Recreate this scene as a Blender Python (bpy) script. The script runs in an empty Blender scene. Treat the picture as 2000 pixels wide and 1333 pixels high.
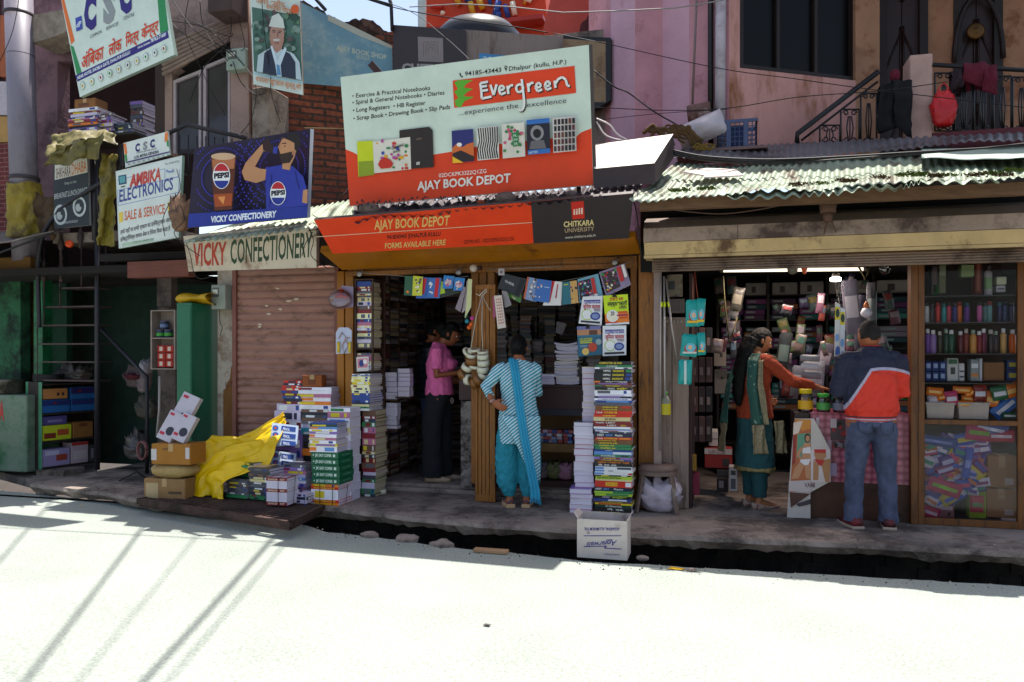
import bpy, bmesh, math, random
from mathutils import Vector, Matrix, noise
R = math.radians
random.seed(7)
scn = bpy.context.scene
COL = scn.collection
# ---------------------------------------------------------------- camera
F = 1500.0; CX = 1000.0; HY = 690.0; CAM = Vector((0, -7.12, 1.56)); YAW = R(15)
cd = bpy.data.cameras.new('camera'); cam = bpy.data.objects.new('camera', cd); COL.objects.link(cam)
cam.location = CAM; cam.rotation_euler = (R(90), 0, YAW)
cd.sensor_width = 36; cd.lens = 36 * F / 2000; cd.shift_y = 23.5 / 2000; cd.clip_end = 600
scn.camera = cam
# ---------------------------------------------------------------- sky and sun
SUN_EL = R(77); SUN_AZ = R(8)      # azimuth measured from +Y towards +X
w = bpy.data.worlds.new('World'); scn.world = w; w.use_nodes = True
nt = w.node_tree; bg = nt.nodes['Background']
sky = nt.nodes.new('ShaderNodeTexSky'); sky.sky_type = 'NISHITA'; sky.sun_disc = False
sky.sun_elevation = SUN_EL; sky.sun_rotation = SUN_AZ; sky.air_density = 1.0; sky.dust_density = 5; sky.ozone_density = .5; sky.altitude = 1200
wt = nt.nodes.new('ShaderNodeMix'); wt.data_type = 'RGBA'; wt.blend_type = 'MULTIPLY'; wt.inputs[0].default_value = 1; wt.inputs[7].default_value = (1.07, 1.0, .9, 1)   # hazy, slightly warm air
nt.links.new(sky.outputs[0], wt.inputs[6]); nt.links.new(wt.outputs[2], bg.inputs[0]); bg.inputs[1].default_value = 0.15
sd = bpy.data.lights.new('sun', 'SUN'); sd.energy = 5; sd.angle = R(0.5); sd.color = (1, .965, .9)
sun = bpy.data.objects.new('sun', sd); COL.objects.link(sun)
sdir = Vector((math.sin(SUN_AZ) * math.cos(SUN_EL), math.cos(SUN_AZ) * math.cos(SUN_EL), math.sin(SUN_EL)))
sun.rotation_euler = sdir.to_track_quat('Z', 'Y').to_euler(); sun.location = (0, 0, 12)
vs = scn.view_settings; scn.display_settings.display_device = 'sRGB'
vs.view_transform = 'Standard'; vs.look = 'None'; vs.exposure = 0.95; vs.gamma = 1; vs.use_curve_mapping = False
scn.cycles.max_bounces = 7; scn.cycles.transparent_max_bounces = 12

# ---------------------------------------------------------------- measuring helpers (photo pixel -> point on a real plane)
RT = Vector((math.cos(YAW), math.sin(YAW), 0)); FW = Vector((-math.sin(YAW), math.cos(YAW), 0)); UP = Vector((0, 0, 1))
def ray(px, py): return RT * ((px - CX) / F) + FW + UP * (-(py - HY) / F)
def P(px, py, Y): d = ray(px, py); return CAM + d * ((Y - CAM.y) / d.y)
def Z(px, py, z): d = ray(px, py); return CAM + d * ((z - CAM.z) / d.z)
def PXY(px, Y): return P(px, HY, Y).x
def ZZ(px, py, Y): return P(px, py, Y).z
def rnd(a, b): return random.uniform(a, b)

# ---------------------------------------------------------------- materials
MC = {}
def lin(h):
    h = h.lstrip('#'); v = [int(h[i:i+2], 16) / 255 for i in (0, 2, 4)]
    return tuple((c / 12.92 if c <= .04045 else ((c + .055) / 1.055) ** 2.4) for c in v)
def mat(name, col, rough=.7, var=.12, scale=6, bump=0, bscale=60, metal=0, emit=0, dirt=None, dscale=2.5, damt=.5, spec=.4, stretch=None):
    if name in MC: return MC[name]
    if isinstance(col, str): col = lin(col)
    m = bpy.data.materials.new(name); m.use_nodes = True; t = m.node_tree; N = t.nodes; L = t.links
    b = N['Principled BSDF']; b.inputs['Roughness'].default_value = rough; b.inputs['Metallic'].default_value = metal
    b.inputs['Specular IOR Level'].default_value = spec
    if emit:
        b.inputs['Emission Color'].default_value = (*col, 1); b.inputs['Emission Strength'].default_value = emit
    tc = N.new('ShaderNodeTexCoord'); co = tc.outputs['Object']
    if stretch:
        mp = N.new('ShaderNodeMapping'); mp.inputs['Scale'].default_value = stretch; L.new(co, mp.inputs[0]); co = mp.outputs[0]
    out = None
    if var or dirt:
        n = N.new('ShaderNodeTexNoise'); n.inputs['Scale'].default_value = scale; n.inputs['Detail'].default_value = 6; n.inputs['Roughness'].default_value = .65
        L.new(co, n.inputs['Vector'])
        r = N.new('ShaderNodeValToRGB'); r.color_ramp.elements[0].position = .3; r.color_ramp.elements[1].position = .72
        r.color_ramp.elements[0].color = tuple(c * (1 - var) for c in col) + (1,); r.color_ramp.elements[1].color = tuple(min(1, c * (1 + var)) for c in col) + (1,)
        L.new(n.outputs[0], r.inputs[0]); out = r.outputs[0]
    if dirt:
        if isinstance(dirt, str): dirt = lin(dirt)
        n2 = N.new('ShaderNodeTexNoise'); n2.inputs['Scale'].default_value = dscale; n2.inputs['Detail'].default_value = 9; n2.inputs['Roughness'].default_value = .72
        L.new(co, n2.inputs['Vector'])
        r2 = N.new('ShaderNodeValToRGB'); p = 1 - damt; r2.color_ramp.elements[0].position = .28 + .4 * p; r2.color_ramp.elements[1].position = .42 + .4 * p
        mx = N.new('ShaderNodeMix'); mx.data_type = 'RGBA'; L.new(n2.outputs[0], r2.inputs[0]); L.new(r2.outputs[0], mx.inputs[0])
        L.new(out, mx.inputs[6]); mx.inputs[7].default_value = (*dirt, 1); out = mx.outputs[2]
    if out: L.new(out, b.inputs['Base Color'])
    else: b.inputs['Base Color'].default_value = (*col, 1)
    if bump:
        n3 = N.new('ShaderNodeTexNoise'); n3.inputs['Scale'].default_value = bscale; n3.inputs['Detail'].default_value = 5; L.new(co, n3.inputs['Vector'])
        bp = N.new('ShaderNodeBump'); bp.inputs['Strength'].default_value = bump; bp.inputs['Distance'].default_value = .02
        L.new(n3.outputs[0], bp.inputs['Height']); L.new(bp.outputs[0], b.inputs['Normal'])
    MC[name] = m; return m
def ink(h, rough=.5, var=.06):
    return mat('ink ' + h, h, rough, .1, 3, .12, 5)
def stripes(name, c1, c2, axis='Z', scale=60, dist=.6, rough=.8, lo=.35, hi=.65, var_scale=3, bump=0):
    """a banded material: page edges, fabric stripes, slats"""
    if name in MC: return MC[name]
    if isinstance(c1, str): c1 = lin(c1)
    if isinstance(c2, str): c2 = lin(c2)
    m = bpy.data.materials.new(name); m.use_nodes = True; t = m.node_tree; N = t.nodes; L = t.links
    b = N['Principled BSDF']; b.inputs['Roughness'].default_value = rough; b.inputs['Specular IOR Level'].default_value = .25
    tc = N.new('ShaderNodeTexCoord'); wv = N.new('ShaderNodeTexWave'); wv.inputs['Scale'].default_value = scale
    wv.inputs['Distortion'].default_value = dist; wv.inputs['Detail'].default_value = 3; wv.inputs['Detail Scale'].default_value = var_scale
    if axis in 'XYZ': wv.bands_direction = axis; L.new(tc.outputs['Object'], wv.inputs[0])
    else:
        wv.bands_direction = 'DIAGONAL'; L.new(tc.outputs['Object'], wv.inputs[0])
    r = N.new('ShaderNodeValToRGB'); r.color_ramp.elements[0].position = lo; r.color_ramp.elements[1].position = hi
    r.color_ramp.elements[0].color = (*c1, 1); r.color_ramp.elements[1].color = (*c2, 1)
    L.new(wv.outputs[0], r.inputs[0]); L.new(r.outputs[0], b.inputs['Base Color'])
    if bump:
        bp = N.new('ShaderNodeBump'); bp.inputs['Strength'].default_value = bump; bp.inputs['Distance'].default_value = .01
        L.new(wv.outputs[0], bp.inputs['Height']); L.new(bp.outputs[0], b.inputs['Normal'])
    MC[name] = m; return m
def glass(name, tint=(.95, .97, .96), fac=.1, rough=.04):
    if name in MC: return MC[name]
    m = bpy.data.materials.new(name); m.use_nodes = True; t = m.node_tree; N = t.nodes; L = t.links
    N.remove(N['Principled BSDF']); tr = N.new('ShaderNodeBsdfTransparent'); tr.inputs[0].default_value = (*tint, 1)
    gl = N.new('ShaderNodeBsdfGlossy'); gl.inputs[1].default_value = rough; mx = N.new('ShaderNodeMixShader')
    fr = N.new('ShaderNodeFresnel'); fr.inputs[0].default_value = 1.5; ad = N.new('ShaderNodeMath'); ad.operation = 'ADD'; ad.inputs[1].default_value = fac
    L.new(fr.outputs[0], ad.inputs[0]); L.new(ad.outputs[0], mx.inputs[0]); L.new(tr.outputs[0], mx.inputs[1]); L.new(gl.outputs[0], mx.inputs[2])
    L.new(mx.outputs[0], N['Material Output'].inputs[0]); MC[name] = m; return m
def brickmat(name, c1, c2, mortar, sx=1, bw=.23, bh=.075, ms=.014, plane='XZ', bump=.6):
    if name in MC: return MC[name]
    m = bpy.data.materials.new(name); m.use_nodes = True; t = m.node_tree; N = t.nodes; L = t.links
    b = N['Principled BSDF']; b.inputs['Roughness'].default_value = .9
    tc = N.new('ShaderNodeTexCoord'); mp = N.new('ShaderNodeMapping')
    if plane == 'XZ': mp.inputs['Rotation'].default_value = (R(90), 0, 0)
    nz = N.new('ShaderNodeTexNoise'); nz.inputs['Scale'].default_value = 6; nz.inputs['Detail'].default_value = 4
    ad = N.new('ShaderNodeMix'); ad.data_type = 'RGBA'; ad.blend_type = 'LINEAR_LIGHT'; ad.inputs[0].default_value = .012
    L.new(tc.outputs['Object'], mp.inputs[0]); L.new(mp.outputs[0], ad.inputs[6]); L.new(mp.outputs[0], nz.inputs['Vector']); L.new(nz.outputs[1], ad.inputs[7])
    br = N.new('ShaderNodeTexBrick'); br.inputs['Scale'].default_value = 1; br.inputs['Brick Width'].default_value = bw; br.inputs['Row Height'].default_value = bh
    br.inputs['Mortar Size'].default_value = ms; br.inputs['Mortar Smooth'].default_value = .3; br.inputs['Bias'].default_value = -.1
    br.inputs['Color1'].default_value = (*lin(c1), 1); br.inputs['Color2'].default_value = (*lin(c2), 1); br.inputs['Mortar'].default_value = (*lin(mortar), 1)
    L.new(ad.outputs[2], br.inputs['Vector'])
    n2 = N.new('ShaderNodeTexNoise'); n2.inputs['Scale'].default_value = 22; n2.inputs['Detail'].default_value = 8; L.new(tc.outputs['Object'], n2.inputs['Vector'])
    r = N.new('ShaderNodeValToRGB'); r.color_ramp.elements[0].position = .3; r.color_ramp.elements[0].color = (.45, .42, .42, 1); r.color_ramp.elements[1].position = .7; r.color_ramp.elements[1].color = (1.25, 1.2, 1.2, 1)
    mu = N.new('ShaderNodeMix'); mu.data_type = 'RGBA'; mu.blend_type = 'MULTIPLY'; mu.inputs[0].default_value = .8
    L.new(n2.outputs[0], r.inputs[0]); L.new(br.outputs[0], mu.inputs[6]); L.new(r.outputs[0], mu.inputs[7]); L.new(mu.outputs[2], b.inputs['Base Color'])
    bp = N.new('ShaderNodeBump'); bp.inputs['Strength'].default_value = bump; bp.inputs['Distance'].default_value = .02; bp.invert = True
    L.new(br.outputs[1], bp.inputs['Height']); L.new(bp.outputs[0], b.inputs['Normal'])
    MC[name] = m; return m

# ---------------------------------------------------------------- object helpers
LOC = {}
def tag(o, label=None, cat=None, group=None, kind=None):
    if label: o['label'] = label
    if cat: o['category'] = cat
    if group: o['group'] = group
    if kind: o['kind'] = kind
    return o
def thing(name, label, cat, loc, group=None):
    o = bpy.data.objects.new(name, None); o.empty_display_size = .1; COL.objects.link(o); o.location = Vector(loc)
    LOC[o] = Vector(loc); return tag(o, label, cat, group)
class MB:
    def __init__(s): s.v = []; s.f = []; s.m = []; s.sm = []
    def add(s, vs, fs, m=0, smooth=False):
        o = len(s.v); s.v += [Vector(v) for v in vs]; s.f += [tuple(i + o for i in f) for f in fs]; s.m += [m] * len(fs); s.sm += [smooth] * len(fs); return s
    def box(s, x0, x1, y0, y1, z0, z1, m=0):
        x0, x1 = sorted((x0, x1)); y0, y1 = sorted((y0, y1)); z0, z1 = sorted((z0, z1))
        return s.hexa([(x0, y0, z0), (x1, y0, z0), (x1, y1, z0), (x0, y1, z0), (x0, y0, z1), (x1, y0, z1), (x1, y1, z1), (x0, y1, z1)], m)
    def hexa(s, p, m=0): return s.add(p, [(3, 2, 1, 0), (4, 5, 6, 7), (0, 1, 5, 4), (1, 2, 6, 5), (2, 3, 7, 6), (3, 0, 4, 7)], m)
    def obox(s, c, u, v, w_, m=0):
        c, u, v, w_ = Vector(c), Vector(u) / 2, Vector(v) / 2, Vector(w_) / 2
        return s.hexa([c - u - v - w_, c + u - v - w_, c + u + v - w_, c - u + v - w_, c - u - v + w_, c + u - v + w_, c + u + v + w_, c - u + v + w_], m)
    def rbox(s, cx, cy, z0, w_, d, h, rot=0, m=0):
        c, q = math.cos(rot), math.sin(rot); return s.obox((cx, cy, z0 + h / 2), (w_ * c, w_ * q, 0), (-d * q, d * c, 0), (0, 0, h), m)
    def poly(s, pts, m=0): return s.add(pts, [tuple(range(len(pts)))], m)
    def prism(s, pts, off, m=0):
        n = len(pts); off = Vector(off); a = [Vector(p) for p in pts]
        return s.add(a + [p + off for p in a], [tuple(range(n)), tuple(range(2 * n - 1, n - 1, -1))] + [(i, i + n, (i + 1) % n + n, (i + 1) % n) for i in range(n)], m)
    def loft(s, rings, m=0, cap=True, smooth=True, closed=True):
        n = len(rings[0]); vs = [p for r in rings for p in r]; fs = []
        for k in range(len(rings) - 1):
            for i in range(n if closed else n - 1):
                j = (i + 1) % n; fs.append((k * n + i, k * n + j, (k + 1) * n + j, (k + 1) * n + i))
        if cap: fs.append(tuple(range(n - 1, -1, -1))); fs.append(tuple((len(rings) - 1) * n + i for i in range(n)))
        return s.add(vs, fs, m, smooth)
    def tube(s, pts, r, n=8, m=0, ry=None, side=None, cap=True):
        pts = [Vector(p) for p in pts]; rings = []
        rr = r if isinstance(r, (list, tuple)) else [r] * len(pts)
        prev = None
        for i, p in enumerate(pts):
            d = (pts[min(i + 1, len(pts) - 1)] - pts[max(i - 1, 0)])
            d = d.normalized() if d.length > 1e-9 else Vector((0, 0, 1))
            if side is not None: a = Vector(side)
            elif prev is not None: a = prev
            else: a = Vector((1, 0, 0)) if abs(d.x) < .8 else Vector((0, 1, 0))
            a = (a - d * a.dot(d))
            a = a.normalized() if a.length > 1e-6 else d.orthogonal().normalized()
            b = d.cross(a); prev = a
            e = rr[i]; ea, eb = (e if isinstance(e, (tuple, list)) else (e, e))
            rings.append([p + a * (ea * math.cos(2 * math.pi * k / n)) + b * (eb * math.sin(2 * math.pi * k / n)) for k in range(n)])
        return s.loft(rings, m, cap)
    def lathe(s, c, prof, n=16, m=0, axis=None, cap=True):
        c = Vector(c); q = Vector(axis).normalized().to_track_quat('Z', 'Y') if axis is not None else None; rings = []
        for r, z in prof:
            ring = [Vector((r * math.cos(2 * math.pi * k / n), r * math.sin(2 * math.pi * k / n), z)) for k in range(n)]
            rings.append([c + (q @ p if q else p) for p in ring])
        return s.loft(rings, m, cap)
    def ball(s, c, rx, ry=None, rz=None, n=12, m=0):
        ry = ry or rx; rz = rz or rx; k = max(4, n // 2)
        return s.loft([[Vector(c) + Vector((rx * math.sin(t) * math.cos(2 * math.pi * i / n), ry * math.sin(t) * math.sin(2 * math.pi * i / n), -rz * math.cos(t))) for i in range(n)]
                       for t in [math.pi * (.02 + .96 * j / k) for j in range(k + 1)]], m)
    def grid(s, f, nu, nv, m=0, smooth=True):
        return s.add([f(i / nu, j / nv) for j in range(nv + 1) for i in range(nu + 1)],
                     [(j * (nu + 1) + i, j * (nu + 1) + i + 1, (j + 1) * (nu + 1) + i + 1, (j + 1) * (nu + 1) + i) for j in range(nv) for i in range(nu)], m, smooth)
    def build(s, name, mats, parent=None, bevel=0, solid=0, label=None, cat=None, group=None, kind=None, origin=None, seg=1):
        if not isinstance(mats, (list, tuple)): mats = [mats]
        if parent is not None: base = LOC[parent]
        elif origin is not None: base = Vector(origin)
        else:
            xs = [v.x for v in s.v]; ys = [v.y for v in s.v]; base = Vector(((min(xs) + max(xs)) / 2, (min(ys) + max(ys)) / 2, min(v.z for v in s.v)))
        me = bpy.data.meshes.new(name); me.from_pydata([v - base for v in s.v], [], s.f)
        for q in mats: me.materials.append(q)
        me.polygons.foreach_set('material_index', s.m); me.polygons.foreach_set('use_smooth', s.sm); me.update()
        o = bpy.data.objects.new(name, me); COL.objects.link(o)
        if parent is not None: o.parent = parent
        else: o.location = base
        LOC[o] = base
        if solid: md = o.modifiers.new('s', 'SOLIDIFY'); md.thickness = solid; md.offset = 0
        if bevel: md = o.modifiers.new('b', 'BEVEL'); md.width = bevel; md.segments = seg; md.limit_method = 'ANGLE'; md.angle_limit = R(40)
        return tag(o, label, cat, group, kind)
def pbox(mb, px0, px1, pyt, pyb, Y, d, m=0, at=None):
    """box whose front face (plane Y) spans these photo columns and rows; d = depth backwards"""
    a = (px0 + px1) / 2 if at is None else at
    return mb.box(PXY(px0, Y), PXY(px1, Y), Y, Y + d, ZZ(a, pyb, Y), ZZ(a, pyt, Y), m)

# ---------------------------------------------------------------- lettering and flat print on real planes
TC = {}
def devanagari(s):
    """the short i is drawn before its consonant cluster"""
    o = []
    for ch in s:
        if ch == '\u093f' and o:
            j = len(o) - 1
            while j >= 2 and o[j - 1] == '\u094d': j -= 2
            o.insert(j, ch)
        else: o.append(ch)
    return ''.join(o)
def glyphs(body, bold=0., shear=0., serif=False):
    k = (body, bold, shear); body = devanagari(body)
    if k in TC: return TC[k]
    c = bpy.data.curves.new('t', 'FONT'); c.body = body; c.size = 1; c.offset = bold; c.shear = shear; c.resolution_u = 2; c.fill_mode = 'FRONT'
    o = bpy.data.objects.new('t', c); me = o.to_mesh()
    vs = [(v.co.x, v.co.y) for v in me.vertices]; fs = [tuple(p.vertices) for p in me.polygons]
    o.to_mesh_clear(); bpy.data.objects.remove(o); bpy.data.curves.remove(c)
    xs = [v[0] for v in vs] or [0, 1]; TC[k] = (vs, fs, min(xs), max(xs)); return TC[k]
CAPH = .729
class Panel:
    """a flat board standing in the street; its print is placed by measuring on its plane"""
    def __init__(s, o, u, v):
        s.o = Vector(o); s.n = (Vector(u) - s.o).cross(Vector(v) - s.o).normalized()
        if s.n.dot(CAM - s.o) < 0: s.n = -s.n
        s.w = .0015; s.mb = MB(); s.mats = []; s.tx = MB(); s.tm = []
    def at(s, px, py, w=0.):
        d = ray(px, py); o = s.o + s.n * w; t = (o - CAM).dot(s.n) / d.dot(s.n); return CAM + d * t
    def mi(s, m, L):
        if isinstance(m, str): m = ink(m)
        if m not in L: L.append(m)
        return L.index(m)
    def poly(s, pts, m, w=None):
        if w is None: s.w += .0004; w = s.w
        s.mb.poly([s.at(x, y, w) for x, y in pts], s.mi(m, s.mats)); return s
    def rect(s, x0, y0, x1, y1, m, sl=0., sr=None):
        """sl: slope of the horizontal edges"""
        dy = (x1 - x0) * sl; return s.poly([(x0, y1), (x1, y1 + dy), (x1, y0 + dy), (x0, y0)], m)
    def disc(s, cx, cy, rx, ry, m, n=20, a0=0, a1=360, tilt=0.):
        pts = [(cx + rx * math.cos(R(a0 + (a1 - a0) * i / n)), cy - ry * math.sin(R(a0 + (a1 - a0) * i / n)) + tilt * rx * math.cos(R(a0 + (a1 - a0) * i / n))) for i in range(n + (a1 - a0 != 360))]
        return s.poly(pts, m)
    def text(s, body, p0, p1, h, m, bold=.0, shear=0., lean=0.):
        vs, fs, x0, x1 = glyphs(body, bold, shear)
        if not fs: return s
        s.w += .0004; A = s.at(*p0, s.w); B = s.at(*p1, s.w); C = s.at(p0[0] + lean, p0[1] - h, s.w); du = (B - A) / (x1 - x0); dv = (C - A) / CAPH
        s.tx.add([A + du * (x - x0) + dv * y for x, y in vs], fs, s.mi(m, s.tm)); return s
    def line(s, pts, r, m):
        s.w += .0003
        for a, b in zip(pts, pts[1:]):
            dx, dy = b[0] - a[0], b[1] - a[1]; L = math.hypot(dx, dy) or 1; nx, ny = -dy / L * r, dx / L * r
            s.mb.poly([s.at(a[0] + nx, a[1] + ny, s.w), s.at(b[0] + nx, b[1] + ny, s.w), s.at(b[0] - nx, b[1] - ny, s.w), s.at(a[0] - nx, a[1] - ny, s.w)], s.mi(m, s.mats))
        return s
    def slab(s, corners, th, mb=None, m=0, w=0.):
        mb = mb or MB(); mb.prism([s.at(x, y, w) for x, y in corners], -s.n * th, m); return mb
    def finish(s, parent, print_name='print', text_name='lettering'):
        if s.mb.f: s.mb.build(print_name, s.mats, parent)
        if s.tx.f: s.tx.build(text_name, s.tm, parent)
def wallpanel(Y): return Panel((0, Y, 0), (1, Y, 0), (0, Y, 1))
NUM = 'first second third fourth fifth sixth seventh eighth ninth tenth eleventh twelfth thirteenth fourteenth fifteenth sixteenth seventeenth eighteenth nineteenth twentieth'.split()
TENS = {20: 'twenty', 30: 'thirty', 40: 'forty', 50: 'fifty', 60: 'sixty', 70: 'seventy'}
def ordn(i):
    i += 1
    if i <= 20: return NUM[i - 1]
    t, u = i // 10 * 10, i % 10
    return (TENS[t][:-1] + 'ieth') if u == 0 else TENS[t] + '-' + NUM[u - 1]
def wire(name, pts, r, m, label, cat='cable', group=None, n=6, parent=None):
    return MB().tube(pts, r, n).build(name, m, parent, label=label, cat=cat, group=group)
def sag(a, b, s, n=12):
    a, b = Vector(a), Vector(b); return [a.lerp(b, i / n) - Vector((0, 0, s * 4 * (i / n) * (1 - i / n))) for i in range(n + 1)]
def smooth_pts(pts, k=6):
    pts = [Vector(p) for p in pts]; out = []
    for i in range(len(pts) - 1):
        p0 = pts[max(i - 1, 0)]; p1 = pts[i]; p2 = pts[i + 1]; p3 = pts[min(i + 2, len(pts) - 1)]
        for j in range(k):
            t = j / k; out.append(.5 * ((2 * p1) + (p2 - p0) * t + (2 * p0 - 5 * p1 + 4 * p2 - p3) * t * t + (-p0 + 3 * p1 - 3 * p2 + p3) * t ** 3))
    return out + [pts[-1]]
# ================================================================ SETTING
def roadmat():
    m = bpy.data.materials.new('worn pale asphalt'); m.use_nodes = True; t = m.node_tree; N = t.nodes; L = t.links
    b = N['Principled BSDF']; b.inputs['Roughness'].default_value = .85
    tc = N.new('ShaderNodeTexCoord'); n = N.new('ShaderNodeTexNoise'); n.inputs['Scale'].default_value = 1.3; n.inputs['Detail'].default_value = 8
    v = N.new('ShaderNodeTexVoronoi'); v.inputs['Scale'].default_value = 95; n2 = N.new('ShaderNodeTexNoise'); n2.inputs['Scale'].default_value = 60; n2.inputs['Detail'].default_value = 6
    for q in (n, v, n2): L.new(tc.outputs['Object'], q.inputs['Vector'])
    r = N.new('ShaderNodeValToRGB'); r.color_ramp.elements[0].position = .32; r.color_ramp.elements[1].position = .7
    r.color_ramp.elements[0].color = (.252, .278, .244, 1); r.color_ramp.elements[1].color = (.3, .328, .29, 1); L.new(n.outputs[0], r.inputs[0])
    r2 = N.new('ShaderNodeValToRGB'); r2.color_ramp.elements[0].position = .3; r2.color_ramp.elements[1].position = .62
    r2.color_ramp.elements[0].color = (.7, .7, .69, 1); r2.color_ramp.elements[1].color = (1.08, 1.08, 1.08, 1); L.new(n2.outputs[0], r2.inputs[0])
    mu = N.new('ShaderNodeMix'); mu.data_type = 'RGBA'; mu.blend_type = 'MULTIPLY'; mu.inputs[0].default_value = 1
    L.new(r.outputs[0], mu.inputs[6]); L.new(r2.outputs[0], mu.inputs[7]); L.new(mu.outputs[2], b.inputs['Base Color'])
    bp = N.new('ShaderNodeBump'); bp.inputs['Strength'].default_value = .22; bp.inputs['Distance'].default_value = .006
    L.new(v.outputs[0], bp.inputs['Height']); L.new(bp.outputs[0], b.inputs['Normal']); return m
ROAD = roadmat()
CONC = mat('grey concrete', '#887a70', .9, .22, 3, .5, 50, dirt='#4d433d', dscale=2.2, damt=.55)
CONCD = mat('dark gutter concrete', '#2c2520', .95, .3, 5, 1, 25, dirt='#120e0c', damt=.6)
WOODM = mat('varnished brown wood', '#8a5418', .5, .3, 9, .25, 40, dirt='#3d2210', dscale=5, damt=.35, stretch=(6, 6, .7))
SL = .12                                                           # top of the shop slab
# photo polylines of the road edge and slab edge, measured on their own levels
road_edge = [Z(x, y, 0) for x, y in [(-900, 905), (-300, 930), (0, 958), (130, 972), (300, 990), (600, 1026), (640, 1040), (700, 1046), (820, 1062), (900, 1072), (1000, 1080), (1140, 1096), (1240, 1102), (1400, 1112), (1600, 1122), (1800, 1133), (2000, 1146), (2400, 1170), (3200, 1215)]]
def jitter_line(pts, n, amp, seed):
    out = []
    for i in range(len(pts) - 1):
        for j in range(n):
            p = pts[i].lerp(pts[i + 1], j / n); q = noise.noise(Vector((p.x * 3.1, p.y * 3, seed))) + .6 * noise.noise(Vector((p.x * 11, 5, seed)))
            out.append(p + Vector((0, q * amp, 0)))
    return out + [pts[-1]]
re_ = jitter_line(road_edge, 10, .035, 1.)
mb = MB(); n = len(re_)
vs = [p for p in re_] + [Vector((p.x, p.y - .5, 0)) for p in re_] + [Vector((p.x * 1.05, -13, -.02)) for p in re_] + [Vector((p.x, p.y + .05, -.09)) for p in re_] + [Vector((p.x, p.y + .1, -.5)) for p in re_]
for a, b in ((0, 1), (1, 2), (3, 0), (4, 3)):
    mb.add([], [])
fs = [(b * n + i, b * n + i + 1, a * n + i + 1, a * n + i) for a, b in ((0, 1), (1, 2), (3, 0), (4, 3)) for i in range(n - 1)]
mb.add(vs, fs, 0, False)
mb.build('road', ROAD, kind='structure', label='pale sunlit asphalt road running in front of the shops', origin=(0, 0, 0))
g = MB(); g.box(-60, 60, -40, 40, -.62, -.56)
g.build('ground', mat('dark earth', '#3a322c', .95, .3), kind='structure', label='dark ground under the gutter and the buildings', origin=(0, 0, 0))
# slab
slab_px = [(60, 945), (200, 962), (290, 978), (420, 990), (560, 1000), (636, 990), (700, 998), (820, 1012), (960, 1024), (1120, 1034), (1250, 1042), (1400, 1050), (1600, 1059), (1800, 1068), (2000, 1080), (2500, 1110)]
sl = jitter_line([Z(x, y, SL) for x, y in slab_px], 10, .02, 4.)
mb = MB(); n = len(sl)
mb.add([Vector((p.x, 3.2, SL)) for p in sl] + sl + [p + Vector((0, -.012 + .03 * noise.noise(Vector((p.x * 6, 0, 3))), -.035)) for p in sl] +
       [Vector((p.x, p.y + .05 + .05 * noise.noise(Vector((p.x * 9, 0, 8))), SL - .10 - .02 * noise.noise(Vector((p.x * 12, 0, 5))) - .035 * noise.noise(Vector((p.x * 2.2, 0, 2))))) for p in sl] + [Vector((p.x, p.y + .3, SL - .12)) for p in sl],
       [(k * n + i, (k + 1) * n + i, (k + 1) * n + i + 1, k * n + i + 1) for k in range(4) for i in range(n - 1)])
mb.build('pavement', CONC, kind='structure', label='worn grey concrete slab in front of the shops above the open drain', origin=(0, 0, 0))
# wall under the slab at the back of the drain
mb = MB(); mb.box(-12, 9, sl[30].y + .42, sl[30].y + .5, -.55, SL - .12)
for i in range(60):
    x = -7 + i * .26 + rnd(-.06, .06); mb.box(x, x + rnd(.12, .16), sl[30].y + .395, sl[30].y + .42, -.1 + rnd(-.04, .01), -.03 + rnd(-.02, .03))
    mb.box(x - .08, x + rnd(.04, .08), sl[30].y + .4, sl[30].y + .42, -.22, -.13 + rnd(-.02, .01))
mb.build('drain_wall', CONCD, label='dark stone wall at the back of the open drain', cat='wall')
# rubble lying along the drain
for i, (px, py, r) in enumerate([(720, 1050, .09), (790, 1058, .11), (860, 1068, .1), (520, 1000, .07), (90, 965, .13), (1350, 1118, .04), (1255, 1094, .05)]):
    p = Z(px, py, 0); m_ = MB(); m_.ball((0, 0, 0), r, r * .7, r * .42, 10)
    m_.v = [p + v * (1 + .35 * noise.noise(v * 14 + Vector((i, 0, 0)))) + Vector((0, .03, r * .1)) for v in m_.v]
    m_.sm = [False] * len(m_.f)
    m_.build('stone', CONC, label=['flat stone at the gutter edge left of the doorway', 'broken concrete lump below the doorway step', 'long broken slab piece below the door leaf', 'small stone beside the metal grating corner', 'large stone under the green shelf corner', 'small pebble on the kerb right of the white box', 'crumpled grey scrap beside the white foil box'][i], cat='stone')
tl = MB(); a, b = Z(925, 1076, .012), Z(994, 1078, .012); tl.box(a.x, b.x, a.y - .02, a.y + .05, .003, .03)
tl.build('brick', mat('tan brick', '#a07c5c', .9, .2), bevel=.004, label='flat tan brick on the road edge by the drain', cat='brick')
lf = MB()
for i, (px, py) in enumerate([(1320, 1111)]):
    p = Z(px, py, .006); lf.poly([p + Vector((-.06, -.02, 0)), p + Vector((.04, -.03, .004)), p + Vector((.07, .01, .001)), p + Vector((-.03, .03, .006))])
lf.build('litter_scrap', ink('#d8a818'), solid=.001, label='yellow wrapper scrap lying on the road edge', cat='litter')
for i, (px, py, c, lb) in enumerate([(1952 / 2, 1220, '#55504c', 'small dark scrap in the middle of the road'), (950, 1221, '#3b3734', 'dark chip lying alone on the pale road'), (158, 989, '#c9b56a', 'yellowish leaf scrap on the road at left')]):
    if i == 0: continue
    p = Z(px, py, .005); q = MB(); q.poly([p + Vector((-.02, -.01, 0)), p + Vector((.02, -.014, .003)), p + Vector((.025, .01, 0)), p + Vector((-.01, .014, .003))])
    q.build('litter_scrap', ink(c), solid=.002, label=lb, cat='litter')
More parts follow.
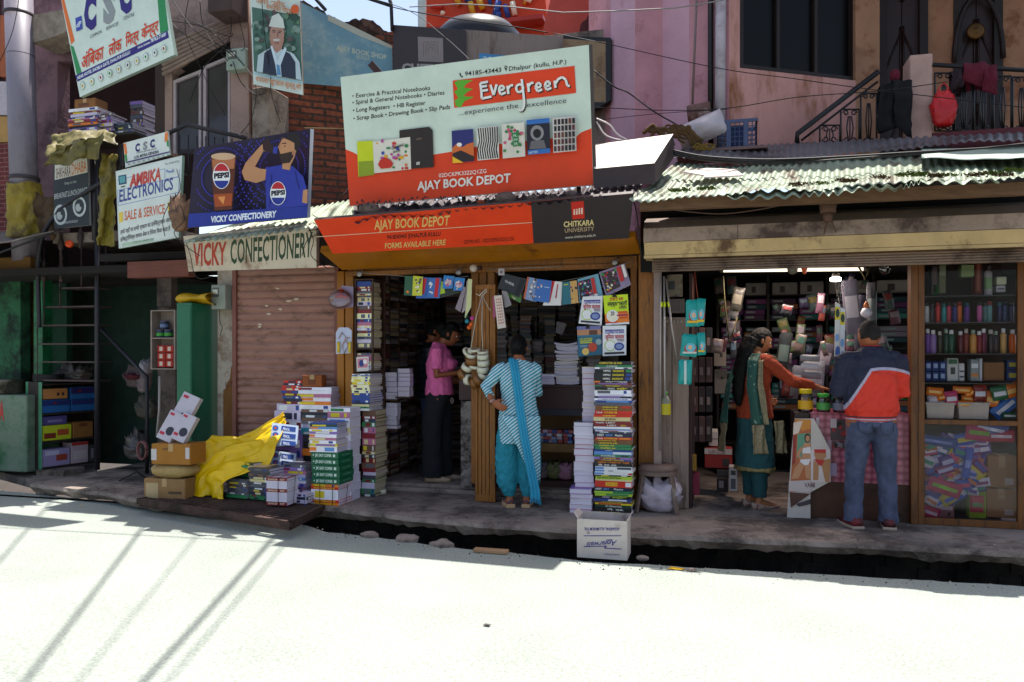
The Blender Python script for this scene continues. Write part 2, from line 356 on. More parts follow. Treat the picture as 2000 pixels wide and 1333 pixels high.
random.seed(61); q = MB()
for k in range(420):
    i = random.randrange(len(re_) - 1); p = re_[i] + Vector((rnd(-.1, .1), -abs(random.gauss(0, .09)) + .0, 0)); s_ = rnd(.003, .012)
    if k % 4 == 0: i = random.randrange(len(sl)); p = sl[i] + Vector((rnd(-.1, .1), abs(random.gauss(0, .12)) + .03, 0))
    if p.x < -9 or p.x > 5: continue
    q.add([p, p + Vector((s_ * 1.6, 0, 0)), p + Vector((s_ * .5, s_ * 1.3, 0)), p + Vector((s_ * .7, s_ * .4, s_))], [(0, 1, 3), (1, 2, 3), (2, 0, 3)], k % 3)
q.build('grit', [mat('grit stone', '#6e655c', .95, .4, 60), mat('dark grit', '#3a322c', .95), mat('pale grit', '#a89c8c', .95)], kind='stuff', label='loose grit and crumbs along the drain and slab edges', cat='grit', origin=(0, 0, 0))
# drain grating
GY = .128
gc = [Z(272, 979, GY), Z(566, 1024, GY), Z(630, 992, GY), Z(350, 955, GY)]
GR = mat('rusty dark iron', '#4a3630', .75, .35, 14, .4, 60, metal=.3, dirt='#2a1d18')
t = thing('drain_grating', 'rusty slotted iron grating over the drain below the book heaps', 'grating', gc[0])
def gp(u, v): return gc[0].lerp(gc[1], u).lerp(gc[3].lerp(gc[2], u), v)
fr = MB()
for a, b in (((0, 0), (1, 0)), ((1, 0), (1, 1)), ((1, 1), (0, 1)), ((0, 1), (0, 0))):
    A, B = gp(*a), gp(*b); d = (B - A); nn = Vector((-d.y, d.x, 0)).normalized() * .035; fr.obox((A + B) / 2, d + d.normalized() * .035, nn, (0, 0, .05))
fr.build('frame', GR, t)
skirt = MB(); A, B, C2 = gp(0, 0), gp(1, 0), gp(1, 1)
for a, b in ((A, B), (B, C2)): skirt.prism([a - UP * .055, b - UP * .055, b - UP * .02, a - UP * .02], (0, .02, 0))
skirt.build('skirt', GR, t)
br = MB()
for k in range(1, 12):
    A, B = gp(0, k / 12), gp(1, k / 12); d = B - A; br.obox((A + B) / 2, d, Vector((-d.y, d.x, 0)).normalized() * .022, (0, 0, .03))
br.build('slats', GR, t)
cb = MB()
for k in (.2, .4, .6, .8):
    A, B = gp(k, 0), gp(k, 1); d = B - A; cb.obox((A + B) / 2 - Vector((0, 0, .004)), d, Vector((-d.y, d.x, 0)).normalized() * .03, (0, 0, .03))
cb.build('crossbars', GR, t)

# ---------------------------------------------------------------- wood and walls of the row
DARKW = mat('interior wall with painted shade', '#1c1513', .9, .3)  # near-black colour puts the shade of the rooms into the walls
def wallbox(name, label, mt, boxes, cat='wall', bevel=0):
    m_ = MB()
    for b in boxes: m_.box(*b)
    return m_.build(name, mt, label=label, cat=cat, bevel=bevel)
XL_BOOK, XR_BOOK = PXY(668, .2), PXY(1248, .2)
XR_R = PXY(2000, 0) + 1.2
# shop shells (dark rooms)
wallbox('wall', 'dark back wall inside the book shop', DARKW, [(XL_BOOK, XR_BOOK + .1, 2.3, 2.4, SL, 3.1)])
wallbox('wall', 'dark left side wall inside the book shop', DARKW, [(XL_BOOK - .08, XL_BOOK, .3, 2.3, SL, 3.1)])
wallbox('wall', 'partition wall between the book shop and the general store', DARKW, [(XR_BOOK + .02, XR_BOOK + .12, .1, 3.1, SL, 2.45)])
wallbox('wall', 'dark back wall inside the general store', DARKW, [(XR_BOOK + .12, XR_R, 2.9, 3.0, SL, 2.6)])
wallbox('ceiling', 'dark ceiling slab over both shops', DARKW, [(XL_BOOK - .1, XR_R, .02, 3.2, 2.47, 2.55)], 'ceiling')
# left part walls
GREENW = mat('peeling green plaster', '#26583a', .85, .35, 4, .5, 30, dirt='#10241a', dscale=3, damt=.6)
XLL = PXY(-500, .9)
wallbox('wall', 'dark green wall behind the iron stairs', mat('dark teal wall', '#22382e', .9, .3), [(PXY(90, 1.9), PXY(470, 1.9) + .6, 1.9, 2.0, 0, 2.6)])
# ==== large structure
def px_prism(pan,pts,th,name,mt,label=None,cat=None,parent=None,bevel=0,group=None,w=0.):
 return pan.slab(pts,th,w=w).build(name,mt,parent,label=label,cat=cat,bevel=bevel,group=group)
PINK=mat('old pink limewash','#c28a92',.85,.16,2.5,.35,18,dirt='#6e4038',dscale=1.6,damt=.35)
PINK_LIT=mat('pink limewash with painted light','#c99dab',.85,.1,2,.3,18,dirt='#a06068',dscale=1.2,damt=.3)  # same wall: light on alternate facets painted as a paler pink
OCHRE=mat('ochre plaster','#9c7054',.85,.2,2.5,.35,20,dirt='#6b3a1c',dscale=2,damt=.4)
BLACKM=mat('black painted iron','#141213',.45,.3,20)
DKWOOD=mat('dark stained wood','#22130f',.6,.3,6,.2,30)
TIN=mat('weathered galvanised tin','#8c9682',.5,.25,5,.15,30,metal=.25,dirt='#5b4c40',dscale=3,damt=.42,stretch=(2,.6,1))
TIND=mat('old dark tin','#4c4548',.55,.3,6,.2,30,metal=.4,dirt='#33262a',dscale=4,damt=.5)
facets=[(1150,2.2,PINK),(1193,1.55,PINK_LIT),(1240,1.2,PINK),(1294,1.35,PINK_LIT),(1346,1.12,PINK),(1424,.95,None)]
mb=MB();fm=[PINK,PINK_LIT]
for(a,ya,m_),(b,yb,_)in zip(facets,facets[1:]):
 A,B=P(a,690,ya),P(b,690,yb);A.z=B.z=2.62;d=(B-A);nn=Vector((-d.y,d.x,0)).normalized()*.25
 mb.prism([A,B,B+Vector((0,0,5.2)),A+Vector((0,0,5.2))],nn,fm.index(m_))
bld=mb.build('building',fm,label='pink plastered house with stepped corner facets above the tin roof',cat='building',origin=P(1300,300,1.2))
dirw=Vector((.874,.486,0));o0=P(1424,300,.95);PW=Panel(o0,o0+dirw,o0+UP)
WALLC=mat('pink to ochre plaster','#c08a80',.85,.2,1.2,.45,16,dirt='#8a5638',dscale=1.4,damt=.42,stretch=(1.6,1.6,.5))
px_prism(PW,[(1424,-60),(1445,-60),(1445,330),(1424,330)],.22,'wall',WALLC,parent=bld)
px_prism(PW,[(1445,133),(1671,158),(1671,330),(1445,330)],.22,'wall',WALLC,parent=bld)
px_prism(PW,[(1671,-60),(1718,-60),(1718,330),(1671,330)],.22,'wall',OCHRE,parent=bld)
wf=MB();PW.slab([(1445,-60),(1452,-60),(1452,134),(1445,133)],.1,wf,0,-.04);PW.slab([(1664,-60),(1671,-60),(1671,158),(1664,157)],.1,wf,0,-.04)
PW.slab([(1452,126),(1664,150),(1664,157),(1452,134)],.1,wf,0,-.04)
for x in(1517,1591):PW.slab([(x,-60),(x+6,-60),(x+6,128+(x-1445)*.108),(x,128+(x-1445)*.108)],.08,wf,0,-.05)
wfo=wf.build('window_frame',DKWOOD,bld)
GD=mat('dark window glass','#0a0808',.35,0,spec=.15)
px_prism(PW,[(1450,-60),(1666,-60),(1666,153),(1450,131)],.01,'pane',GD,parent=wfo,w=-.1)
YB=3.0;OB=wallpanel(YB)
bw=MB()
for x0,x1 in((1700,1716),(1812,1862),(1958,2100)):bw.box(PXY(x0,YB),PXY(x1,YB),YB,YB+.2,3,7.5)
bw.box(PXY(1700,YB),PXY(2100,YB),YB+.21,YB+.3,3,7.5)
bw.build('porch_wall',OCHRE,bld)
def pdoor(x0,x1,lb):
 d=thing('door',lb,'door',(PXY(x0,YB),YB,3.2));q=MB();X0,X1=PXY(x0,YB),PXY(x1,YB)
 q.box(X0,X0+.09,YB-.02,YB+.15,3.2,7.4);q.box(X1-.09,X1,YB-.02,YB+.15,3.2,7.4);q.build('frame',DKWOOD,d)
 q=MB();m_=(X0+X1)/2
 q.box(X0+.09,m_-.005,YB+.06,YB+.1,3.2,7.4);q.box(m_+.005,X1-.09,YB+.06,YB+.1,3.2,7.4)
 for s,c in((-1,(X0+m_)/2),(1,(X1+m_)/2)):
  for z in(3.8,4.8,5.8):q.tube([(c-.15*s,YB+.05,z+.7),(c+.12*s,YB+.05,z)],.012,4);q.tube([(c-.15*s,YB+.05,z+.7),(c-.15*s,YB+.05,z)],.012,4)
 q.build('leaf',mat('dark maroon door wood','#2c1511',.5,.3,6),d);return d
d1=pdoor(1716,1812,'dark panelled double door left of the pink pillar on the porch')
d2=pdoor(1862,1958,'dark door with a round brass emblem behind the porch railing')
em=MB();c=P(1905,62,YB-.02);em.lathe(c,[(.09,0),(.1,.015),(.08,.03),(.05,.02),(.03,.035)],20,axis=(0,-1,0))
em.build('emblem',mat('dull brass','#5a3c18',.4,.2,metal=.6),d2)
ar=MB()
for s in(0,1):
 X0,X1=PXY(1862,YB),PXY(1958,YB)
 pts=[(X0+(X1-X0)*(.5-.5*math.cos(math.pi*k/16)),YB-.03,ZZ(1905,28,YB)-.55+.75*math.sin(math.pi*k/16))for k in range(17)]
ar.tube(pts,.028,6);ar.build('arch',DKWOOD,d2)
pil=MB();pbox(pil,1777,1822,106,275,1.0,.3);pil.build('pillar',mat('pinkish concrete pillar','#b89488',.85,.2,4,.4),bevel=.01,label='square pink pillar at the head of the stairs',cat='pillar')
wallbox('porch_floor','porch floor behind the corrugated roof',CONC,[(PXY(1560,1.),PXY(2200,1.),.95,3.1,3.1,3.2)],'floor')
wallbox('porch_shade_slab','unseen ceiling added to shade the porch',DARKW,[(PXY(1424,1.2),PXY(2400,1.),.7,3.2,7.2,7.35)],'ceiling')  # slab above the view, added to keep the porch dark
mr=MB();pbox(mr,1822,2060,252,285,.98,.06);mr.build('maroon_boards',mat('maroon board','#5d2228',.7,.3,6,stretch=(1,1,5)),label='maroon board low behind the railing foot',cat='board')
pp=MB();pp.tube([P(1408,-60,.9),P(1406,290,.9)],.052,14);pp.build('drainpipe',mat('grey white pvc pipe','#b5a8ac',.5,.1,3,dirt='#8a7a78'),label='thick pale drainpipe on the pink wall',cat='pipe')
pp=MB();pp.tube([P(1388,-60,.97),P(1388,290,.97)],.028,8);pp.build('drainpipe',BLACKM,label='thin black pipe just left of the pale drainpipe',cat='pipe')
pp=MB();pp.tube([P(1363,-60,.98),P(1352,212,.98)],.012,6);pp.build('conduit',mat('grey conduit','#7c6a66',.6),label='thin grey conduit running down to the round lamp',cat='pipe')
pp=MB();c0=P(1366,225,.85);pp.tube([c0+Vector((-.11,0,-.0)),c0+Vector((.11,-.02,.02))],[.1,.1],16);pp.build('drum',mat('rusted drum','#6b4a42',.7,.3,20,dirt='#c0a8a0',damt=.4),label='short rusty cylinder below the conduit on the pink wall',cat='drum')
def scroll(mb,c,r,ux,uz,sgn=1,n=14,th=.007):
 mb.tube([c+ux*(r*(1-k/n*.75)*math.cos(sgn*k*.55))+uz*(r*(1-k/n*.75)*math.sin(sgn*k*.55))for k in range(n)],th,5)
def grille(pan,x0,x1,y0,y1,parent,name='grille_panel'):
 q=MB();A=lambda u,v:pan.at(x0+(x1-x0)*u,y1+(y0-y1)*v)
 ux=(A(1,0)-A(0,0));uz=(A(0,1)-A(0,0));W=ux.length;H=uz.length;ux.normalize();uz.normalize();o=A(0,0);r=W*.17
 for a,b in(((0,0),(1,0)),((0,1),(1,1)),((0,0),(0,1)),((1,0),(1,1))):q.tube([A(*a),A(*b)],.009,5)
 for s in(.28,.72):
  sg=1 if s>.5 else-1
  scroll(q,o+ux*W*s+uz*(H-r*1.3),r,ux*sg,uz);scroll(q,o+ux*W*s+uz*(r*1.3),r,ux*sg,-uz)
 for s in(.42,.5,.58):q.tube([o+ux*W*s+uz*.02,o+ux*W*(.5+(s-.5)*2.2)+uz*H*.45,o+ux*W*s+uz*H*.8],.007,5)
 return q.build(name,BLACKM,parent)
sr=thing('stair_railing','black wrought iron stair railing with scrolls climbing left of the pillar','railing',P(1560,275,1.0));SP=wallpanel(1.0)
q=MB();q.tube([SP.at(1557,280),SP.at(1557,262),SP.at(1716,140)],.026,8);q.build('handrail',BLACKM,sr)
q=MB();q.tube([SP.at(1565,275),SP.at(1714,160)],.012,6);q.build('rail',BLACKM,sr)
for a,b,t_ in((1601,1640,245),(1642,1678,214),(1681,1712,183)):grille(SP,a,b,t_,280,sr)
br_=thing('balcony_railing','black wrought iron balcony railing right of the pillar','railing',P(1830,265,1.0))
q=MB();q.tube([SP.at(1822,127),SP.at(2060,141)],.022,8);q.build('handrail',BLACKM,br_)
for i in range(6):grille(SP,1826+i*38,1861+i*38,143+i*2,256,br_)
def cloth(name,f,nu,nv,mt,label,cat,amp=.02,fr_=6,solid=.004,seed=0,parent=None,sub=0):
 q=MB();q.grid(f,nu,nv);ns=[]
 for v in q.v:
  k=noise.noise_vector(v*fr_+Vector((seed,0,0)));ns.append(v+k*amp+noise.noise_vector(v*fr_*2.7+Vector((0,seed,0)))*amp*.4)
 q.v=ns;return q.build(name,mt,parent,solid=solid,label=label,cat=cat)
def drape(y0_,px0,px1,pyt,pyl,pyr,Y,bulge=.05):
 """a cloth folded over a rail: goes up the back, over, down the front"""
 def f(u,v):
  px=px0+(px1-px0)*u;low=pyl+(pyr-pyl)*u
  a=P(px,pyt,Y);b=P(px,low,Y-bulge)
  if v<.2:return Vector((a.x,Y+.05,a.z-.25*(1-v/.2)))
  k=(v-.2)/.8;p=a.lerp(b,k);p.y-=.03*math.sin(k*3)+.014*math.sin(u*9+k*4);return p
 return f
cloth('sweater',drape(0,1878,1926,124,160,172,.97),18,14,mat('maroon knit','#5e1426',.95,.2,30,.5,90),'maroon sweater thrown over the balcony railing','clothing',.02,7)
cloth('sleeve_cloth',drape(0,1918,1948,126,178,186,.96),8,14,mat('maroon knit','#5e1426'),'maroon cloth end hanging right of the sweater','clothing',.015,7)
cloth('cloth',drape(0,1856,1882,135,180,170,.985),10,12,mat('dark checked rag','#2c1c22',.9,.4,20),'dark rag hanging left of the maroon sweater','clothing',.02,9)
def bag(name,c,w_,h,d,mt,label,cat='bag',handles=True,seed=0,parent=None,amp=.25,group=None):
 q=MB();rings=[]
 for k in range(13):
  t_=k/12;s=(.75+.35*math.sin(min(1,t_*1.3)*math.pi*.62))*(1 if t_<.7 else 1-(t_-.7)*1.6)
  s=max(.12,s if t_>.05 else s*.7)
  rings.append([Vector((w_/2*s*math.copysign(abs(math.cos(a))**.7,math.cos(a)),d/2*s*math.copysign(abs(math.sin(a))**.7,math.sin(a)),h*t_))for a in[2*math.pi*i/28 for i in range(28)]])
 q.loft(rings,0,True)
 q.v=[Vector(c)+v*(1+amp*noise.noise(v*(7/max(w_,.15))+Vector((seed,seed,0)))+amp*.4*noise.noise(v*(22/max(w_,.15))+Vector((seed,0,0))))for v in q.v]
 if handles:
  for s in(-1,1):q.tube([Vector(c)+Vector((s*.02,0,h*.95)),Vector(c)+Vector((s*.045,0,h*1.12)),Vector(c)+Vector((0,0,h*1.3))],.006,5)
 return q.build(name,mt,parent,label=label,cat=cat,group=group)
c=P(1843,248,.93);bag('carrier_bag',c,.2,.32,.12,mat('red plastic bag','#c21a1c',.35,.15,8),'bright red carrier bag hanging from the balcony railing',seed=3)
BKC=mat('black cloth','#0f0c0d',.9,.3)
cloth('coat',drape(0,1716,1752,160,262,246,.96),16,18,BKC,'long black coat hung over the end of the stair railing','clothing',.03,6,seed=2)
cloth('coat',drape(0,1744,1780,152,236,275,.93),14,18,BKC,'second black garment hanging against the pink pillar','clothing',.03,6,seed=4)
q=MB();c=P(1748,147,.95);q.lathe(c-Vector((0,0,.06)),[(.02,0),(.045,.02),(.045,.09),(.02,.11)],12);q.build('cup',mat('maroon knit','#5e1426'),label='small dark red cap on top of the railing post',cat='cup')
q=MB();pbox(q,1686,1701,65,83,2.72,.04);q.build('switch_box',BLACKM,label='small black switch box on the ochre wall beside the door',cat='box')
rw=MB();YR=2.6
rw.prism([P(1060,60,YR),P(1200,80,YR),P(1200,-60,YR),P(1090,-60,YR)],(0,.2,0));rw.build('wall',mat('salmon wall','#b04a3e',.8,.2,2),label='salmon painted wall behind the R board',cat='wall')
PR=Panel(P(1120,75,1.5),P(1187,78,1.48),P(1120,190,1.5))
t=thing('board','beige board in a black frame with the letter R behind the billboard','sign',PR.at(1150,205))
PR.slab([(1100,70),(1193,74),(1193,196),(1165,212),(1100,212)],.1).build('backing',BLACKM,t)
PR.poly([(1100,76),(1183,82),(1183,200),(1100,200)],mat('beige sheet','#8f7758',.7,.12,4,dirt='#6b4a38'));PR.text('R',(1165,151),(1176,151),11,'#40302a');PR.finish(t)
q=MB()
for(x,y,r)in((1146,60,14),(1162,48,18),(1180,20,26)):q.prism([P(x+r*math.cos(R(a)),y-r*1.5*math.sin(R(a)),2.3)for a in range(0,361,20)][:-1],(0,.15,0))
q.build('painted_shadow',mat('salmon wall shadow','#4a1e22',.8,.2),label='dark scalloped shadow painted on the salmon wall',cat='ornament')  # dark shapes paint the shadow on the arched wall
PC=Panel(P(768,200,1.2),P(1180,200,1.7),P(768,50,1.2))
px_prism(PC,[(905,58),(1190,78),(1190,330),(905,330)],.25,'parapet_wall',mat('stained grey plaster','#8f7f76',.9,.15,3,.3,dirt='#5f4f48',dscale=1.5,stretch=(3,3,.6)),'grey stained parapet wall behind the big billboard','wall')
PBk=Panel(P(530,300,.65),P(700,300,1.25),P(530,100,.65))
px_prism(PBk,[(524,130),(770,60),(770,470),(524,470)],.25,'brick_wall',brickmat('old red bricks','#945036','#6e3a28','#4a382c'),'old crumbling red brick wall left of the big billboard','wall')
q=MB()
random.seed(11);top=[]
for k in range(34):
 x=552+k*6.8;y=-8+max(0,(x-560))*.30+rnd(-5,4)+8*math.sin(x*.05);top.append((x,y+10))
poly=[(x,y)for x,y in top]+[(780,180),(552,180)]
q.prism([PBk.at(x,y,-.3)for x,y in poly],PBk.n*-.3)
q.build('rubble_wall',mat('rough stone rubble','#5a4438',.95,.5,9,1.2,14,dirt='#2c211c',dscale=6,damt=.6),label='ragged rubble wall top above the faded banner',cat='wall')
q=MB();a,b=PBk.at(700,380,.12),PBk.at(610,450,.25)
for k in range(2):q.tube([PBk.at(612+k*8,452-k*40,.3),PBk.at(712,330+k*44,.1)],.012,6)
q.build('rod_brace',mat('rusty rod','#4a2c22',.8,.3),label='two thin rusty rods leaning on the brick wall',cat='rod')
c=P(917,54,3.2);q=MB();q.lathe(c+Vector((0,.4,-.6)),[(.02,0),(.62,0),(.64,.5),(.62,.62),(.5,.75),(.2,.84),(.16,.84),(.16,.9),(.02,.92)],28)
tk=q.build('water_tank',mat('black tank plastic','#121318',.35,.1),label='round black plastic water tank on the roof behind',cat='water tank')
q=MB();q.box(c.x-.7,c.x+.7,3.4,4.9,c.z-.7,c.z-.62);q.build('tank_base',CONC,label='concrete slab carrying the black water tank',cat='slab')
q=MB();q.box(P(768,60,1.8).x,P(1190,60,1.8).x,1.75,5.5,P(917,62,3).z-.8,P(917,62,3).z-.7);q.build('roof_slab',CONC,label='flat roof slab behind the parapet',cat='roof')
YT=7;OP=wallpanel(YT);OT=mat('orange temple paint','#c6401c',.7,.15,2)
t=thing('temple','bright orange temple wall with painted relief figures against the sky','building',P(950,150,YT))
OP.slab([(826,75),(1072,75),(1060,-60),(838,-60)],.6).build('wall',OT,t)
q=MB();cols=[ink('#d8a020'),ink('#2a4f9a'),ink('#c22a20'),ink('#e8dcc0')]
random.seed(3)
for k in range(26):
 x,y=rnd(850,1050),rnd(-25,40);a=P(x,y,YT-.05);q.tube([a,a+Vector((rnd(-.25,.25),-.05,rnd(-.05,.3)))],rnd(.03,.07),7,random.randrange(4))
q.build('relief_figures',cols,t)
q=MB();q.box(P(830,30,YT).x,P(1068,30,YT).x,YT-.35,YT-.01,ZZ(950,64,YT),ZZ(950,56,YT));q.build('cornice',ink('#b02a1a'),t)
q=MB();q.box(P(816,0,6.5).x,P(829,0,6.5).x,6.5,6.6,3,12);q.build('post',mat('white post','#c8ccc4',.6),label='tall whitish post at the left of the orange temple',cat='post')
def corr(name,front,back,Yf,Yb,waves_per_m,amp,mt,label,jag=.02,seed=0,cat='roof',lift=0.,ny=14,sagm=0,dents=.0):
 """corrugated sheet: front/back are photo polylines measured at distances Yf/Yb"""
 Fp=[P(x,y,Yf)for x,y in front];Bp=[P(x,y,Yb)for x,y in back]
 def ev(L_,u):
  s=u*(len(L_)-1);i=min(int(s),len(L_)-2);return L_[i].lerp(L_[i+1],s-i)
 wid=(Fp[-1]-Fp[0]).length;nx=int(wid*waves_per_m*8);q=MB()
 def f(u,v):
  a,b=ev(Fp,u),ev(Bp,u);jj=jag*noise.noise(Vector((u*wid*1.7,seed,0)))+jag*.6*(int(u*wid/.75)%3-1)
  p=a.lerp(b,v);p.y-=jj*(1-v);ph=u*wid*waves_per_m*2*math.pi
  p.z+=amp*math.cos(ph)*(1+.3*noise.noise(Vector((u*20,v*3,seed))))+lift-sagm*math.sin(v*math.pi)+dents*noise.noise(Vector((u*wid*2.3,v*4,seed+5)))*(1.2-v)
  return p
 q.grid(f,nx,ny,0,True)
 return q.build(name,mt,label=label,cat=cat,solid=.002)
corr('tin_roof',[(1228,391),(1350,384),(1480,377),(1640,367),(1800,352),(1950,352),(2090,346)],[(1322,318),(1420,325),(1520,318),(1640,312),(1800,303),(1920,300),(2090,292)],-.85,.1,15,.009,TIN,'lower row of pale corrugated tin sheets over the general store',seed=2,dents=.045)
corr('tin_roof',[(1310,312),(1480,322),(1600,312),(1740,302),(1900,284),(2080,278)],[(1345,290),(1480,290),(1600,284),(1740,277),(1900,270),(2080,262)],.0,.85,15,.009,mat('grey tin upper row','#6d6a6e',.5,.25,5,.2,30,metal=.3,dirt='#4a4446'),'upper row of grey corrugated sheets below the pink house',seed=5,lift=.03,jag=.03,dents=.02)
q=MB();q.grid(lambda u,v:P(1800+290*u,322-24*v+4*math.sin(u*3)-4*u,-.55+.7*v)+Vector((0,0,.05+.012*noise.noise(Vector((u*5,v*3,0))))),24,8)
q.build('tin_sheet',mat('plain galvanised sheet','#a5b3a5',.42,.1,4,metal=.25),solid=.003,label='smooth pale tin sheet patch at the right of the roof',cat='roof sheet')
q=MB();corr('tin_roof',[(1420,386),(1560,380),(1640,374),(1760,366),(1800,358),(1950,357)],[(1420,377),(1560,372),(1640,366),(1760,357),(1800,350),(1950,349)],-.9,-.72,11.5,.016,TIN,'curled lower fringe of torn tin along the eave',seed=9,jag=.05,dents=.05)
MOSS=mat('moss','#4c5a1c',.95,.4,30,1,60);random.seed(5)
def moss(pts,n,s,label,mt=MOSS):
 q=MB()
 for k in range(n):
  x,y=random.choice(pts);p=P(x+rnd(-16,16),y+rnd(-2,2),-.84);
  for j in range(5):d_=Vector((rnd(-s,s),rnd(-s,s)*.5,rnd(0,s*.5)));q.add([p+d_,p+d_+Vector((rnd(-.02,.02),rnd(-.02,0),rnd(.005,.02))),p+d_+Vector((rnd(.005,.025),rnd(-.01,.01),rnd(-.008,.005)))],[(0,1,2)])
 return q.build('moss',mt,label=label,cat='moss',kind='stuff')
moss([(1325,374),(1380,371),(1600,361),(1760,345),(1785,342),(1800,344),(1850,345),(1935,341),(1980,336)],150,.03,'green moss tufts growing along the tin eave')
moss([(1560,364),(1650,356),(1720,350),(1830,347),(1900,345),(1960,345)],100,.035,'brown leaf litter caught on the tin eave',mat('brown leaf litter','#4a3420',.95,.4,20))
q=MB();q.prism([P(1335,345,-.45),P(1385,354,-.55),P(1440,340,-.4),P(1380,338,-.3)],(0,0,.012));q.prism([P(1375,356,-.6),P(1452,352,-.5),P(1440,343,-.4),P(1375,349,-.5)],(0,0,.012))
q.v=[v+Vector((0,0,.03))for v in q.v]
q.build('loose_plate',mat('bleached board','#cdb9ae',.8,.1),label='bleached broken board lying on the pale tin roof',cat='board')
q=MB();a,b=P(1250,402,-.7),P(2080,366,-.7);q.obox((a+b)/2,b-a,(0,.08,0),(0,0,.09));q.build('roof_beam',mat('weathered beam','#6b4e38',.85,.3,7,.4,stretch=(1,6,6)),label='weathered timber beam under the tin eave of the general store',cat='beam')
q=MB();q.box(PXY(1250,-.1),XR_R,-.05,.0,2.3,2.95);q.build('gap_shade_sheet',mat('gap shade black','#0d0b0c',.9),label='black sheet painting the shade above the shutter housing',cat='wall')  # black sheet stands for the shade between roof and housing
x0,x1=PXY(1257,-.4),XR_R
def zz(px,py,Y):return ZZ(px,py,Y)
cream=mat('stained cream metal','#b89a6c',.6,.15,3,.15,20,dirt='#54381f',dscale=1.7,damt=.38,stretch=(1.4,1,1));grimy=mat('grimy grey pink metal','#a08878',.65,.2,3,.15,20,dirt='#4d3a33',dscale=1.5,damt=.5)
t=thing('shutter_housing','long stained cream shutter housing above the general store','shutter housing',(x0,-.4,2.3))
prof=[(-.1,zz(1260,428,-.1)),(-.32,zz(1260,433,-.32)),(-.4,zz(1260,446,-.4))]
q=MB();q.prism([(x0,y,z)for y,z in prof]+[(x0,-.1,prof[2][1])],(x1-x0,0,0));q.build('top_sheet',mat('grey brown dusty sheet','#6d5a50',.7,.2,4),t)
z1,z2,z3=prof[2][1],zz(1260,474,-.4),zz(1260,499,-.36)
q=MB();q.prism([(x0,-.4,z1-.003),(x0,-.415,z2),(x0,-.1,z2),(x0,-.1,z1-.003)],(.78,0,0));q.prism([(x0+.784,-.402,z1-.003),(x0+.784,-.417,z2),(x0+.784,-.1,z2),(x0+.784,-.1,z1-.003)],(x1-x0-.8,0,0));q.build('front_sheet',grimy,t)
q=MB();q.prism([(x0+.005,-.412,z2-.004),(x0+.005,-.37,z3),(x0+.005,-.1,z3),(x0+.005,-.1,z2-.004)],(x1-x0-.01,0,0));q.build('lower_sheet',cream,t)
q=MB();q.box(x0,x1,-.375,-.36,z3-.03,z3-.004);q.box(x0,x1,-.33,-.1,z3-.02,z3-.006);q.build('lip',cream,t)
q=MB();zt=z3-.03;zb=ZZ(1300,531,-.28)
q.add([],[]);nsl=5
def fsl(u,v):
 z=zt+(zb-zt)*v;return Vector((PXY(1274,-.28)+(x1-PXY(1274,-.28))*u,-.28-.012*abs(math.sin(v*nsl*math.pi)),z))
q.grid(fsl,2,40);q.v+=[];q.build('rolled_shutter',mat('brown grey shutter','#7a6455',.55,.2,5,dirt='#3d2c24'),solid=.004,label='raised shutter curtain showing below the cream housing',cat='shutter')
q=MB();q.box(PXY(1277,.0),PXY(1292,.0),-.01,.05,SL,zt);q.build('shutter_rail',mat('grey rail','#8a7670',.5,.2,5,metal=.3),label='grey vertical shutter rail at the left edge of the general store',cat='rail')
q=MB();c=P(1617,392,-.5);q.tube([c,c+Vector((0,0,-.1))],[.07,.06],14);q.tube([c+Vector((0,0,-.1)),c+Vector((0,0,-.17))],[.045,.03],12);q.tube([c+Vector((0,0,-.15)),c+Vector((-.03,0,-.27))],.007,5);q.tube([c+Vector((.02,0,-.15)),c+Vector((.06,0,-.26))],.007,5)
q.build('pipe_end',mat('brown clay','#5c4034',.8,.2),label='brown pipe stub hanging under the eave over the housing',cat='pipe')
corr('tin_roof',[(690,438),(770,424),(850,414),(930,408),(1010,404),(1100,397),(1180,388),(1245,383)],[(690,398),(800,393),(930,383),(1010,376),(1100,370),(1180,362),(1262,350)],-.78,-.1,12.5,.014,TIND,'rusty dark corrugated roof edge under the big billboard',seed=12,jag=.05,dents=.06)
corr('tin_roof',[(356,474),(440,466),(520,458),(600,447),(700,436)],[(480,432),(540,420),(600,408),(660,396),(720,386)],-.6,.3,12.5,.013,TIN,'sunlit corrugated roof over the confectionery',seed=15,jag=.02)
DEB=mat('grey rubble','#6b5a52',.95,.4,12,1,40)
random.seed(21)
for i,(x,y,r,lb)in enumerate([(722,410,.095,'large rounded stone weighing the roof below the billboard corner'),(988,388,.085,'round stone on the tin roof below the book depot lettering'),(1078,386,.05,'small dark stone on the roof edge'),(1116,380,.045,'dark rubble lump near the right end of the roof'),(1040,390,.05,'flat dark lump right of the round stone'),(940,396,.035,'orange brown shard left of the round stone')]):
 p=P(x,y,-.62);q=MB();q.ball((0,0,0),r*1.2,r*.8,r*.7,12);q.v=[p+v*(1+.3*noise.noise(v*10+Vector((i*3,0,0))))for v in q.v]
 q.build('roof_stone',DEB if i!=5 else mat('orange shard','#a04a2a',.9),label=lb,cat='stone')
q=MB()
for k in range(260):
 x=rnd(690,1215);p=P(x,398-(x-690)*.045+rnd(-6,12),-.65+rnd(-.08,.1));s=rnd(.008,.03)
 q.add([p,p+Vector((s,0,0)),p+Vector((s*.4,s,0)),p+Vector((s*.5,.3*s,s*.9))],[(0,1,3),(1,2,3),(2,0,3)])
q.build('roof_debris',mat('dark debris','#3d3230',.95,.5,20),label='crumbled dark debris scattered on the roof edge',cat='debris',kind='stuff')
t=thing('light_box','sign box with a glaring white top leaning right of the billboard','sign box',P(1220,362,-.6))
A,B,C_,D_=P(1160,330,-.6),P(1278,319,-.6),P(1315,262,-.25),P(1160,283,-.25)
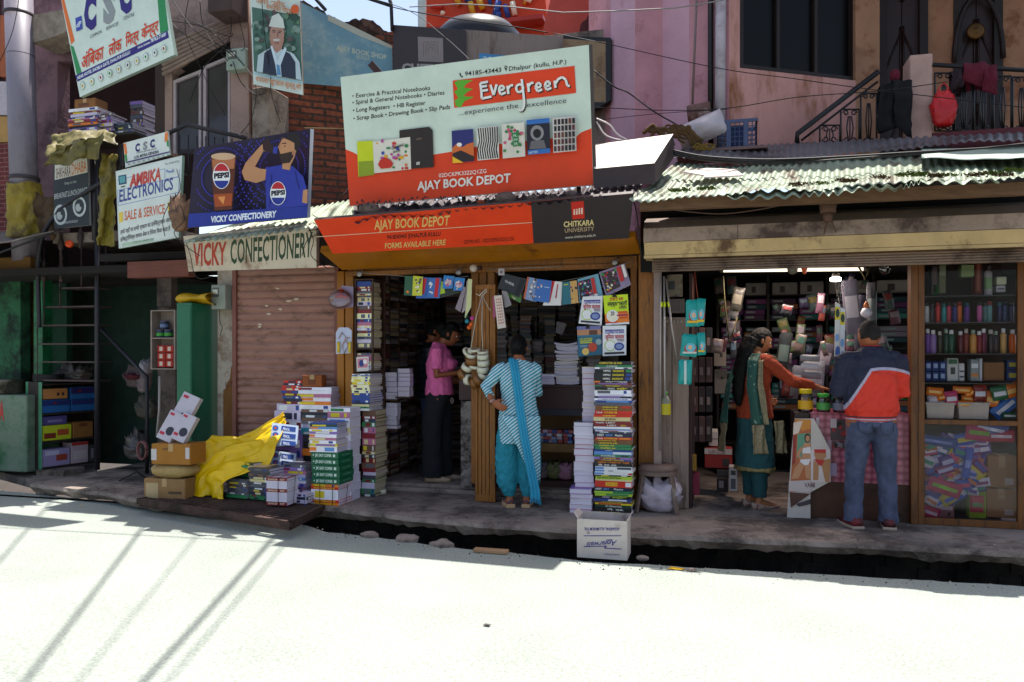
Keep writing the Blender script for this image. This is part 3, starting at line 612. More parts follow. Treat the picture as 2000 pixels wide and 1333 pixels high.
q=MB();q.poly([A,B,C_,D_]);q.build('white_face',mat('bleached white acrylic','#d8ccb8',.6,.05),t)
E1,E2=P(1160,368,-.62),P(1281,357,-.62);E3=P(1318,305,-.2);E4=P(1160,330,-.2)
q=MB();q.add([A,B,C_,D_,E1,E2,E3,E4],[(4,5,1,0),(5,6,2,1),(6,7,3,2),(7,4,0,3),(4,7,6,5)]);q.v=[v-Vector((0,-.001,.002))for v in q.v];q.build('casing',mat('dark brown casing','#3a2c2a',.6,.2),t)
BP=.15
MUST=mat('ochre brown enamel','#a0620c',.4,.12,5,.08,20,dirt='#5a3208',dscale=3,damt=.25)
q=MB();a0,a1,b0,b1=P(625,492,-.42),P(1240,464,-.42),P(668,528,.02),P(1252,496,.02)
q.prism([a0,a1,b1,b0],(0,.03,.06));q.build('canopy_board',MUST,label='ochre sloping canopy board under the orange shop sign',cat='canopy')
q=MB()
for(xa,xb,yt,yb,Y,d_)in((658,672,530,905,.2,.1),(674,690,530,915,.17,.12)):pbox(q,xa,xb,yt,yb,Y,d_)
q.build('door_post',MUST,bevel=.004,label='ochre wooden post between the pink shutter and the book shop',cat='post')
q=MB();pbox(q,920,934,525,945,BP,.1);pbox(q,936,950,525,945,BP+.012,.09);pbox(q,952,966,525,945,BP,.1);q.v=[Vector((v.x,v.y,max(v.z,SL+.002)if v.z<.5 else v.z))for v in q.v]
q.build('door_post',WOODM,bevel=.004,label='grooved brown wooden post in the middle of the book shop front',cat='post')
q=MB();pbox(q,1231,1244,470,985,.12,.1);pbox(q,1247,1277,470,1000,.05,.12)
q.v=[Vector((v.x,v.y,SL+.002 if v.z<.5 else v.z))for v in q.v]
q.build('door_post',WOODM,bevel=.004,label='wide brown wooden post between the book shop and the general store',cat='post')
q=MB();xa,xb=PXY(675,.1),PXY(1245,.1);q.box(xa,xb,.14,.24,ZZ(960,528,.14),ZZ(960,500,.14));q.box(xa,xb,.115,.14,ZZ(960,532,.12),ZZ(960,522,.12));q.build('lintel',WOODM,bevel=.004,label='brown lintel beam above the book shop doorway',cat='beam')
t=thing('folded_door','tall narrow slatted brown door leaf folded open in the book shop doorway','door',P(945,970,-.02));YD=-.02
xl,xr=PXY(928,YD),PXY(967,YD);zt_,zb_=ZZ(947,556,YD),SL+.003
q=MB();q.box(xl,xl+.024,YD,YD+.035,zb_,zt_);q.box(xr-.024,xr,YD,YD+.035,zb_,zt_);q.box(xl+.024,xr-.024,YD,YD+.035,zt_-.05,zt_);q.box(xl+.024,xr-.024,YD,YD+.035,zb_,zb_+.07);q.build('frame',WOODM,t,bevel=.003)
q=MB();nsl=4;ww=(xr-xl-.048)/nsl
for k in range(nsl):q.box(xl+.024+k*ww+.003,xl+.024+(k+1)*ww-.003,YD+.012+(k%2)*.006,YD+.03,zb_+.07,zt_-.05)
q.build('slats',WOODM,t)
STZ=.2
q=MB();q.box(PXY(690,.36),PXY(1240,.36)-.02,.36,2.28,SL+.001,STZ);q.box(PXY(690,.3),PXY(1240,.3)-.02,.28,.355,SL+.001,SL+.05);q.build('door_step',CONC,bevel=.012,seg=2,label='low concrete step in the book shop doorway',cat='step')
YS=.32;sx0,sx1=PXY(466,YS),PXY(657,YS);sz0,sz1=SL,ZZ(560,522,YS)
SHUT=mat('faded pink brown shutter paint','#976c5e',.6,.14,3,.1,30,dirt='#5e3f30',dscale=2.2,damt=.4,stretch=(1,1,3))
t=thing('roller_shutter','closed pinkish brown roller shutter of the confectionery','shutter',((sx0+sx1)/2,YS,sz0))
ns=29
q=MB();q.grid(lambda u,v:Vector((sx0+(sx1-sx0)*u,YS-.022*(abs(math.sin(v*ns*math.pi))**.45)+.006*noise.noise(Vector((u*3,v*5,0))),sz0+(sz1-sz0)*v)),8,ns*8,0,True)
q.build('slats',SHUT,t)
q=MB();q.box(sx0-.05,sx0,YS-.05,YS+.03,sz0,sz1);q.box(sx1,sx1+.05,YS-.05,YS+.03,sz0,sz1);q.build('side_rails',mat('shutter rail paint','#7d4c40',.6,.2),t,bevel=.003)
q=MB();random.seed(8);sp=wallpanel(YS-.026)
for(x,y)in((540,562),(575,583),(560,587),(522,612),(519,596),(505,637),(505,632),(545,603),(578,583)):sp.poly([(x,y),(x+rnd(5,12),y+rnd(-1,2)),(x+rnd(2,5),y+4),(x-2,y+2)],'#c9b49a')
sp.finish(t,'paper_scraps')
YW=.36;WHP=mat('peeling whitewash','#b9ab9c',.9,.15,5,.5,20,dirt='#6b4a34',dscale=2.5,damt=.45)
q=MB();q.box(PXY(425,YW),PXY(458,YW),YW,YW+.12,SL,ZZ(400,500,YW));q.build('wall',WHP,label='whitewashed wall strip between the green locker and the shutter',cat='wall')
wp=wallpanel(YW)
wd=wp.slab([(436,855),(457,855),(457,720),(452,715),(449,740),(444,748),(440,760),(436,762)],.012,w=.012);wdo=wd.build('board',mat('raw tan wood','#7d5228',.8,.25,6,.3,stretch=(5,5,.8)),label='bare tan board with a painted number left of the shutter',cat='board')
wq=wallpanel(YW-.0125);wq.text('L-72',(441,757),(458,756),11,'#5d1c14',.02);wq.finish(wdo)
q=MB();q.box(PXY(248,.1),PXY(368,.1),.1,.22,ZZ(300,542,.1),ZZ(300,510,.1));q.build('beam',mat('reddish brown beam','#6b3a2c',.7,.2,5,.3,stretch=(1,6,6)),bevel=.006,label='reddish wooden beam left of the confectionery sign',cat='beam')
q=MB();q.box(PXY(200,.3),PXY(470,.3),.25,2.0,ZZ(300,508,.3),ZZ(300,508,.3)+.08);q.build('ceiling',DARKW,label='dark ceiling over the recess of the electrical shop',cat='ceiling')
YL=1.0
LIL=mat('dusty mauve plaster','#7d5f66',.85,.15,2.5,.3,20,dirt='#4f3a40',dscale=1.5)
t=thing('building','mauve plastered upper storey behind the tilted sign at left','building',P(150,460,YL))
wl=wallpanel(YL)
wl.slab([(-260,-60),(112,-60),(112,470),(-260,470)],.2).build('wall',LIL,t)
wl.slab([(112,-60),(310,-60),(310,120),(112,120)],.2).build('wall',LIL,t)
q=MB();q.box(PXY(40,2),PXY(380,2),2.0,2.1,2.2,7.4);q.build('back_wall',mat('dim brown room','#32221f',.9,.2),t)
q=MB();q.box(PXY(110,.6),PXY(340,.6),.55,2.0,ZZ(200,470,.6)-.02,ZZ(200,470,.6)+.1);q.build('balcony_floor',CONC,t)
q=MB();pts_=[P(60,30,.6),P(130,18,.6),P(130,62,.6),P(100,74,.6),P(62,84,.6)];q.prism(pts_,(0,.5,0));q.build('broken_eave',mat('crumbling concrete','#8a7c70',.95,.4,8,1,20),t)
t=thing('building','orange framed house with red brick base at the far left edge','building',P(0,470,.9))
wf_=wallpanel(.9)
wf_.slab([(-300,280),(27,280),(27,475),(-300,475)],.2,w=.02).build('brick_base',brickmat('dark red brickwork','#6e2e2e','#5b2426','#8a5a52',bw=.2,bh=.06,ms=.008),t)
wf_.slab([(-300,152),(20,160),(20,225),(-300,222)],.2,w=.03).build('white_grille_band',mat('white net','#b5aab2',.8,.2,30),t)
wf_.slab([(-300,226),(24,228),(24,278),(-300,278)],.2,w=.025).build('ochre_band',mat('tan plaster','#a8814c',.85,.15),t)
wf_.slab([(-300,-60),(-14,-60),(-14,150),(-300,150)],.1,w=.03).build('window_frame',mat('orange varnished wood','#a3501c',.5,.2),t)
wf_.slab([(0,30),(18,30),(18,150),(0,150)],.1,w=.03).build('window_frame',mat('orange varnished wood','#a3501c'),t)
wf_.slab([(-14,30),(0,30),(0,150),(-14,150)],.02,w=.0).build('pane',GD,t)
t=thing('pole','thick grey steel pole rising at the left edge','pole',P(45,470,.55));b0_=P(52,480,.55);t0_=P(34,-80,.55)
q=MB();q.tube([b0_-Vector((0,0,.2)),t0_],.158,26);q.build('shaft',mat('grey painted steel pipe','#7c7580',.5,.1,3,dirt='#5d555c',dscale=1.5,stretch=(1,1,.4)),t)
for yy in(30,350,110):
 k=(480-yy)/560;c=b0_.lerp(t0_,k);q=MB();q.lathe(c,[(.165,-.022),(.172,-.02),(.172,.02),(.165,.022)]if yy!=110 else[(.159,-.004),(.161,0),(.159,.004)],26,cap=False);q.build('band',mat('dark clamp','#3c3238',.6),t)
def wrap(u,v):
 a=R(-200+230*u);c=b0_.lerp(t0_,(480-(466-104*v))/560);r=.19+.035*noise.noise(Vector((a*2,v*3,0)))+.02*math.sin(a*7+v*6)*(1-v);return c+Vector((r*math.cos(a),r*math.sin(a),.02*math.sin(u*9)))
cloth('pole_wrap',wrap,60,26,mat('dirty yellow plastic','#8f7a1c',.5,.25,5,.3,dirt='#4d3c1c',dscale=3,damt=.5),'dirty yellow plastic sheet wrapped round the foot of the pole','tarpaulin',.02,9)
t=thing('awning','grey sagging canvas awning at the left edge','awning',P(60,500,.2))
def aw(u,v):
 a=P(-160+265*u,498-46*u**1.4,-.1);b=P(-160+290*u,470-30*u,.8);p=a.lerp(b,v);p.z-=.05*math.sin(math.pi*v)+.02*noise.noise(Vector((u*5,v*4,0)));return p
q=MB();q.grid(aw,30,10);q.build('canvas',mat('grey dusty canvas','#6a625c',.9,.2,5,.4),t,solid=.008)
q=MB();q.tube([P(-160,500,-.08),P(0,494,-.08),P(104,455,-.08)],.012,6);q.build('edge_rod',BLACKM,t)
wallbox('wall','peeling green wall at the far left',GREENW,[(PXY(-300,.95),PXY(40,.95),.95,1.1,0,2.55)])
q=MB();q.box(PXY(-300,1.2),PXY(80,1.2),1.25,1.3,0,2.6);q.build('door_panel',mat('old mustard plywood','#7d561c',.8,.25,4,.3,dirt='#3a2a12'),label='mustard plywood panel between the green walls',cat='panel')
wallbox('pillar','bright green pillar behind the iron stairs',mat('green gloss paint','#1d6b40',.5,.2,4,dirt='#12301f'),[(PXY(66,.85),PXY(83,.85),.85,1.0,0,2.55)],'pillar')
wallbox('wall','green side wall behind the stair treads',mat('dim green paint','#17432c',.7,.3),[(PXY(83,1.3),PXY(130,1.3),1.3,1.4,0,2.55)])
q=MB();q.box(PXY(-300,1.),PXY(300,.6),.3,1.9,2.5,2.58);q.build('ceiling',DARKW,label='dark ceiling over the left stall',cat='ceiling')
q=MB();yv=.5;q.box(PXY(-300,yv),PXY(70,yv),.42,.5,ZZ(30,528,.5),ZZ(30,505,.5));q.build('beam',mat('yellow brown board','#6b4a1c',.8),label='yellowish board under the awning',cat='beam')
q=MB();lp=[Z(x,y,.02)for x,y in((-300,900),(0,922),(70,940),(110,950),(190,950),(190,905),(-300,850))];q.prism([p+Vector((0,0,-.1))for p in lp],(0,0,.1));q.build('pavement',CONC,kind='structure',label='low broken concrete apron at the left',origin=(0,0,0))
q=MB();q.box(PXY(590,.5),PXY(700,.5),.45,.55,ZZ(640,540,.5),ZZ(640,430,.5));q.build('wall',mat('dark filler','#2a211e',.9,.3),label='dark filler behind the gap between the two shop signs',cat='wall')  # filler box added to close a bright gap between the signs
q=MB();q.box(PXY(-300,1.4),PXY(120,1.4),1.4,1.5,2.3,ZZ(20,440,1.4));q.build('wall',mat('dark filler','#2a211e'),label='dark filler behind the grey awning',cat='wall')  # another added filler, hiding a patch of sky by the awning
# ==== signs, upper left details, cables
random.seed(31)
def sign(name,label,bl,br,tl,corners,th,side='#cfd2cc',back=None,cat='sign',face='#dfe6dc'):
 pn=Panel(P(*bl),P(*br),P(*tl));t=thing(name,label,cat,pn.at(*corners[0]))
 pn.slab(corners,th).build('casing',ink(side),t)
 pn.poly(corners,face,.0008);return t,pn
WHT='#e3ece2';ORG='#dd3c10';NAVY='#2a1f6e'
t,S=sign('billboard','large tilted white and orange billboard reading Evergreen above the book shop roof',(683,403,-.45),(1165,362,-.55),(665,150,-.68),[(665,151),(1150,88),(1159,362),(683,403)],.16,'#4a3a3a',face='#ccd8ca')
S.poly([(1150,88),(1159,362),(1166,365),(1157,87)],'#463c3c',-.004)
tear=[(674.5,292),(690,298),(700,304),(712,309),(740,311),(800,311),(850,302),(880,297),(930,287),(990,280),(1050,273),(1110,268),(1125,268),(1135,259),(1148,254),(1155,251)]
S.poly([(683,402.5),(1158.6,361.5)]+tear[::-1],ORG)
lines=[('• Exercise & Practical Notebooks',(688,192),(840,176)),('• Spiral & General Notebooks • Diaries',(688,205),(868,185)),('• Long Registers  • HB Register',(689,220),(831,205)),('• Scrap Book • Drawing Book • Slip Pads',(690,236),(879,213))]
for s_,a,b in lines:S.text(s_,a,b,8.6,'#2a2426',.012)
S.text('94185-43443',(908,149),(979,141),9,'#2a2426',.012);S.text('Dhalpur (kullu, H.P.)',(994,139),(1106,125),9,'#2a2426',.008)
S.line([(898,143),(900,149),(904,151)],1.2,'#2a2426');S.disc(988,132,3,3.4,'#2a2426');S.poly([(985.5,134),(990.5,133.5),(988.5,140)],'#2a2426');S.disc(988,132,1.2,1.3,'#ccd8ca')
S.poly([(884,158),(1122,129),(1125,182),(887,211)],ORG)
for k in range(3):
 y0=158+k*17;S.poly([(887,y0+4),(893,y0),(905,y0-1.5),(924,y0-1),(913,y0+5),(905,y0+13),(924,y0+16),(905,y0+24),(897,y0+20),(889,y0+13)][:9]if k<2 else[(888,y0+4),(900,y0-2),(926,y0-3),(908,y0+5),(899,y0+19),(890,y0+15)],'#5aa82a')
def evergreen(dx,dy,col,r):
 st=[[(953,160),(938,163),(940,178),(953,176)],[(940,170),(951,168)],[(940,178),(941,193),(960,189)],[(958,166),(964,186),(970,165)],[(974,177),(984,175),(984,169),(977,168),(974,176),(978,185),(988,181)],[(991,168),(993,184)],[(992,174),(997,167),(1002,167)],[(1019,166),(1013,165),(1008,170),(1009,178),(1014,181),(1021,177),(1022,170),(1017,165)],[(1019,155),(1024,200),(1023,210),(1018,217),(1013,214)],[(1031,163),(1033,180)],[(1032,170),(1036,163),(1042,162)],[(1046,172),(1056,170),(1055,163),(1049,163),(1046,171),(1050,179),(1059,175)],[(1064,170),(1074,167),(1073,160),(1067,160),(1064,168),(1068,176),(1077,172)],[(1083,158),(1085,172)],[(1084,165),(1090,155),(1098,151),(1105,156),(1108,168),(1113,168)]]
 for s_ in st:S.line([(x+dx,y+dy)for x,y in s_],r,col)
evergreen(2,2,'#2a1c18',2.5);evergreen(0,0,'#e6e4de',2.3)
S.text('...experience the',(896,226),(1012,211),10,'#3a3436');S.text('excellence',(1029,210),(1106,201),10,'#3a3436')
S.text('02DCKPK3322Q1ZG',(857,347),(950,338),8,'#e8ded4',.01);S.text('AJAY BOOK DEPOT',(815,372),(997,356),17,'#e8ded4',.03)
S.poly([(697,277),(728,275),(731,342),(700,346)],'#c4cc18');S.poly([(700,316),(729,314),(731,342),(701,346)],'#8a9a20')
S.poly([(780,255),(838,248),(845,255),(847,327),(792,331),(780,300)],'#2a201e');S.poly([(728,277),(801,268),(803,331),(731,339)],'#d9d2c4')
for k in range(26):
 x,y=rnd(736,796),rnd(274,330);c_=random.choice(['#c9302a','#2f7d4a','#3a4aa0','#e0a020','#b04a90','#e0701c']);S.disc(x,y,rnd(2,5),rnd(2,4),c_,7)
S.poly([(738,322),(742,313),(752,308),(762,312),(768,320),(764,328),(744,330)],'#c22a1a');S.text('DRAWING',(765,293),(789,285),5,'#1a1a1a',.03);S.text('BOOK',(768,300),(782,296),4.5,'#1a1a1a',.03);S.poly([(813,317),(820,316),(820,322),(813,323)],'#b8b0a8')
S.text('DIARY',(814,274),(824,273),4,'#a08070')
def tile(x0,y0,w_,h_):return[(x0,y0),(x0+w_,y0-w_*.09),(x0+w_+2,y0+h_-w_*.09),(x0+2,y0+h_)]
S.poly(tile(882,256,42,63),'#26286a');S.poly([(883,290),(892,281),(903,288),(912,282),(925,278),(926,312),(884,318)],'#c9642c');S.poly([(884,300),(900,294),(926,306),(926,314),(884,319)],'#2a1a20');S.poly([(884,306),(905,318),(884,319)],'#e8b41c');S.disc(897,283,5,4,'#e0dcd4')
S.poly(tile(931,250,42,64),'#d6cfc8')
for k in range(9):S.line([(934+k*4.6,251-k*.4),(937+k*4.3,275),(933+k*4.5,292),(936+k*4.5,312-k*.4)],1.2,'#1e1a1c')
S.poly(tile(980,243,44,67),'#d8d0c4')
for k in range(24):x,y=rnd(985,1020),rnd(246,300);S.disc(x,y,3.4,3.2,random.choice(['#b83a5c','#3a7a48','#c85a78','#4a8a50']),7)
S.poly([(1000,260),(1012,259),(1013,285),(1002,287)],'#2f7a44');S.text('FL',(1003,268),(1010,267),5,WHT);S.text('OW',(1002,276),(1011,275),5,WHT);S.text('ER',(1004,284),(1011,283),5,WHT)
S.poly(tile(1028,235,45,68),'#1e1c2c');S.poly([(1028,235),(1073,231),(1073,240),(1029,244)],'#2f6ab4');S.disc(1049,260,13,15,'#8a8688');S.disc(1049,261,8,9,'#141218');S.poly([(1037,276),(1062,274),(1067,290),(1034,292)],'#6a6468');S.poly([(1031,294),(1074,290),(1075,299),(1031,303)],'#2f6ab4');S.text('NOTES',(1033,301),(1050,299),4.5,WHT)
S.poly(tile(1079,231,45,68),'#c9c0bc')
for i in range(6):
 for j in range(5):S.poly([(1082+i*7.1,234+j*13-i*.6),(1087+i*7.1,233.6+j*13-i*.6),(1087.3+i*7.1,244+j*13-i*.6),(1082.3+i*7.1,244.4+j*13-i*.6)],random.choice(['#2a1c22','#5a2a30','#3a2a2a','#1c1a20','#6b3a2a']))
S.finish(t)
q=MB()
for x in(700,905,1130):q.tube([S.at(x,395-(x-683)*.085,-.1),S.at(x,415-(x-683)*.085,-.1)+Vector((0,.05,-.12))],.02,6)
q.build('foot_struts',mat('rusty iron','#4a3430',.8,.3),t)
q=MB();a=P(728,122,-.4);q.obox(P(740,143,-.4),P(757,160,-.4)-P(724,122,-.4),(0,.02,0),(.05,0,.04));q.build('iron_bar',mat('rusty iron','#4a3430'),label='short dark perforated iron bar sticking up behind the billboard',cat='bar')
t,S=sign('shop_sign','long orange and black shop sign reading Ajay Book Depot under the tin roof',(650,494,-.45),(1228,466,-.45),(615,442,-.7),[(613,430),(1236,378),(1228,466),(650,496)],.03,'#3a2a26',face=ORG)
S.poly([(1037,395),(1238,378),(1228,466),(1042,476)],'#332a2c');S.text('AJAY BOOK DEPOT',(731,449),(877,440),19,'#d9b46c',.02);S.line([(618,463),(1040,435)],.7,'#d8b49c')
S.text('9418543443 |DHALPUR KULLU',(756,468),(860,461),8.5,'#2c1a16',.015);S.text('FORMS AVAILABLE HERE',(752,486),(870,479),11,'#d9b46c',.02);S.text('GSTIN NO. : 02DCKPK3322Q1ZG',(906,477),(1004,470),7.5,'#2c1a16')
S.poly([(1115,395),(1140,393),(1142,427),(1118,429)],'#c42a1c');S.text('iill',(1120,420),(1138,418),12,'#e0d0c4',.02);S.text('CHITKARA',(1101,444),(1160,440),11,'#d9c48c',.025);S.text('UNIVERSITY',(1103,455),(1160,451),8.5,'#c4a888');S.text('www.chitkara.edu.in',(1104,467),(1163,462),5.5,'#d8d0c4')
S.finish(t)
t,S=sign('shop_sign','stained white sign painted Vicky Confectionery in red and green letters',(372,530,-.3),(618,523,-.3),(368,460,-.42),[(358,462),(618,436),(618,523),(368,531)],.06,'#8a6a5a',face='#bfae98')
S.poly([(358,462),(618,436),(618,523),(368,531)],mat('stained white board','#c2b3a0',.7,.1,4,dirt='#7d5a44',dscale=2.4,damt=.35))
S.text('VICKY',(377,519),(442,516),44,'#a5301c',.03);S.text('CONFECTIONERY',(450,515),(609,501),48,'#1c3a24',.02)
for a,b in(((377,519),(442,516)),):pass
S.finish(t)
t,S=sign('sign_board','dark blue cola advertising board with a drinking man above the confectionery',(367,444,-.35),(600,430,-.35),(380,288,-.5),[(380,290),(606,252),(600,426),(366,446)],.05,'#b8bcc4',face='#1f1636')
S.poly([(606,252),(613,253),(606,425),(600,426)],'#b8bcc4',-.001)
for(cx_,cy_,r0)in((432,345,0),(545,330,0)):
 for k in range(5):
  r=38+k*13;n=64
  for i in range(n):
   a=2*math.pi*i/n;x,y=cx_+r*math.cos(a),cy_+r*1.08*math.sin(a)-(r*math.cos(a))*.1
   if 384<x<600 and 292-(x-380)*.16<y<418-(x-380)*.08:S.disc(x,y,1.5,1.7,'#3a34b0',5)
S.poly([(366.5,445),(600,425),(601,403),(369,418)],'#1c2f8f');S.text('VICKY CONFECTIONERY',(412,435),(540,424),12,'#dfe4ee',.04,.1)
S.poly([(412,308),(461,306),(453,409),(419,412)],'#5a2414');S.poly([(414,312),(459,310),(457,330),(416,332)],'#b06a44');S.disc(436,306,24,7,'#c8a484');S.poly([(417,380),(454,378),(452,402),(420,405)],'#a0451c');S.poly([(425,385),(440,384),(436,400)],'#d88a4a')
def roundel(cx_,cy_,r):
 S.disc(cx_,cy_,r,r*1.5,'#e6e6ea',28);S.disc(cx_,cy_-.1*r,r*.88,r*1.32,'#b8202c',24,20,160);S.disc(cx_,cy_+.1*r,r*.88,r*1.32,'#1c2f8f',24,200,340)
 S.text('PEPSI',(cx_-r*.86,cy_+r*.3),(cx_+r*.86,cy_+r*.12),r*.58,'#14142a',.06)
roundel(432.5,344,17)
SK='#b9845e'
S.poly([(518,328),(552,322),(572,325),(592,345),(602,380),(600,402),(520,409)],'#26339a')
S.poly([(592,372),(601,370),(600,398),(590,396)],SK)
S.poly([(472,336),(480,318),(500,295),(511,283),(519,287),(512,300),(498,326),(508,330),(520,331),(518,352),(500,358),(478,352)],SK)
S.disc(518,288,9,8,SK,12);S.poly([(512,275),(524,271),(532,288),(541,294),(538,302),(526,298),(514,294)],'#2c1214');S.poly([(534,288),(542,286),(541,301),(533,299)],'#2a3a9a')
S.poly([(549,306),(545,292),(543,287),(547,279),(553,271),(566,268),(577,275),(580,290),(575,308),(568,322),(566,333),(551,330),(552,318)],SK)
S.poly([(556,271),(562,264),(576,259),(586,268),(586,285),(580,297),(575,292),(575,280),(566,275)],'#1c1216');S.poly([(544,302),(554,300),(572,296),(573,306),(566,318),(553,320),(548,312)],'#2c1a18')
S.disc(556,286,1.8,1.1,'#1c1216',8);S.line([(551,281),(559,280)],.9,'#1c1216');S.disc(573,299,3,4.5,'#a8745a',10);S.line([(552,268),(545,286),(548,290)],.5,'#8a5c44');S.line([(530,340),(526,405)],.8,'#1c2878');S.line([(575,335),(584,370)],.8,'#1c2878');roundel(543,378,15.5)
S.finish(t)
q=MB();q.tube([P(595,250,-.3),P(672,252,-.2),P(690,252,0)],.006,5);q.build('stay_rod',mat('tan twine','#8a6a44',.8),label='thin tan rod from the cola board to the billboard',cat='rod')
t,S=sign('sign_board','weathered white board reading Ambika Electronics sale and service',(233,484,-.1),(350,463,-.1),(226,335,-.15),[(226,335),(356,304),(349,464),(232,486)],.04,'#7d9a8a',face='#c9cfca')
S.poly([(229,338),(353,308),(346,461),(235,482)],'#d3d8d2')
for pts in([(230,372),(350,346),(349,376),(231,402),(230,372)],[(230,352),(322,330),(322,351),(350,345),(350,331)]):S.line(pts,.7,'#8a9ac0')
S.text('AMBIKA',(254,366),(314,351),24,'#b0343c',.035,.15);S.text('AMBIKA',(253,365),(313,350),24,'#c8503c',.0,.15);S.text('ELECTRONICS',(233,395),(338,370),24,'#3a4a8c',.02)
S.text('SALE & SERVICE',(243,431),(322,417),19,'#cf5a24',.01);S.poly([(232,416),(240,414),(240,433),(233,436)],'#e0c04a');S.poly([(327,396),(341,393),(340,411),(328,414)],'#e0c04a')
S.text('हमरे यहाँ पर सभी प्रकार का इलेक्ट्रिकल और',(235,458),(332,433),8,'#3a2a3a',.01);S.text('इलेक्ट्रॉनिक्स सामान बेचा व रिपेयर किया जाता है',(235,472),(332,450),8,'#3a2a3a',.01)
S.poly([(231,344),(246,341),(247,359),(232,362)],'#2a4a6a');S.poly([(233,346),(244,343.5),(245,356),(234,359)],'#5a9aa0');S.line([(236,366),(244,364)],1,'#1a1a2a');S.disc(332,334,8,3.6,'#7a8ab8',14);S.disc(332,332,5,2,'#d3d8d2',12);S.text('Mo: 94189-75762',(323,323),(350,317),4,'#4a3a5a')
S.poly([(238,476),(300,466),(300,471),(239,481)],'#a9c0a8');S.text('GSTIN NO. 02ABKPK1234',(259,476),(299,469),3.6,'#3a4a3a');S.finish(t)
t,S=sign('sign_board','small white board with letters CSC above the electronics board',(246,328,-.05),(330,311,-.05),(241,280,-.08),[(241,280),(328,257),(332,303),(245,328)],.02,'#9aa0a0',face='#d6dad6')
S.poly([(241,281),(246,280),(249,300),(244,304)],'#dd7a3a');S.poly([(322,260),(328,258),(328,275),(321,278)],'#dd7a3a');S.poly([(243,304),(247,300),(249,314),(245,318)],'#3a8a4a');S.poly([(325,276),(329,274),(330,288),(326,286)],'#3a8a4a')
for c_,x,y,m_ in(('C',264,297,NAVY),('S',279,293,'#8a8a90'),('C',293,289,NAVY)):S.text(c_,(x,y),(x+9,y-2),15,m_,.05)
S.text('COMMON SERVICES CENTRE',(266,301),(305,292),3.2,'#3a3a5a');S.text('LOK MITRA KENDRA',(262,311),(310,299),6,'#2a2a4a',.02);S.line([(246,318),(331,297)],1.2,NAVY)
for k in range(9):S.disc(252+k*9.5,321-k*2.3,1.8,1.8,'#9aa89a',8)
S.finish(t)
t,S=sign('sign_board','large tilted CSC sign with orange Hindi lettering high at the left',(157,189,-.2),(340,106,-.25),(117,-10,-.3),[(117,-12),(310,-70),(341,107),(156,190)],.05,'#8a9a90',face='#d3dfd6')
S.poly([(117,-12),(122,-14),(146,80),(139,88)],'#e07030');S.poly([(137,88),(144,92),(160,143),(150,146)],'#2f8a52');S.poly([(306,-20),(319,-26),(329,60),(313,66)],'#2f8a52')
S.poly([(147,148),(327,60),(330,74),(151,160)],'#33267a');S.text('NEAR HOTEL SHOBLA GATE, DHALPUR KULLU',(151,156),(254,105),6.5,'#dfe6ea',.03);S.text('NIKHIL SHARMA',(269,96),(293,85),4,'#dfe6ea',.02);S.text('78762-71681',(294,84),(324,70),7,'#dfe6ea',.03)
for c_,x,y,m_ in(('C',164,57,'#33267a'),('S',201,44,'#8f9396'),('C',233,25,'#33267a')):S.text(c_,(x,y),(x+24,y-7),62,m_,.07)
S.text('COMMON',(176,76),(198,65),7,'#2a2a4a',.0);S.text('SERVICES',(207,60),(231,49),7,'#2a2a4a');S.text('CENTRE',(241,40),(262,31),7,'#2a2a4a')
S.text('अंबिका',(159,136),(202,114),26,'#d6401c',.02);S.text('लोक',(212,110),(237,97),24,'#d6401c',.02);S.text('मित्र',(245,92),(271,79),22,'#d6401c',.02);S.text('केन्द्र',(276,77),(309,60),22,'#d6401c',.02)
S.poly([(147,36),(159,31),(161,57),(149,62)],'#3a4aa8');S.text('dP',(149,55),(159,50),10,'#dfe6ea',.02)
for k in range(10):
 x,y=161+k*17.6,168-k*8.1;S.disc(x,y,4.6,7.6,random.choice(['#7a9a7a','#9a8a7a','#8a8a9a']),16);S.disc(x,y,3.9,6.8,'#dce4dc',16);S.disc(x,y,2,3.6,random.choice(['#3a8a4a','#a04a3a','#5a5a6a','#c09a3a']),6)
S.finish(t)
t,S=sign('sign_board','dark restaurant board for breakfast lunch dinner behind the curved handrail',(107,447,.35),(175,440,.35),(105,320,.35),[(104,316),(171,298),(175,440),(106,447)],.03,'#8a8a8a',face='#24292c')
S.poly([(107,320),(170,303),(171,337),(107,352)],'#c9c4b4');S.text('SHIKHARA',(109,349),(138,343),20,'#5a2a24',.01);S.text('DHABA',(140,342),(169,334),22,'#c06a24',.01);S.text('Step in for',(126,361),(150,357),5,'#b8b8b0')
S.text('BREAKFAST,LUNCH,DINNER',(106,390),(171,376),11,'#c4c8c4',.0)
for cx_,cy_ in((118,420),(155,404)):
 S.disc(cx_,cy_,13,20,'#b8bcb8',20);S.disc(cx_,cy_,9.5,15,'#2a2f32',16);S.disc(cx_-2,cy_+2,6,8,'#a8aca8',10);S.disc(cx_+3,cy_-4,3,5,'#2a2f32',8)
S.text('DHALPUR KULLU',(124,438),(152,434),5,'#c4c8c4');S.finish(t)
t,S=sign('poster','portrait poster of a moustached man in a white cap on the concrete column',(495,165,.1),(592,186,.14),(488,0,.1),[(486,-60),(584,-50),(592,186),(495,165)],.02,'#9a7a5a',face='#c9d4cc')
S.poly([(492,14),(586,32),(590,158),(496,140)],'#4a6a5c')
for k in range(60):
 x,y=rnd(496,584),rnd(20,105);S.disc(x,y,rnd(3,8),rnd(3,8),random.choice(['#3a5a48','#64846c','#5a4a48','#7a8f84','#2f4a3c']),7)
S.poly([(501,140),(504,108),(520,98),(535,92),(556,98),(574,106),(585,122),(589,157)],'#b4c4c8');S.poly([(513,143),(516,104),(530,94),(540,128),(556,100),(566,105),(577,122),(578,155)],'#2a2f40')
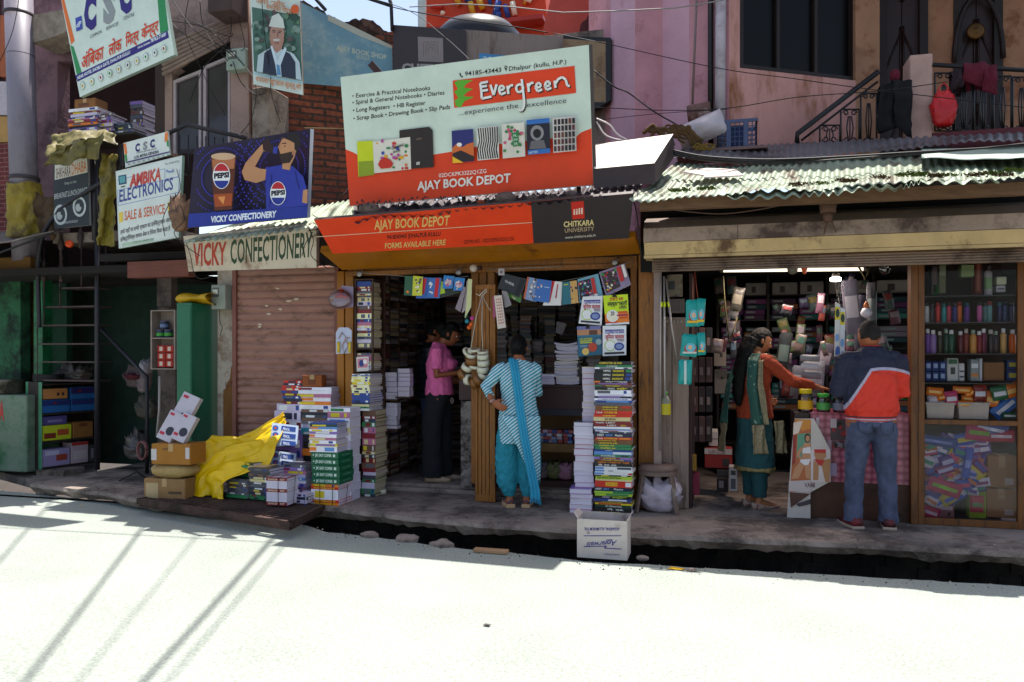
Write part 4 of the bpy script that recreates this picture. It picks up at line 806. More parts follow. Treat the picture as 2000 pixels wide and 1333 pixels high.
S.poly([(529,60),(552,62),(555,78),(550,96),(541,104),(532,96),(526,76)],'#a47a68');S.disc(541,66,14.5,19,'#a9806e',22);S.poly([(525,52),(531,32),(544,26),(553,38),(556,56)],'#c9cfc4');S.disc(540,78.5,7,2.2,'#c4c0b8',10);S.disc(535,63,2.2,1.1,'#2a1a1a',8);S.disc(546,64,2.2,1.1,'#2a1a1a',8);S.line([(531,59.5),(538,60)],.8,'#5a4038');S.line([(543,60.5),(550,61.5)],.8,'#5a4038');S.line([(541,62),(542.5,73)],.7,'#7a5040');S.line([(537,84),(545,84.5)],.7,'#6a3a38')
S.poly([(528,90),(532,90),(542,120),(556,92),(560,96),(548,128),(550,150),(541,149),(538,128)],'#c4d4dc');S.poly([(540,126),(546,128),(549,148),(541,147)],'#5a8ab0')
S.text('वकालत खुशहाल कुल्लू की',(499,158),(588,175),9,'#c0763a',.02);S.line([(495,143),(592,162)],1,'#7ab0c8');S.text('अमर शहीद',(500,6),(556,14),9,'#c0763a',.02);S.text('समर्पित योद्धा',(520,17),(572,27),9,'#c0763a',.02);S.disc(576,18,8,9,'#d05a24',14);S.finish(t)
t,S=sign('banner','faded blue green banner reading Ajay Book Shop on the brick side wall',(590,165,.8),(765,175,1.2),(587,5,.8),[(586,4),(640,30),(700,62),(766,93),(768,178),(590,163)],.01,'#6a8084',face='#7fa0a8')
S.poly([(586,4),(640,30),(700,62),(766,93),(768,178),(590,163)],mat('faded banner cloth','#6d96a4',.7,.2,1.6,dirt='#9fb4b0',dscale=1.2,damt=.5))
S.text('AJAY BOOK SHOP',(657,98),(755,117),10,'#b4bca8',.03);S.text('KULLU',(697,114),(721,118),7,'#b4bca8',.02);S.text('sity',(592,84),(612,89),15,'#94b0b4',.02);S.text('Mob: 98050-01234',(608,131),(680,143),6,'#8fb0b4',.0)
S.poly([(640,28),(706,60),(766,90),(766,96),(700,70),(640,40)],'#b0b0a0');S.finish(t)
t,S=sign('sign_board','black university sign board on the parapet behind the billboard',(768,190,1.15),(910,190,1.33),(768,50,1.15),[(768,49),(910,59),(910,200),(768,200)],.04,'#2a2224',face='#3a3032')
S.poly([(816,72),(865,75),(866,122),(817,120)],'#8a7f7c')
for r in(14,9,4):S.line([(841-r,97+r),(841-r,97-r),(841+r,97-r),(841+r,97+r*.6)],1.2,'#7a706c')
S.text('CHITKARA',(785,139),(905,143),15,'#9a9490',.05);S.finish(t)
t,S=sign('sign_board','small blue sign edge showing above the billboard top',(936,160,.9),(1000,160,1.0),(936,105,.9),[(936,104),(990,109),(990,165),(936,165)],.02,'#2a5a8a',face='#3f86b8')
S.text('20',(943,120),(962,121),10,'#a8c8d8',.03);S.finish(t)
q=MB();wl2=wallpanel(.5)
t=thing('building','concrete framed upper room with glazed double door behind tangled wires','building',P(400,300,.5))
CP=mat('pinkish raw concrete','#9a8078',.9,.15,3,.4,20,dirt='#5d4a44',dscale=1.5)
wl2.slab([(305,-60),(455,-60),(455,62),(328,150),(310,150)],.3).build('lintel_wall',CP,t)
q=MB()
for k in range(7):
 a,b=P(318,92+k*9,.44),P(452,34+k*7,.44);q.tube([a,b],.022,6)
q.build('shutter_box',mat('raised grey shutter','#8a746c',.6,.2),t)
wl2.slab([(303,120),(322,120),(322,300),(303,300)],.3,w=.01).build('jamb',mat('dark jamb','#3a2a28',.8),t)
wl2.slab([(322,135),(336,130),(336,300),(322,300)],.2,w=.012).build('jamb',CP,t)
wh=mat('dull white window frame','#a89aa0',.5,.1,4)
for x0,x1,yt in((338,392,158),(397,449,130)):
 fr=MB();
 wl2.slab([(x0,yt),(x0+5,yt-2),(x0+5,300),(x0,300)],.05,fr);wl2.slab([(x1-4,yt-20),(x1,yt-22),(x1,300),(x1-4,300)],.05,fr);wl2.slab([(x0+5,yt-2),(x1-4,yt-20),(x1-4,yt-14),(x0+5,yt+4)],.05,fr)
 f_=fr.build('window_frame',wh,t);wl2.slab([(x0+5,yt+2),(x1-4,yt-16),(x1-4,300),(x0+5,300)],.01,w=-.03).build('pane',mat('reflecting window glass','#3a3438' if x0<390 else '#6a6470',.15,.3,2),f_)
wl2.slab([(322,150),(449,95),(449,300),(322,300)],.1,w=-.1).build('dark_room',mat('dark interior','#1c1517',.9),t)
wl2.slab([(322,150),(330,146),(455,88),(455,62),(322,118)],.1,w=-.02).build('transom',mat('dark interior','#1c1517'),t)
q=MB();pbox(q,449,492,-60,300,.42,.4,at=470);q.build('column',CP,bevel=.01,label='pinkish concrete column carrying the portrait poster and meter',cat='column')
q=MB();pbox(q,492,526,170,520,.3,.4,at=510);q.build('column',mat('grey concrete column','#84776c',.9,.2,4,.4,dirt='#4a3d36'),bevel=.01,label='grey concrete column left of the brick wall',cat='column')
q=MB();q.tube([P(485,-60,.35),P(490,262,.35)],.016,7);q.build('conduit',mat('rust pipe','#6a4a3c',.7,.2),label='rusty vertical pipe at the edge of the portrait poster',cat='pipe')
q=MB();q.box(P(180,120,.9).x,P(322,120,.9).x,.85,1.9,ZZ(250,40,.9),ZZ(250,40,.9)+.25);q.build('ceiling',CP,label='concrete slab over the dark book alcove at upper left',cat='ceiling')
q=MB();pbox(q,405,452,-60,22,.1,.5,at=430);q.build('beam_end',mat('dark brown beam end','#4a3a38',.9,.2),bevel=.01,label='dark brown beam end at the top above the meter box',cat='beam')
def meter(x0,x1,y0,y1,Y,label,c='#8f9c92'):
 a,b=P(x0,y1,Y),P(x1,y0,Y);t=thing('electric_meter',label,'meter',(a.x,Y,a.z));m_=mat('meter plastic '+c,c,.5,.1,6,dirt='#5a5f58',damt=.3)
 q=MB();q.box(a.x,b.x,Y,Y+.12,a.z,b.z);q.build('housing',m_,t,bevel=.012,seg=2)
 q=MB();w_=b.x-a.x;h=b.z-a.z;q.box(a.x+w_*.12,a.x+w_*.55,Y-.006,Y-.001,a.z+h*.5,b.z-h*.12);q.build('window',mat('meter window','#5a5c58',.2),t)
 q=MB();q.box(a.x+w_*.16,a.x+w_*.5,Y-.009,Y-.0065,a.z+h*.62,b.z-h*.2);q.build('dial',mat('meter dial','#c4c4b8',.5),t)
 q=MB();q.lathe((a.x+w_*.3,Y-.004,a.z+h*.2),[(.012,0),(.012,.01),(.004,.012)],8,axis=(0,-1,0));q.build('seal',mat('meter seal','#3a3a3a'),t)
meter(441,479,92,138,.3,'pale green electric meter high on the pinkish concrete column');meter(412,440,556,605,.2,'grey green electric meter between the green locker and the shutter','#8a8f84')
RLM=mat('dark railing paint','#232027',.5,.2)
t=thing('balcony_railing','dark iron railing in front of the glazed door above the cola board','railing',P(340,300,.1))
q=MB();q.tube([P(330,260,.1),P(366,244,.1),P(480,270,.25)],.024,8);q.build('handrail',RLM,t)
q=MB()
for k in range(9):q.tube([P(334+k*17,262+k*1.2,.12+k*.01),P(334+k*17,345,.12+k*.01)],.008,5)
q.tube([P(332,340,.12),P(480,345,.25)],.01,5);q.build('bars',RLM,t)
t=thing('iron_stairs','narrow black iron stairs with curved handrail and ornate balusters at left','stairs',P(130,760,.6))
q=MB();hp=smooth_pts([P(77,640,.45),P(74,540,.42),(P(78,480,.4)),P(96,438,.38),P(128,402,.36),P(180,368,.34),P(232,334,.32),P(236,290,.32),P(262,280,.3),P(332,260,.15)],5);q.tube(hp,.026,8);q.build('handrail',RLM,t)
ST=mat('worn stair iron','#4a3a3a',.6,.3,12,metal=.3)
for x0,x1,y in((159,207,527),(119,186,562),(87,187,599),(73,186,635),(73,186,671),(84,186,706),(84,186,742)):
 q=MB();a,b=P(x0,y,.55),P(x1,y,.55);q.box(a.x,b.x,.55,.8,a.z-.018,a.z+.0);q.build('tread',ST,t)
q=MB()
for x,ya,yb in((159,485,562),(117,562,599),(117,445,562),(86,599,635),(86,480,599),(207,480,527),(73,635,742)):q.tube([P(x,ya,.54),P(x,yb,.54)],.007,5)
q.build('risers',ST,t)
for x,yc in((86,530),(119,470),(120,520),(157,455)):
 c=P(x,yc,.53);q=MB();q.lathe(c-Vector((0,0,.2)),[(.006,0),(.02,.03),(.01,.06),(.03,.1),(.038,.15),(.028,.2),(.01,.25),(.022,.29),(.006,.36)],8);q.build('baluster',ST,t)
q=MB();q.tube([P(190,302,.5),P(190,918,.5)],.03,8);q.build('post',RLM,t)
q=MB();q.tube([P(195,640,.6),P(287,737,.5),P(287,925,.5)],.022,8);q.build('lower_rail',RLM,t)
q=MB();c=P(137,478,.4);q.lathe(c,[(.03,0),(.045,.01),(.045,.04),(.03,.05)],14,axis=(.5,-1,.2));q.build('reflector',mat('orange plastic','#d84a10',.4),label='small orange ring lamp hanging among the balusters',cat='lamp')
q=MB();q.tube([P(184,300,.42),P(186,470,.42)],.035,8);q.build('post',RLM,label='thick dark post right of the restaurant board',cat='post')
CB=mat('black cable','#15110f',.6,0);CW=mat('grey cable','#8a8480',.6,0)
wire('cable',[P(800,14,1.0)]+[P(x,y,.6)for x,y in((900,8),(1000,14),(1100,25),(1200,22),(1320,16),(1400,3),(1440,-6))],.006,CW,'pale cable crossing the pink house at the top')
wire('cable',smooth_pts([P(1080,65,1.0),P(1180,85,.8),P(1400,133,.8),P(1550,154,.8),P(1700,175,.8),P(1830,190,.8),P(2040,215,.7)]),.004,CB,'thin dark wire sloping across the window sill of the pink house')
wire('cable',smooth_pts([P(1160,138,.4),P(1200,170,.4),P(1228,182,.4),P(1280,220,.4),P(1330,248,.4)]),.007,CB,'thick dark cable drooping from the billboard corner to the white sack')
wire('cable',smooth_pts([P(1165,210,.5),P(1300,216,.5),P(1420,212,.5),P(1560,190,.5),P(1720,178,.5),P(1850,160,.5)]),.004,CB,'thin wire rising from the billboard towards the pink pillar')
wire('cable',smooth_pts([P(1165,235,.5),P(1290,222,.5),P(1420,214,.5)]),.003,CB,'finest wire low across the stepped facets')
for k,(dy,yy)in enumerate(((0,0),(4,.02),(8,-.01))):
 wire('cable',smooth_pts([P(1315,294+dy,-.3),P(1380,306+dy,-.35),P(1500,312+dy,-.4),P(1650,306+dy*.6,-.45+yy),P(1780,298+dy*.4,-.5),P(1920,290,-.5),P(2060,282-dy,-.55)]),.008,CB,['upper','middle','lower'][k]+' black cable of the bundle lying across the tin roof',group=None)
wire('cable',smooth_pts([P(1165,238,-.2),P(1180,262,-.2),P(1200,272,-.15),P(1222,275,-.1)]),.008,mat('white cable','#cfc4c4',.5,0),'lower of two white cables curling onto the light box')
wire('cable',smooth_pts([P(1165,232,-.2),P(1190,244,-.2),P(1205,262,-.15),P(1224,274,-.1)]),.008,mat('white cable','#cfc4c4'),'upper of two white cables curling onto the light box')
wire('cable',smooth_pts([P(1262,398,-.45),P(1300,408,-.45),P(1400,418,-.44),P(1480,410,-.44),P(1540,398,-.45),P(1610,388,-.5)]),.006,mat('brown cable','#5a4238',.7),'brown cable sagging in the dark gap above the shutter housing')
wire('cable',smooth_pts([P(1222,378,-.75),P(1236,392,-.74),P(1244,420,-.6),P(1249,470,-.5),P(1252,500,-.4)]),.006,CB,'black cable hanging down at the right end of the orange sign')
wire('cable',smooth_pts([P(690,-20,1.2),P(760,12,1.1),P(860,32,1.0),P(1000,52,.9),P(1070,64,.9)]),.006,CB,'black wires running past the water tank',n=5)
wire('cable',smooth_pts([P(700,-10,1.1),P(800,22,1.0),P(870,74,.6),P(918,118,-.2)]),.004,CB,'thin wire dropping across the black university board')
for i,pts in enumerate([[(320,20),(350,60),(420,100),(452,95)],[(330,-10),(380,60),(430,90),(455,110)],[(372,-20),(362,60),(395,140),(420,190),(440,225)],[(440,-20),(452,50),(440,90),(400,130),(370,200)],[(455,-10),(470,50),(478,90),(470,100)],[(320,40),(400,55),(460,110),(520,180)],[(478,130),(500,170),(492,230),(470,262)],[(455,120),(470,160),(500,185),(520,180)],[(350,30),(440,70),(455,66)],[(390,0),(400,60),(445,120)]]):
 wire('cable',smooth_pts([P(x,y,.25+.02*(i%3))for x,y in pts]),.0042+.001*(i%2),CB,'black wire in the tangle before the glazed door, '+NUM[i]+' of the tangle from the left',group='tangled wires before the glazed door')
wire('cable',smooth_pts([P(510,-20,.05),P(516,60,.05),P(528,150,.1),P(530,185,.1),P(548,240,.2)]),.004,CB,'black wire hanging down over the portrait poster')
wire('cable',smooth_pts([P(0,120,.3),P(25,60,.3),P(40,-20,.3)]),.004,CB,'thin wire in front of the thick grey pole')
for i,pts in enumerate([[(345,330),(352,370),(330,400),(318,430),(322,462)],[(352,400),(360,430),(340,455),(362,480),(390,500)],[(362,470),(372,500),(378,530),(390,545),(415,540)],[(610,420),(640,440),(625,455),(600,470),(590,500)],[(600,440),(612,470),(608,500),(640,525)],[(600,452),(640,446),(664,452),(690,440)],[(428,604),(430,630),(434,640),(430,655)]]):
 wire('cable',smooth_pts([P(x,y,-.44+.0*i)for x,y in pts]if i<6 else[P(x,y,.25)for x,y in pts]),.004,CB,['black wire curling between the electronics and cola boards','black wire looping down by the left end of the confectionery sign','black wire crossing the left corner of the confectionery sign','black wire hanging over the end of the confectionery lettering','black wire dropping between the confectionery sign and orange sign','tangled wire lying on the confectionery roof edge','short wire hanging below the lower electric meter'][i])
q=MB();q.tube([P(600,-20,.9),P(636,20,.9)],.02,6);q.tube([P(755,-20,1.1),P(764,10,1.1),P(766,60,1.1)],.022,6);q.tube([P(690,-12,1.1),P(764,12,1.1)],.02,6);q.build('iron_scaffold',RLM,label='dark iron frame on the rubble wall against the sky',cat='frame')
def road_cable(a,b,hz,s,r,lb):
 A,B=Z(*a,0),Z(*b,0);d=B-A;off=sdir*(hz/sdir.z)
 A=A-d*.25;B=B+d*1.2;pts=sag(A+off+Vector((0,0,.3)),B+off+Vector((0,0,.3)),s);return wire('overhead_cable',pts,r,CB,lb)
road_cable((290,1025),(50,1333),7.5,.25,.017,'overhead street cable, the leftmost, casting a long shadow on the road')
road_cable((548,1040),(278,1333),7.5,.3,.021,'thick overhead street cable casting the darkest shadow on the road')
road_cable((575,1045),(325,1333),8.2,.3,.010,'thin overhead street cable beside the thickest one')
road_cable((385,1055),(155,1333),8.2,.2,.008,'thin overhead street cable between the two thick ones')
road_cable((105,985),(0,1105),7.5,.1,.012,'short shadowed overhead cable at the far left')
wire('overhead_cable',sag(Z(-200,1020,0)+sdir*6.6,Z(2300,1160,0)+sdir*6.4,.1),.009,CB,'overhead cable running along the street parallel to the shops')
# ==== books and goods of the book shop
random.seed(77)
PAGE=stripes('page edges sky tinted','#d9cfdc','#a99fb0','Z',70,.5,.85,.15,.6)  # white paper tinted lilac: blue skylight painted into the pages
PAGEC=stripes('page edges cream','#cdbd9c','#9a8a70','Z',70,.5,.85,.15,.6)
PAGEW=stripes('page edges bright','#e6dfea','#bdb3c4','Z',55,.6,.85,.1,.5)  # brighter paper, the painted skylight tint kept
def cover(h):return mat('cover '+h,h,.4,.1,12)
SPT='#d8d4cc'
def book(x,y,z,w_,d,t_,rot,col,label,group,pg=None,txt=None,tcol=SPT,flip=False,curl=0.,bands=(),name='book'):
 """a book lying flat, its spine towards the street (flip: fore-edge towards the street)"""
 c,s=math.cos(rot),math.sin(rot);o=Vector((x,y,z));ux=Vector((c,s,0));uy=Vector((-s,c,0));th=min(.0028,t_*.14)
 def H(q,x0,x1,y0,y1,z0,z1,m=0):
  if curl:
   n=6
   for k in range(n):
    a,b=x0+(x1-x0)*k/n,x0+(x1-x0)*(k+1)/n;f=lambda v:curl*(v/w_)**2*4
    q.hexa([o+ux*a+uy*y0+UP*(z0+f(a)),o+ux*b+uy*y0+UP*(z0+f(b)),o+ux*b+uy*y1+UP*(z0+f(b)),o+ux*a+uy*y1+UP*(z0+f(a)),o+ux*a+uy*y0+UP*(z1+f(a)),o+ux*b+uy*y0+UP*(z1+f(b)),o+ux*b+uy*y1+UP*(z1+f(b)),o+ux*a+uy*y1+UP*(z1+f(a))],m)
  else:q.hexa([o+ux*a+uy*b+UP*e for e in(z0,z1)for a,b in((x0,y0),(x1,y0),(x1,y1),(x0,y1))],m)
 q=MB();W=w_/2
 H(q,-W,W,0,d,0,th);H(q,-W,W,0,d,t_-th,t_)
 if not flip:H(q,-W,W,0,.003,th,t_-th)
 else:H(q,-W,W,d-.003,d,th,t_-th)
 ob=q.build(name,cover(col),origin=o,label=label,cat=name.replace('_',' '),group=group)
 q=MB();H(q,-W+.003,W-.003,.0032 if not flip else .004,d-.004 if not flip else d-.0032,th,t_-th);q.build('pages',pg or PAGE,ob)
 if not flip and(bands or txt):
  q=MB();ms=[]
  for u0,u1,h in bands:
   if cover(h)not in ms:ms.append(cover(h))
   f_=lambda u,zz_:o+ux*(-W+w_*u)-uy*.0006+UP*zz_
   q.poly([f_(u0,t_*.16),f_(u1,t_*.16),f_(u1,t_*.84),f_(u0,t_*.84)],ms.index(cover(h)))
  if q.f:q.build('spine_band',ms,ob)
  if txt:
   q=MB();tl=txt if isinstance(txt,list)else[(txt,.12,.85,tcol)];ms=[]
   for b_,u0,u1,tc in tl:
    vs,fs,x0,x1=glyphs(b_,.03);hh=t_*.52/CAPH;sc=(u1-u0)*w_/(x1-x0)
    if ink(tc)not in ms:ms.append(ink(tc))
    q.add([o+ux*(-W+w_*u0+(a-x0)*sc)-uy*.001+UP*(t_*.26+b*hh)for a,b in vs],fs,ms.index(ink(tc)))
   q.build('spine_lettering',ms,ob)
 return ob
CN={'#1a1a1e':'black','#2a7a4a':'green','#dedede':'white','#7a1a24':'maroon','#24408a':'blue','#7a4a24':'brown','#c82818':'red','#d8c890':'cream','#8a6ab0':'purple','#1c2440':'navy','#a8c430':'lime','#d8c020':'yellow','#5a8ac8':'pale blue','#1c3a2a':'dark green','#c4b8d0':'lilac','#e07a20':'orange','#5a5a64':'grey','#e6e0b0':'pale yellow','#1a6a48':'green','#b46a8a':'pink','#2a8a9a':'teal','#6a4a3a':'brown','#3a3a44':'dark grey','#e8e4ec':'white'}
BK=list(CN)
nbooks=0
def auto_bands(col):
 if random.random()<.3:return()
 c=random.choice(['#d8c890','#dedede','#5a5a64','#d8c020','#1c2440','#7a1a24'])
 a=rnd(.08,.3);return((a,a+rnd(.2,.45),c),(rnd(.72,.8),rnd(.84,.93),random.choice(['#dedede','#24408a',c])))
def stack(where,pxl,pxr,pyb,pyt,Y,depth,specs,zb=None,jit=.008,rot=0.,flip=False,pg=None,group=None,curl=0.,kind='book'):
 """specs from bottom to top: (thickness weight, colour, text, bands)"""
 global nbooks
 xl,xr=PXY(pxl,Y),PXY(pxr,Y);cx=(xl+xr)/2;z=SL+.001 if zb is None else zb;zt=ZZ((pxl+pxr)/2,pyt,Y)
 tot=sum(s[0]for s in specs);k=(zt-z)/tot;n=len(specs)
 for i,s in enumerate(specs):
  t_=s[0]*k;col=s[1];lb=f"{CN.get(col, 'plain')} {kind}, {ordn(n - 1 - i)} from the top of {where}"
  book(cx+rnd(-jit,jit),Y+rnd(-jit,jit),z,(xr-xl)*rnd(.96,1),depth*rnd(.93,1),t_-.0004,rot+rnd(-.06,.06),col,lb,group or('books in '+where),pg=(s[4]if len(s)>4 else pg),txt=s[2]if len(s)>2 else None,bands=s[3]if len(s)>3 and s[3]else(()if flip or(len(s)>2 and s[2])else auto_bands(col)),flip=flip,curl=curl*(rnd(.4,1.6)if curl else 0),name=kind.replace(' ','_')if kind!='book' else 'book')
  z+=t_;nbooks+=1
 return z
YEL='#d8c020'
def T(s,a=.1,b=.8,c=SPT):return(s,a,b,c)
tall=[('#1a1a1e',[T('RAJ. TGT',.1,.7,YEL)],None,3),('#1a1a1e',[T('बी. एड.',.35,.8)],None,3),('#1c3a2a',[T('D.Pharma',.3,.75)],None,3),('#d8c020',None,[(.1,.7,'#c82818')],1.6),('#6a4a3a',[T('ELEMENTARY',.25,.8,YEL)],None,2),('#24408a',None,[(.4,.9,'#dedede')],2),('#1a1a1e',[T('HPSSC',.25,.45,'#c4b8d0'),T('समूहिक',.5,.9,'#a8c430')],None,3),('#a8c430',None,[(.3,.9,'#2a7a4a')],2.2),('#2a7a4a',None,[(0,.5,'#a8c430')],2.5),('#1c2440',[T('NEET',.05,.22),T('2024',.26,.42,'#5a8ac8'),T('Physics',.55,.8)],None,3.2),('#c82818',[T('NCERT',.3,.6,YEL)],[(.82,.98,'#dedede'),(.28,.62,'#e07a20')],6.2),('#d8c890',None,None,1.6),('#a8c430',[T('Test Series & Solved Papers',.04,.7,'#1c3a2a')],None,3),('#1a1a1e',None,None,1.3),('#dedede',None,[(0,.25,'#5a8ac8'),(.9,1,'#c82818')],2.6),('#dedede',[T('CTET',.35,.5,'#3a3a44')],[(0,.25,'#5a8ac8')],2.4),('#dedede',None,[(0,.24,'#5a8ac8'),(.6,.98,'#3a3a44')],3),('#1a1a1e',[T('सी. एस. एस.',.1,.6)],None,2.6),('#1a1a1e',[T('पुलिस कांस्टेबल भर्ती',.1,.95,'#e07a20')],None,2.6),('#7a4a24',[T('ALLIED EXAM',.2,.8,YEL)],[(.7,1,'#24408a')],1.8),('#8a6ab0',[T('JUNIOR',.25,.6,YEL)],[(.15,.7,'#7a1a24')],2.2),('#2a7a4a',[T('EXAMPLER',.2,.6)],[(.75,.95,'#1c3a2a')],2.2),('#5a8ac8',None,[(.5,.98,'#dedede')],3),('#24408a',[T('LABEX',.3,.5)],None,2),('#2a7a4a',[T('SUPER 20',.15,.55,YEL)],None,2.5),('#2a7a4a',[T('SUPER 20',.15,.55,YEL)],None,2.3),('#7a4a24',[T('SCIENCE HB',.12,.6,YEL)],[(.65,.95,'#6a4a3a')],2.4),('#7a4a24',[T('SCIENCE HB',.12,.6,YEL)],None,2.2),('#c82818',[T('Hindi',.05,.2),T('COURSE HB',.25,.6,YEL)],[(.65,.95,'#e07a20')],2.4),('#1c2440',[T('NEET',.08,.26),T('2024',.3,.48,'#5a8ac8'),T('Physics',.55,.75)],None,4),('#3a3a44',None,None,1.2),('#c4b8d0',None,None,1.2),('#d8c890',None,[(0,.98,'#5a8ac8')],1.6),('#e8e4ec',None,None,2),('#7a1a24',[T('LEET',.35,.6),T('2024',.7,.85,YEL)],None,2.6),('#7a1a24',[T('People\'s',.08,.3),T('LEET',.35,.6)],None,2.6),('#d8c890',[T('JEE MAIN',.3,.6,'#6a4a3a')],None,4),('#c82818',[T('CHEMISTRY',.25,.6,YEL)],None,2.6),('#c82818',[T('Hindi',.05,.2),T('COURSE HB',.25,.6,YEL)],None,3.4),('#7a4a24',[T('SCIENCE HB',.2,.6,YEL)],None,2.2),('#7a4a24',[T('SCIENCE HB',.2,.6,YEL)],[(.7,.95,'#c82818')],2.6),('#5a5a64',None,None,3),('#24408a',None,[(.3,.9,'#5a8ac8')],2.3),('#e8e4ec',[T('COMPLETE COURSE',.1,.9,'#24408a')],None,2),('#1c2440',None,[(.1,.7,'#8a6ab0')],2),('#e8e4ec',None,[(.1,.8,'#c4b8d0')],1.8),('#e8e4ec',None,None,4),('#1a1a1e',[T('SPSC',.35,.55),T('समूहिक',.6,.9,YEL)],None,2.8),('#6a4a3a',[T('व्यावसायिक',.3,.7,YEL)],[(0,.2,'#2a7a4a')],2.2),('#7a1a24',None,[(.1,.9,'#8a6ab0')],2),('#1a1a1e',[T('अर्थशास्त्र',.3,.9)],[(0,.18,'#e07a20')],2),('#1a1a1e',[T('HPPSC',.25,.45),T('SUBORDINATE',.5,.8,YEL)],[(.86,1,'#24408a')],3.6),('#1a1a1e',[T('HPPSC',.25,.45),T('SUBORDINATE',.5,.8,YEL)],[(.86,1,'#24408a')],3.8),('#1a1a1e',[T('HPPSC',.25,.45),T('SUBORDINATE',.5,.8,YEL)],[(.86,1,'#2a7a4a')],3.8),('#e8e4ec',None,None,1.6),('#2a7a4a',[T('JUNIOR',.3,.6)],None,2.2),('#1a1a1e',[T('COMPACTED GK 5000',.15,.75,YEL)],None,3.6)]
stack('the tall colourful stack',1160,1234,1003,706,-.27,.24,[(w_,c,t_,b)for c,t_,b,w_ in tall],jit=.01)
W3=['#e8e4ec','#c4b8d0','#5a5a64','#b46a8a','#c4b8d0','#8a6ab0']
def wh_specs(n,lo=2,hi=5,cols=W3):return[(rnd(lo,hi),random.choice(cols))for _ in range(n)]
z=stack('the white stack by the colourful one',1112,1156,1015,955,-.3,.24,wh_specs(5),flip=True,pg=PAGEW,jit=.006)
z=stack('the middle of the white stack',1121,1160,955,825,-.22,.24,wh_specs(11),zb=z,flip=True,pg=PAGEW,jit=.008)
z=stack('the brownish top of the white stack',1137,1166,825,717,-.14,.2,wh_specs(10,2,3,['#c4b8d0','#d8c890','#e8e4ec','#b46a8a']),zb=z,flip=True,jit=.006)
YC=.5;zc=ZZ(1090,752,YC)
CT=mat('dark red brown laminate','#38181a',.5,.2,4)
t=thing('counter','dark maroon shop counter with open shelves inside the book shop','counter',(PXY(1100,YC),YC,STZ));x0,x1=PXY(972,YC),PXY(1150,YC)
q=MB();q.box(x0,x1,YC,YC+.5,zc-.03,zc);q.build('top',CT,t,bevel=.004)
q=MB();q.box(x0,x1,YC+.02,YC+.04,ZZ(1090,800,YC),zc-.03);q.build('front_panel',CT,t)
q=MB();q.box(x0,x1,YC+.02,YC+.4,ZZ(1090,884,YC),ZZ(1090,868,YC));q.box(x0,x1,YC+.44,YC+.46,STZ,zc-.03);q.build('lower_shelf',mat('tan shelf board','#7a5a34',.7,.2,5),t)
q=MB();q.box(x1-.02,x1,YC+.01,YC+.45,STZ,zc-.03);q.box(x0,x1,YC+.02,YC+.4,STZ,STZ+.06);q.build('side_panel',CT,t)
stack('the wavy stack on the counter',1084,1130,745,672,YC+.04,.24,[(rnd(1,1.6),random.choice(['#e8e4ec','#c4b8d0','#d8c890']))for _ in range(20)],zb=zc+.001,flip=True,curl=.012,jit=.014,pg=PAGEW,kind='notebook')
stack('the low pile on the shop counter',1046,1083,745,731,YC+.04,.22,wh_specs(4),zb=zc+.001,flip=True,pg=PAGEW,kind='notebook')
SB=['#c9c0cc','#8a90b0','#6a7aa8','#b8aabc','#a0484a','#3a4a8a']
zsh=ZZ(1090,868,YC)+.001
for i in range(34):
 r_,c_=divmod(i,9);xx=PXY(1052,YC)+c_*.052+rnd(-.01,.01);zz0=zsh+r_*.034
 q=MB();q.rbox(xx,YC+.12+rnd(0,.05),zz0,.05,.11,.03,rnd(-.3,.3));o=q.build('pencil_box',cover(random.choice(SB)),bevel=.002,label=f'small pencil box, {ordn(c_)} from the left in {"bottom second third fourth".split()[r_]} row on the counter shelf',cat='box',group='small boxes heaped on the counter shelf')
for i,(px,w_,c)in enumerate([(1053,.14,'#6a5a60'),(1078,.16,'#6b6a40'),(1100,.17,'#b07a90'),(1120,.13,'#5a4a44')]):
 bag('bundle',(PXY(px,YC),YC+.16,STZ+.062),w_,.17,.14,mat('bundle '+c,c,.5,.25,9),['grey rag bundle at the left under the counter shelf','olive cloth bundle under the counter shelf','pink plastic bundle under the counter shelf','brown bundle at the right under the counter shelf'][i],'bundle',False,i,amp=.3)
q=MB();q.box(x0,x1,YC+.005,YC+.018,ZZ(1090,812,YC),ZZ(1090,800,YC));tp_=q.build('printed_strip',ink('#1c1c2c'),t)
YD2=.02;t=thing('display_case','narrow brown glass fronted bookcase at the left of the doorway','bookcase',P(720,725,YD2))
xa,xb=PXY(692,YD2),PXY(729,YD2);zt_,zb_=ZZ(710,545,YD2),ZZ(710,727,YD2);dd=.3
q=MB();q.box(xa,xa+.02,YD2,YD2+dd,zb_,zt_);q.box(xa+.02,xb,YD2,YD2+dd,zb_,zb_+.015);q.box(xa+.02,xb,YD2,YD2+dd,zt_-.015,zt_);q.box(xa+.02,xb-.01,YD2,YD2+dd,ZZ(710,683,YD2),ZZ(710,683,YD2)+.012)
q.box(xb-.012,xb,YD2,YD2+.012,zb_+.015,zt_-.015);q.box(xb-.012,xb,YD2+dd-.012,YD2+dd,zb_+.015,zt_-.015);q.build('frame',mat('dark bookcase wood','#3a2012',.6,.2,5),t)
mix=['#d8c890','#c4b8d0','#7a1a24','#e6e0b0','#6a4a3a','#b46a8a','#e8e4ec','#5a5a64','#2a7a4a','#d8c890','#24408a']
stack('the upper books in the brown bookcase',697,725,683,550,YD2+.02,.25,[(rnd(1,3.2),random.choice(mix))for _ in range(20)],zb=ZZ(710,683,YD2)+.014,pg=PAGEC,jit=.004)
stack('the lower books in the brown bookcase',697,725,724,690,YD2+.02,.25,[(rnd(1,2),random.choice(mix))for _ in range(8)],zb=zb_+.017,pg=PAGEC,jit=.004)
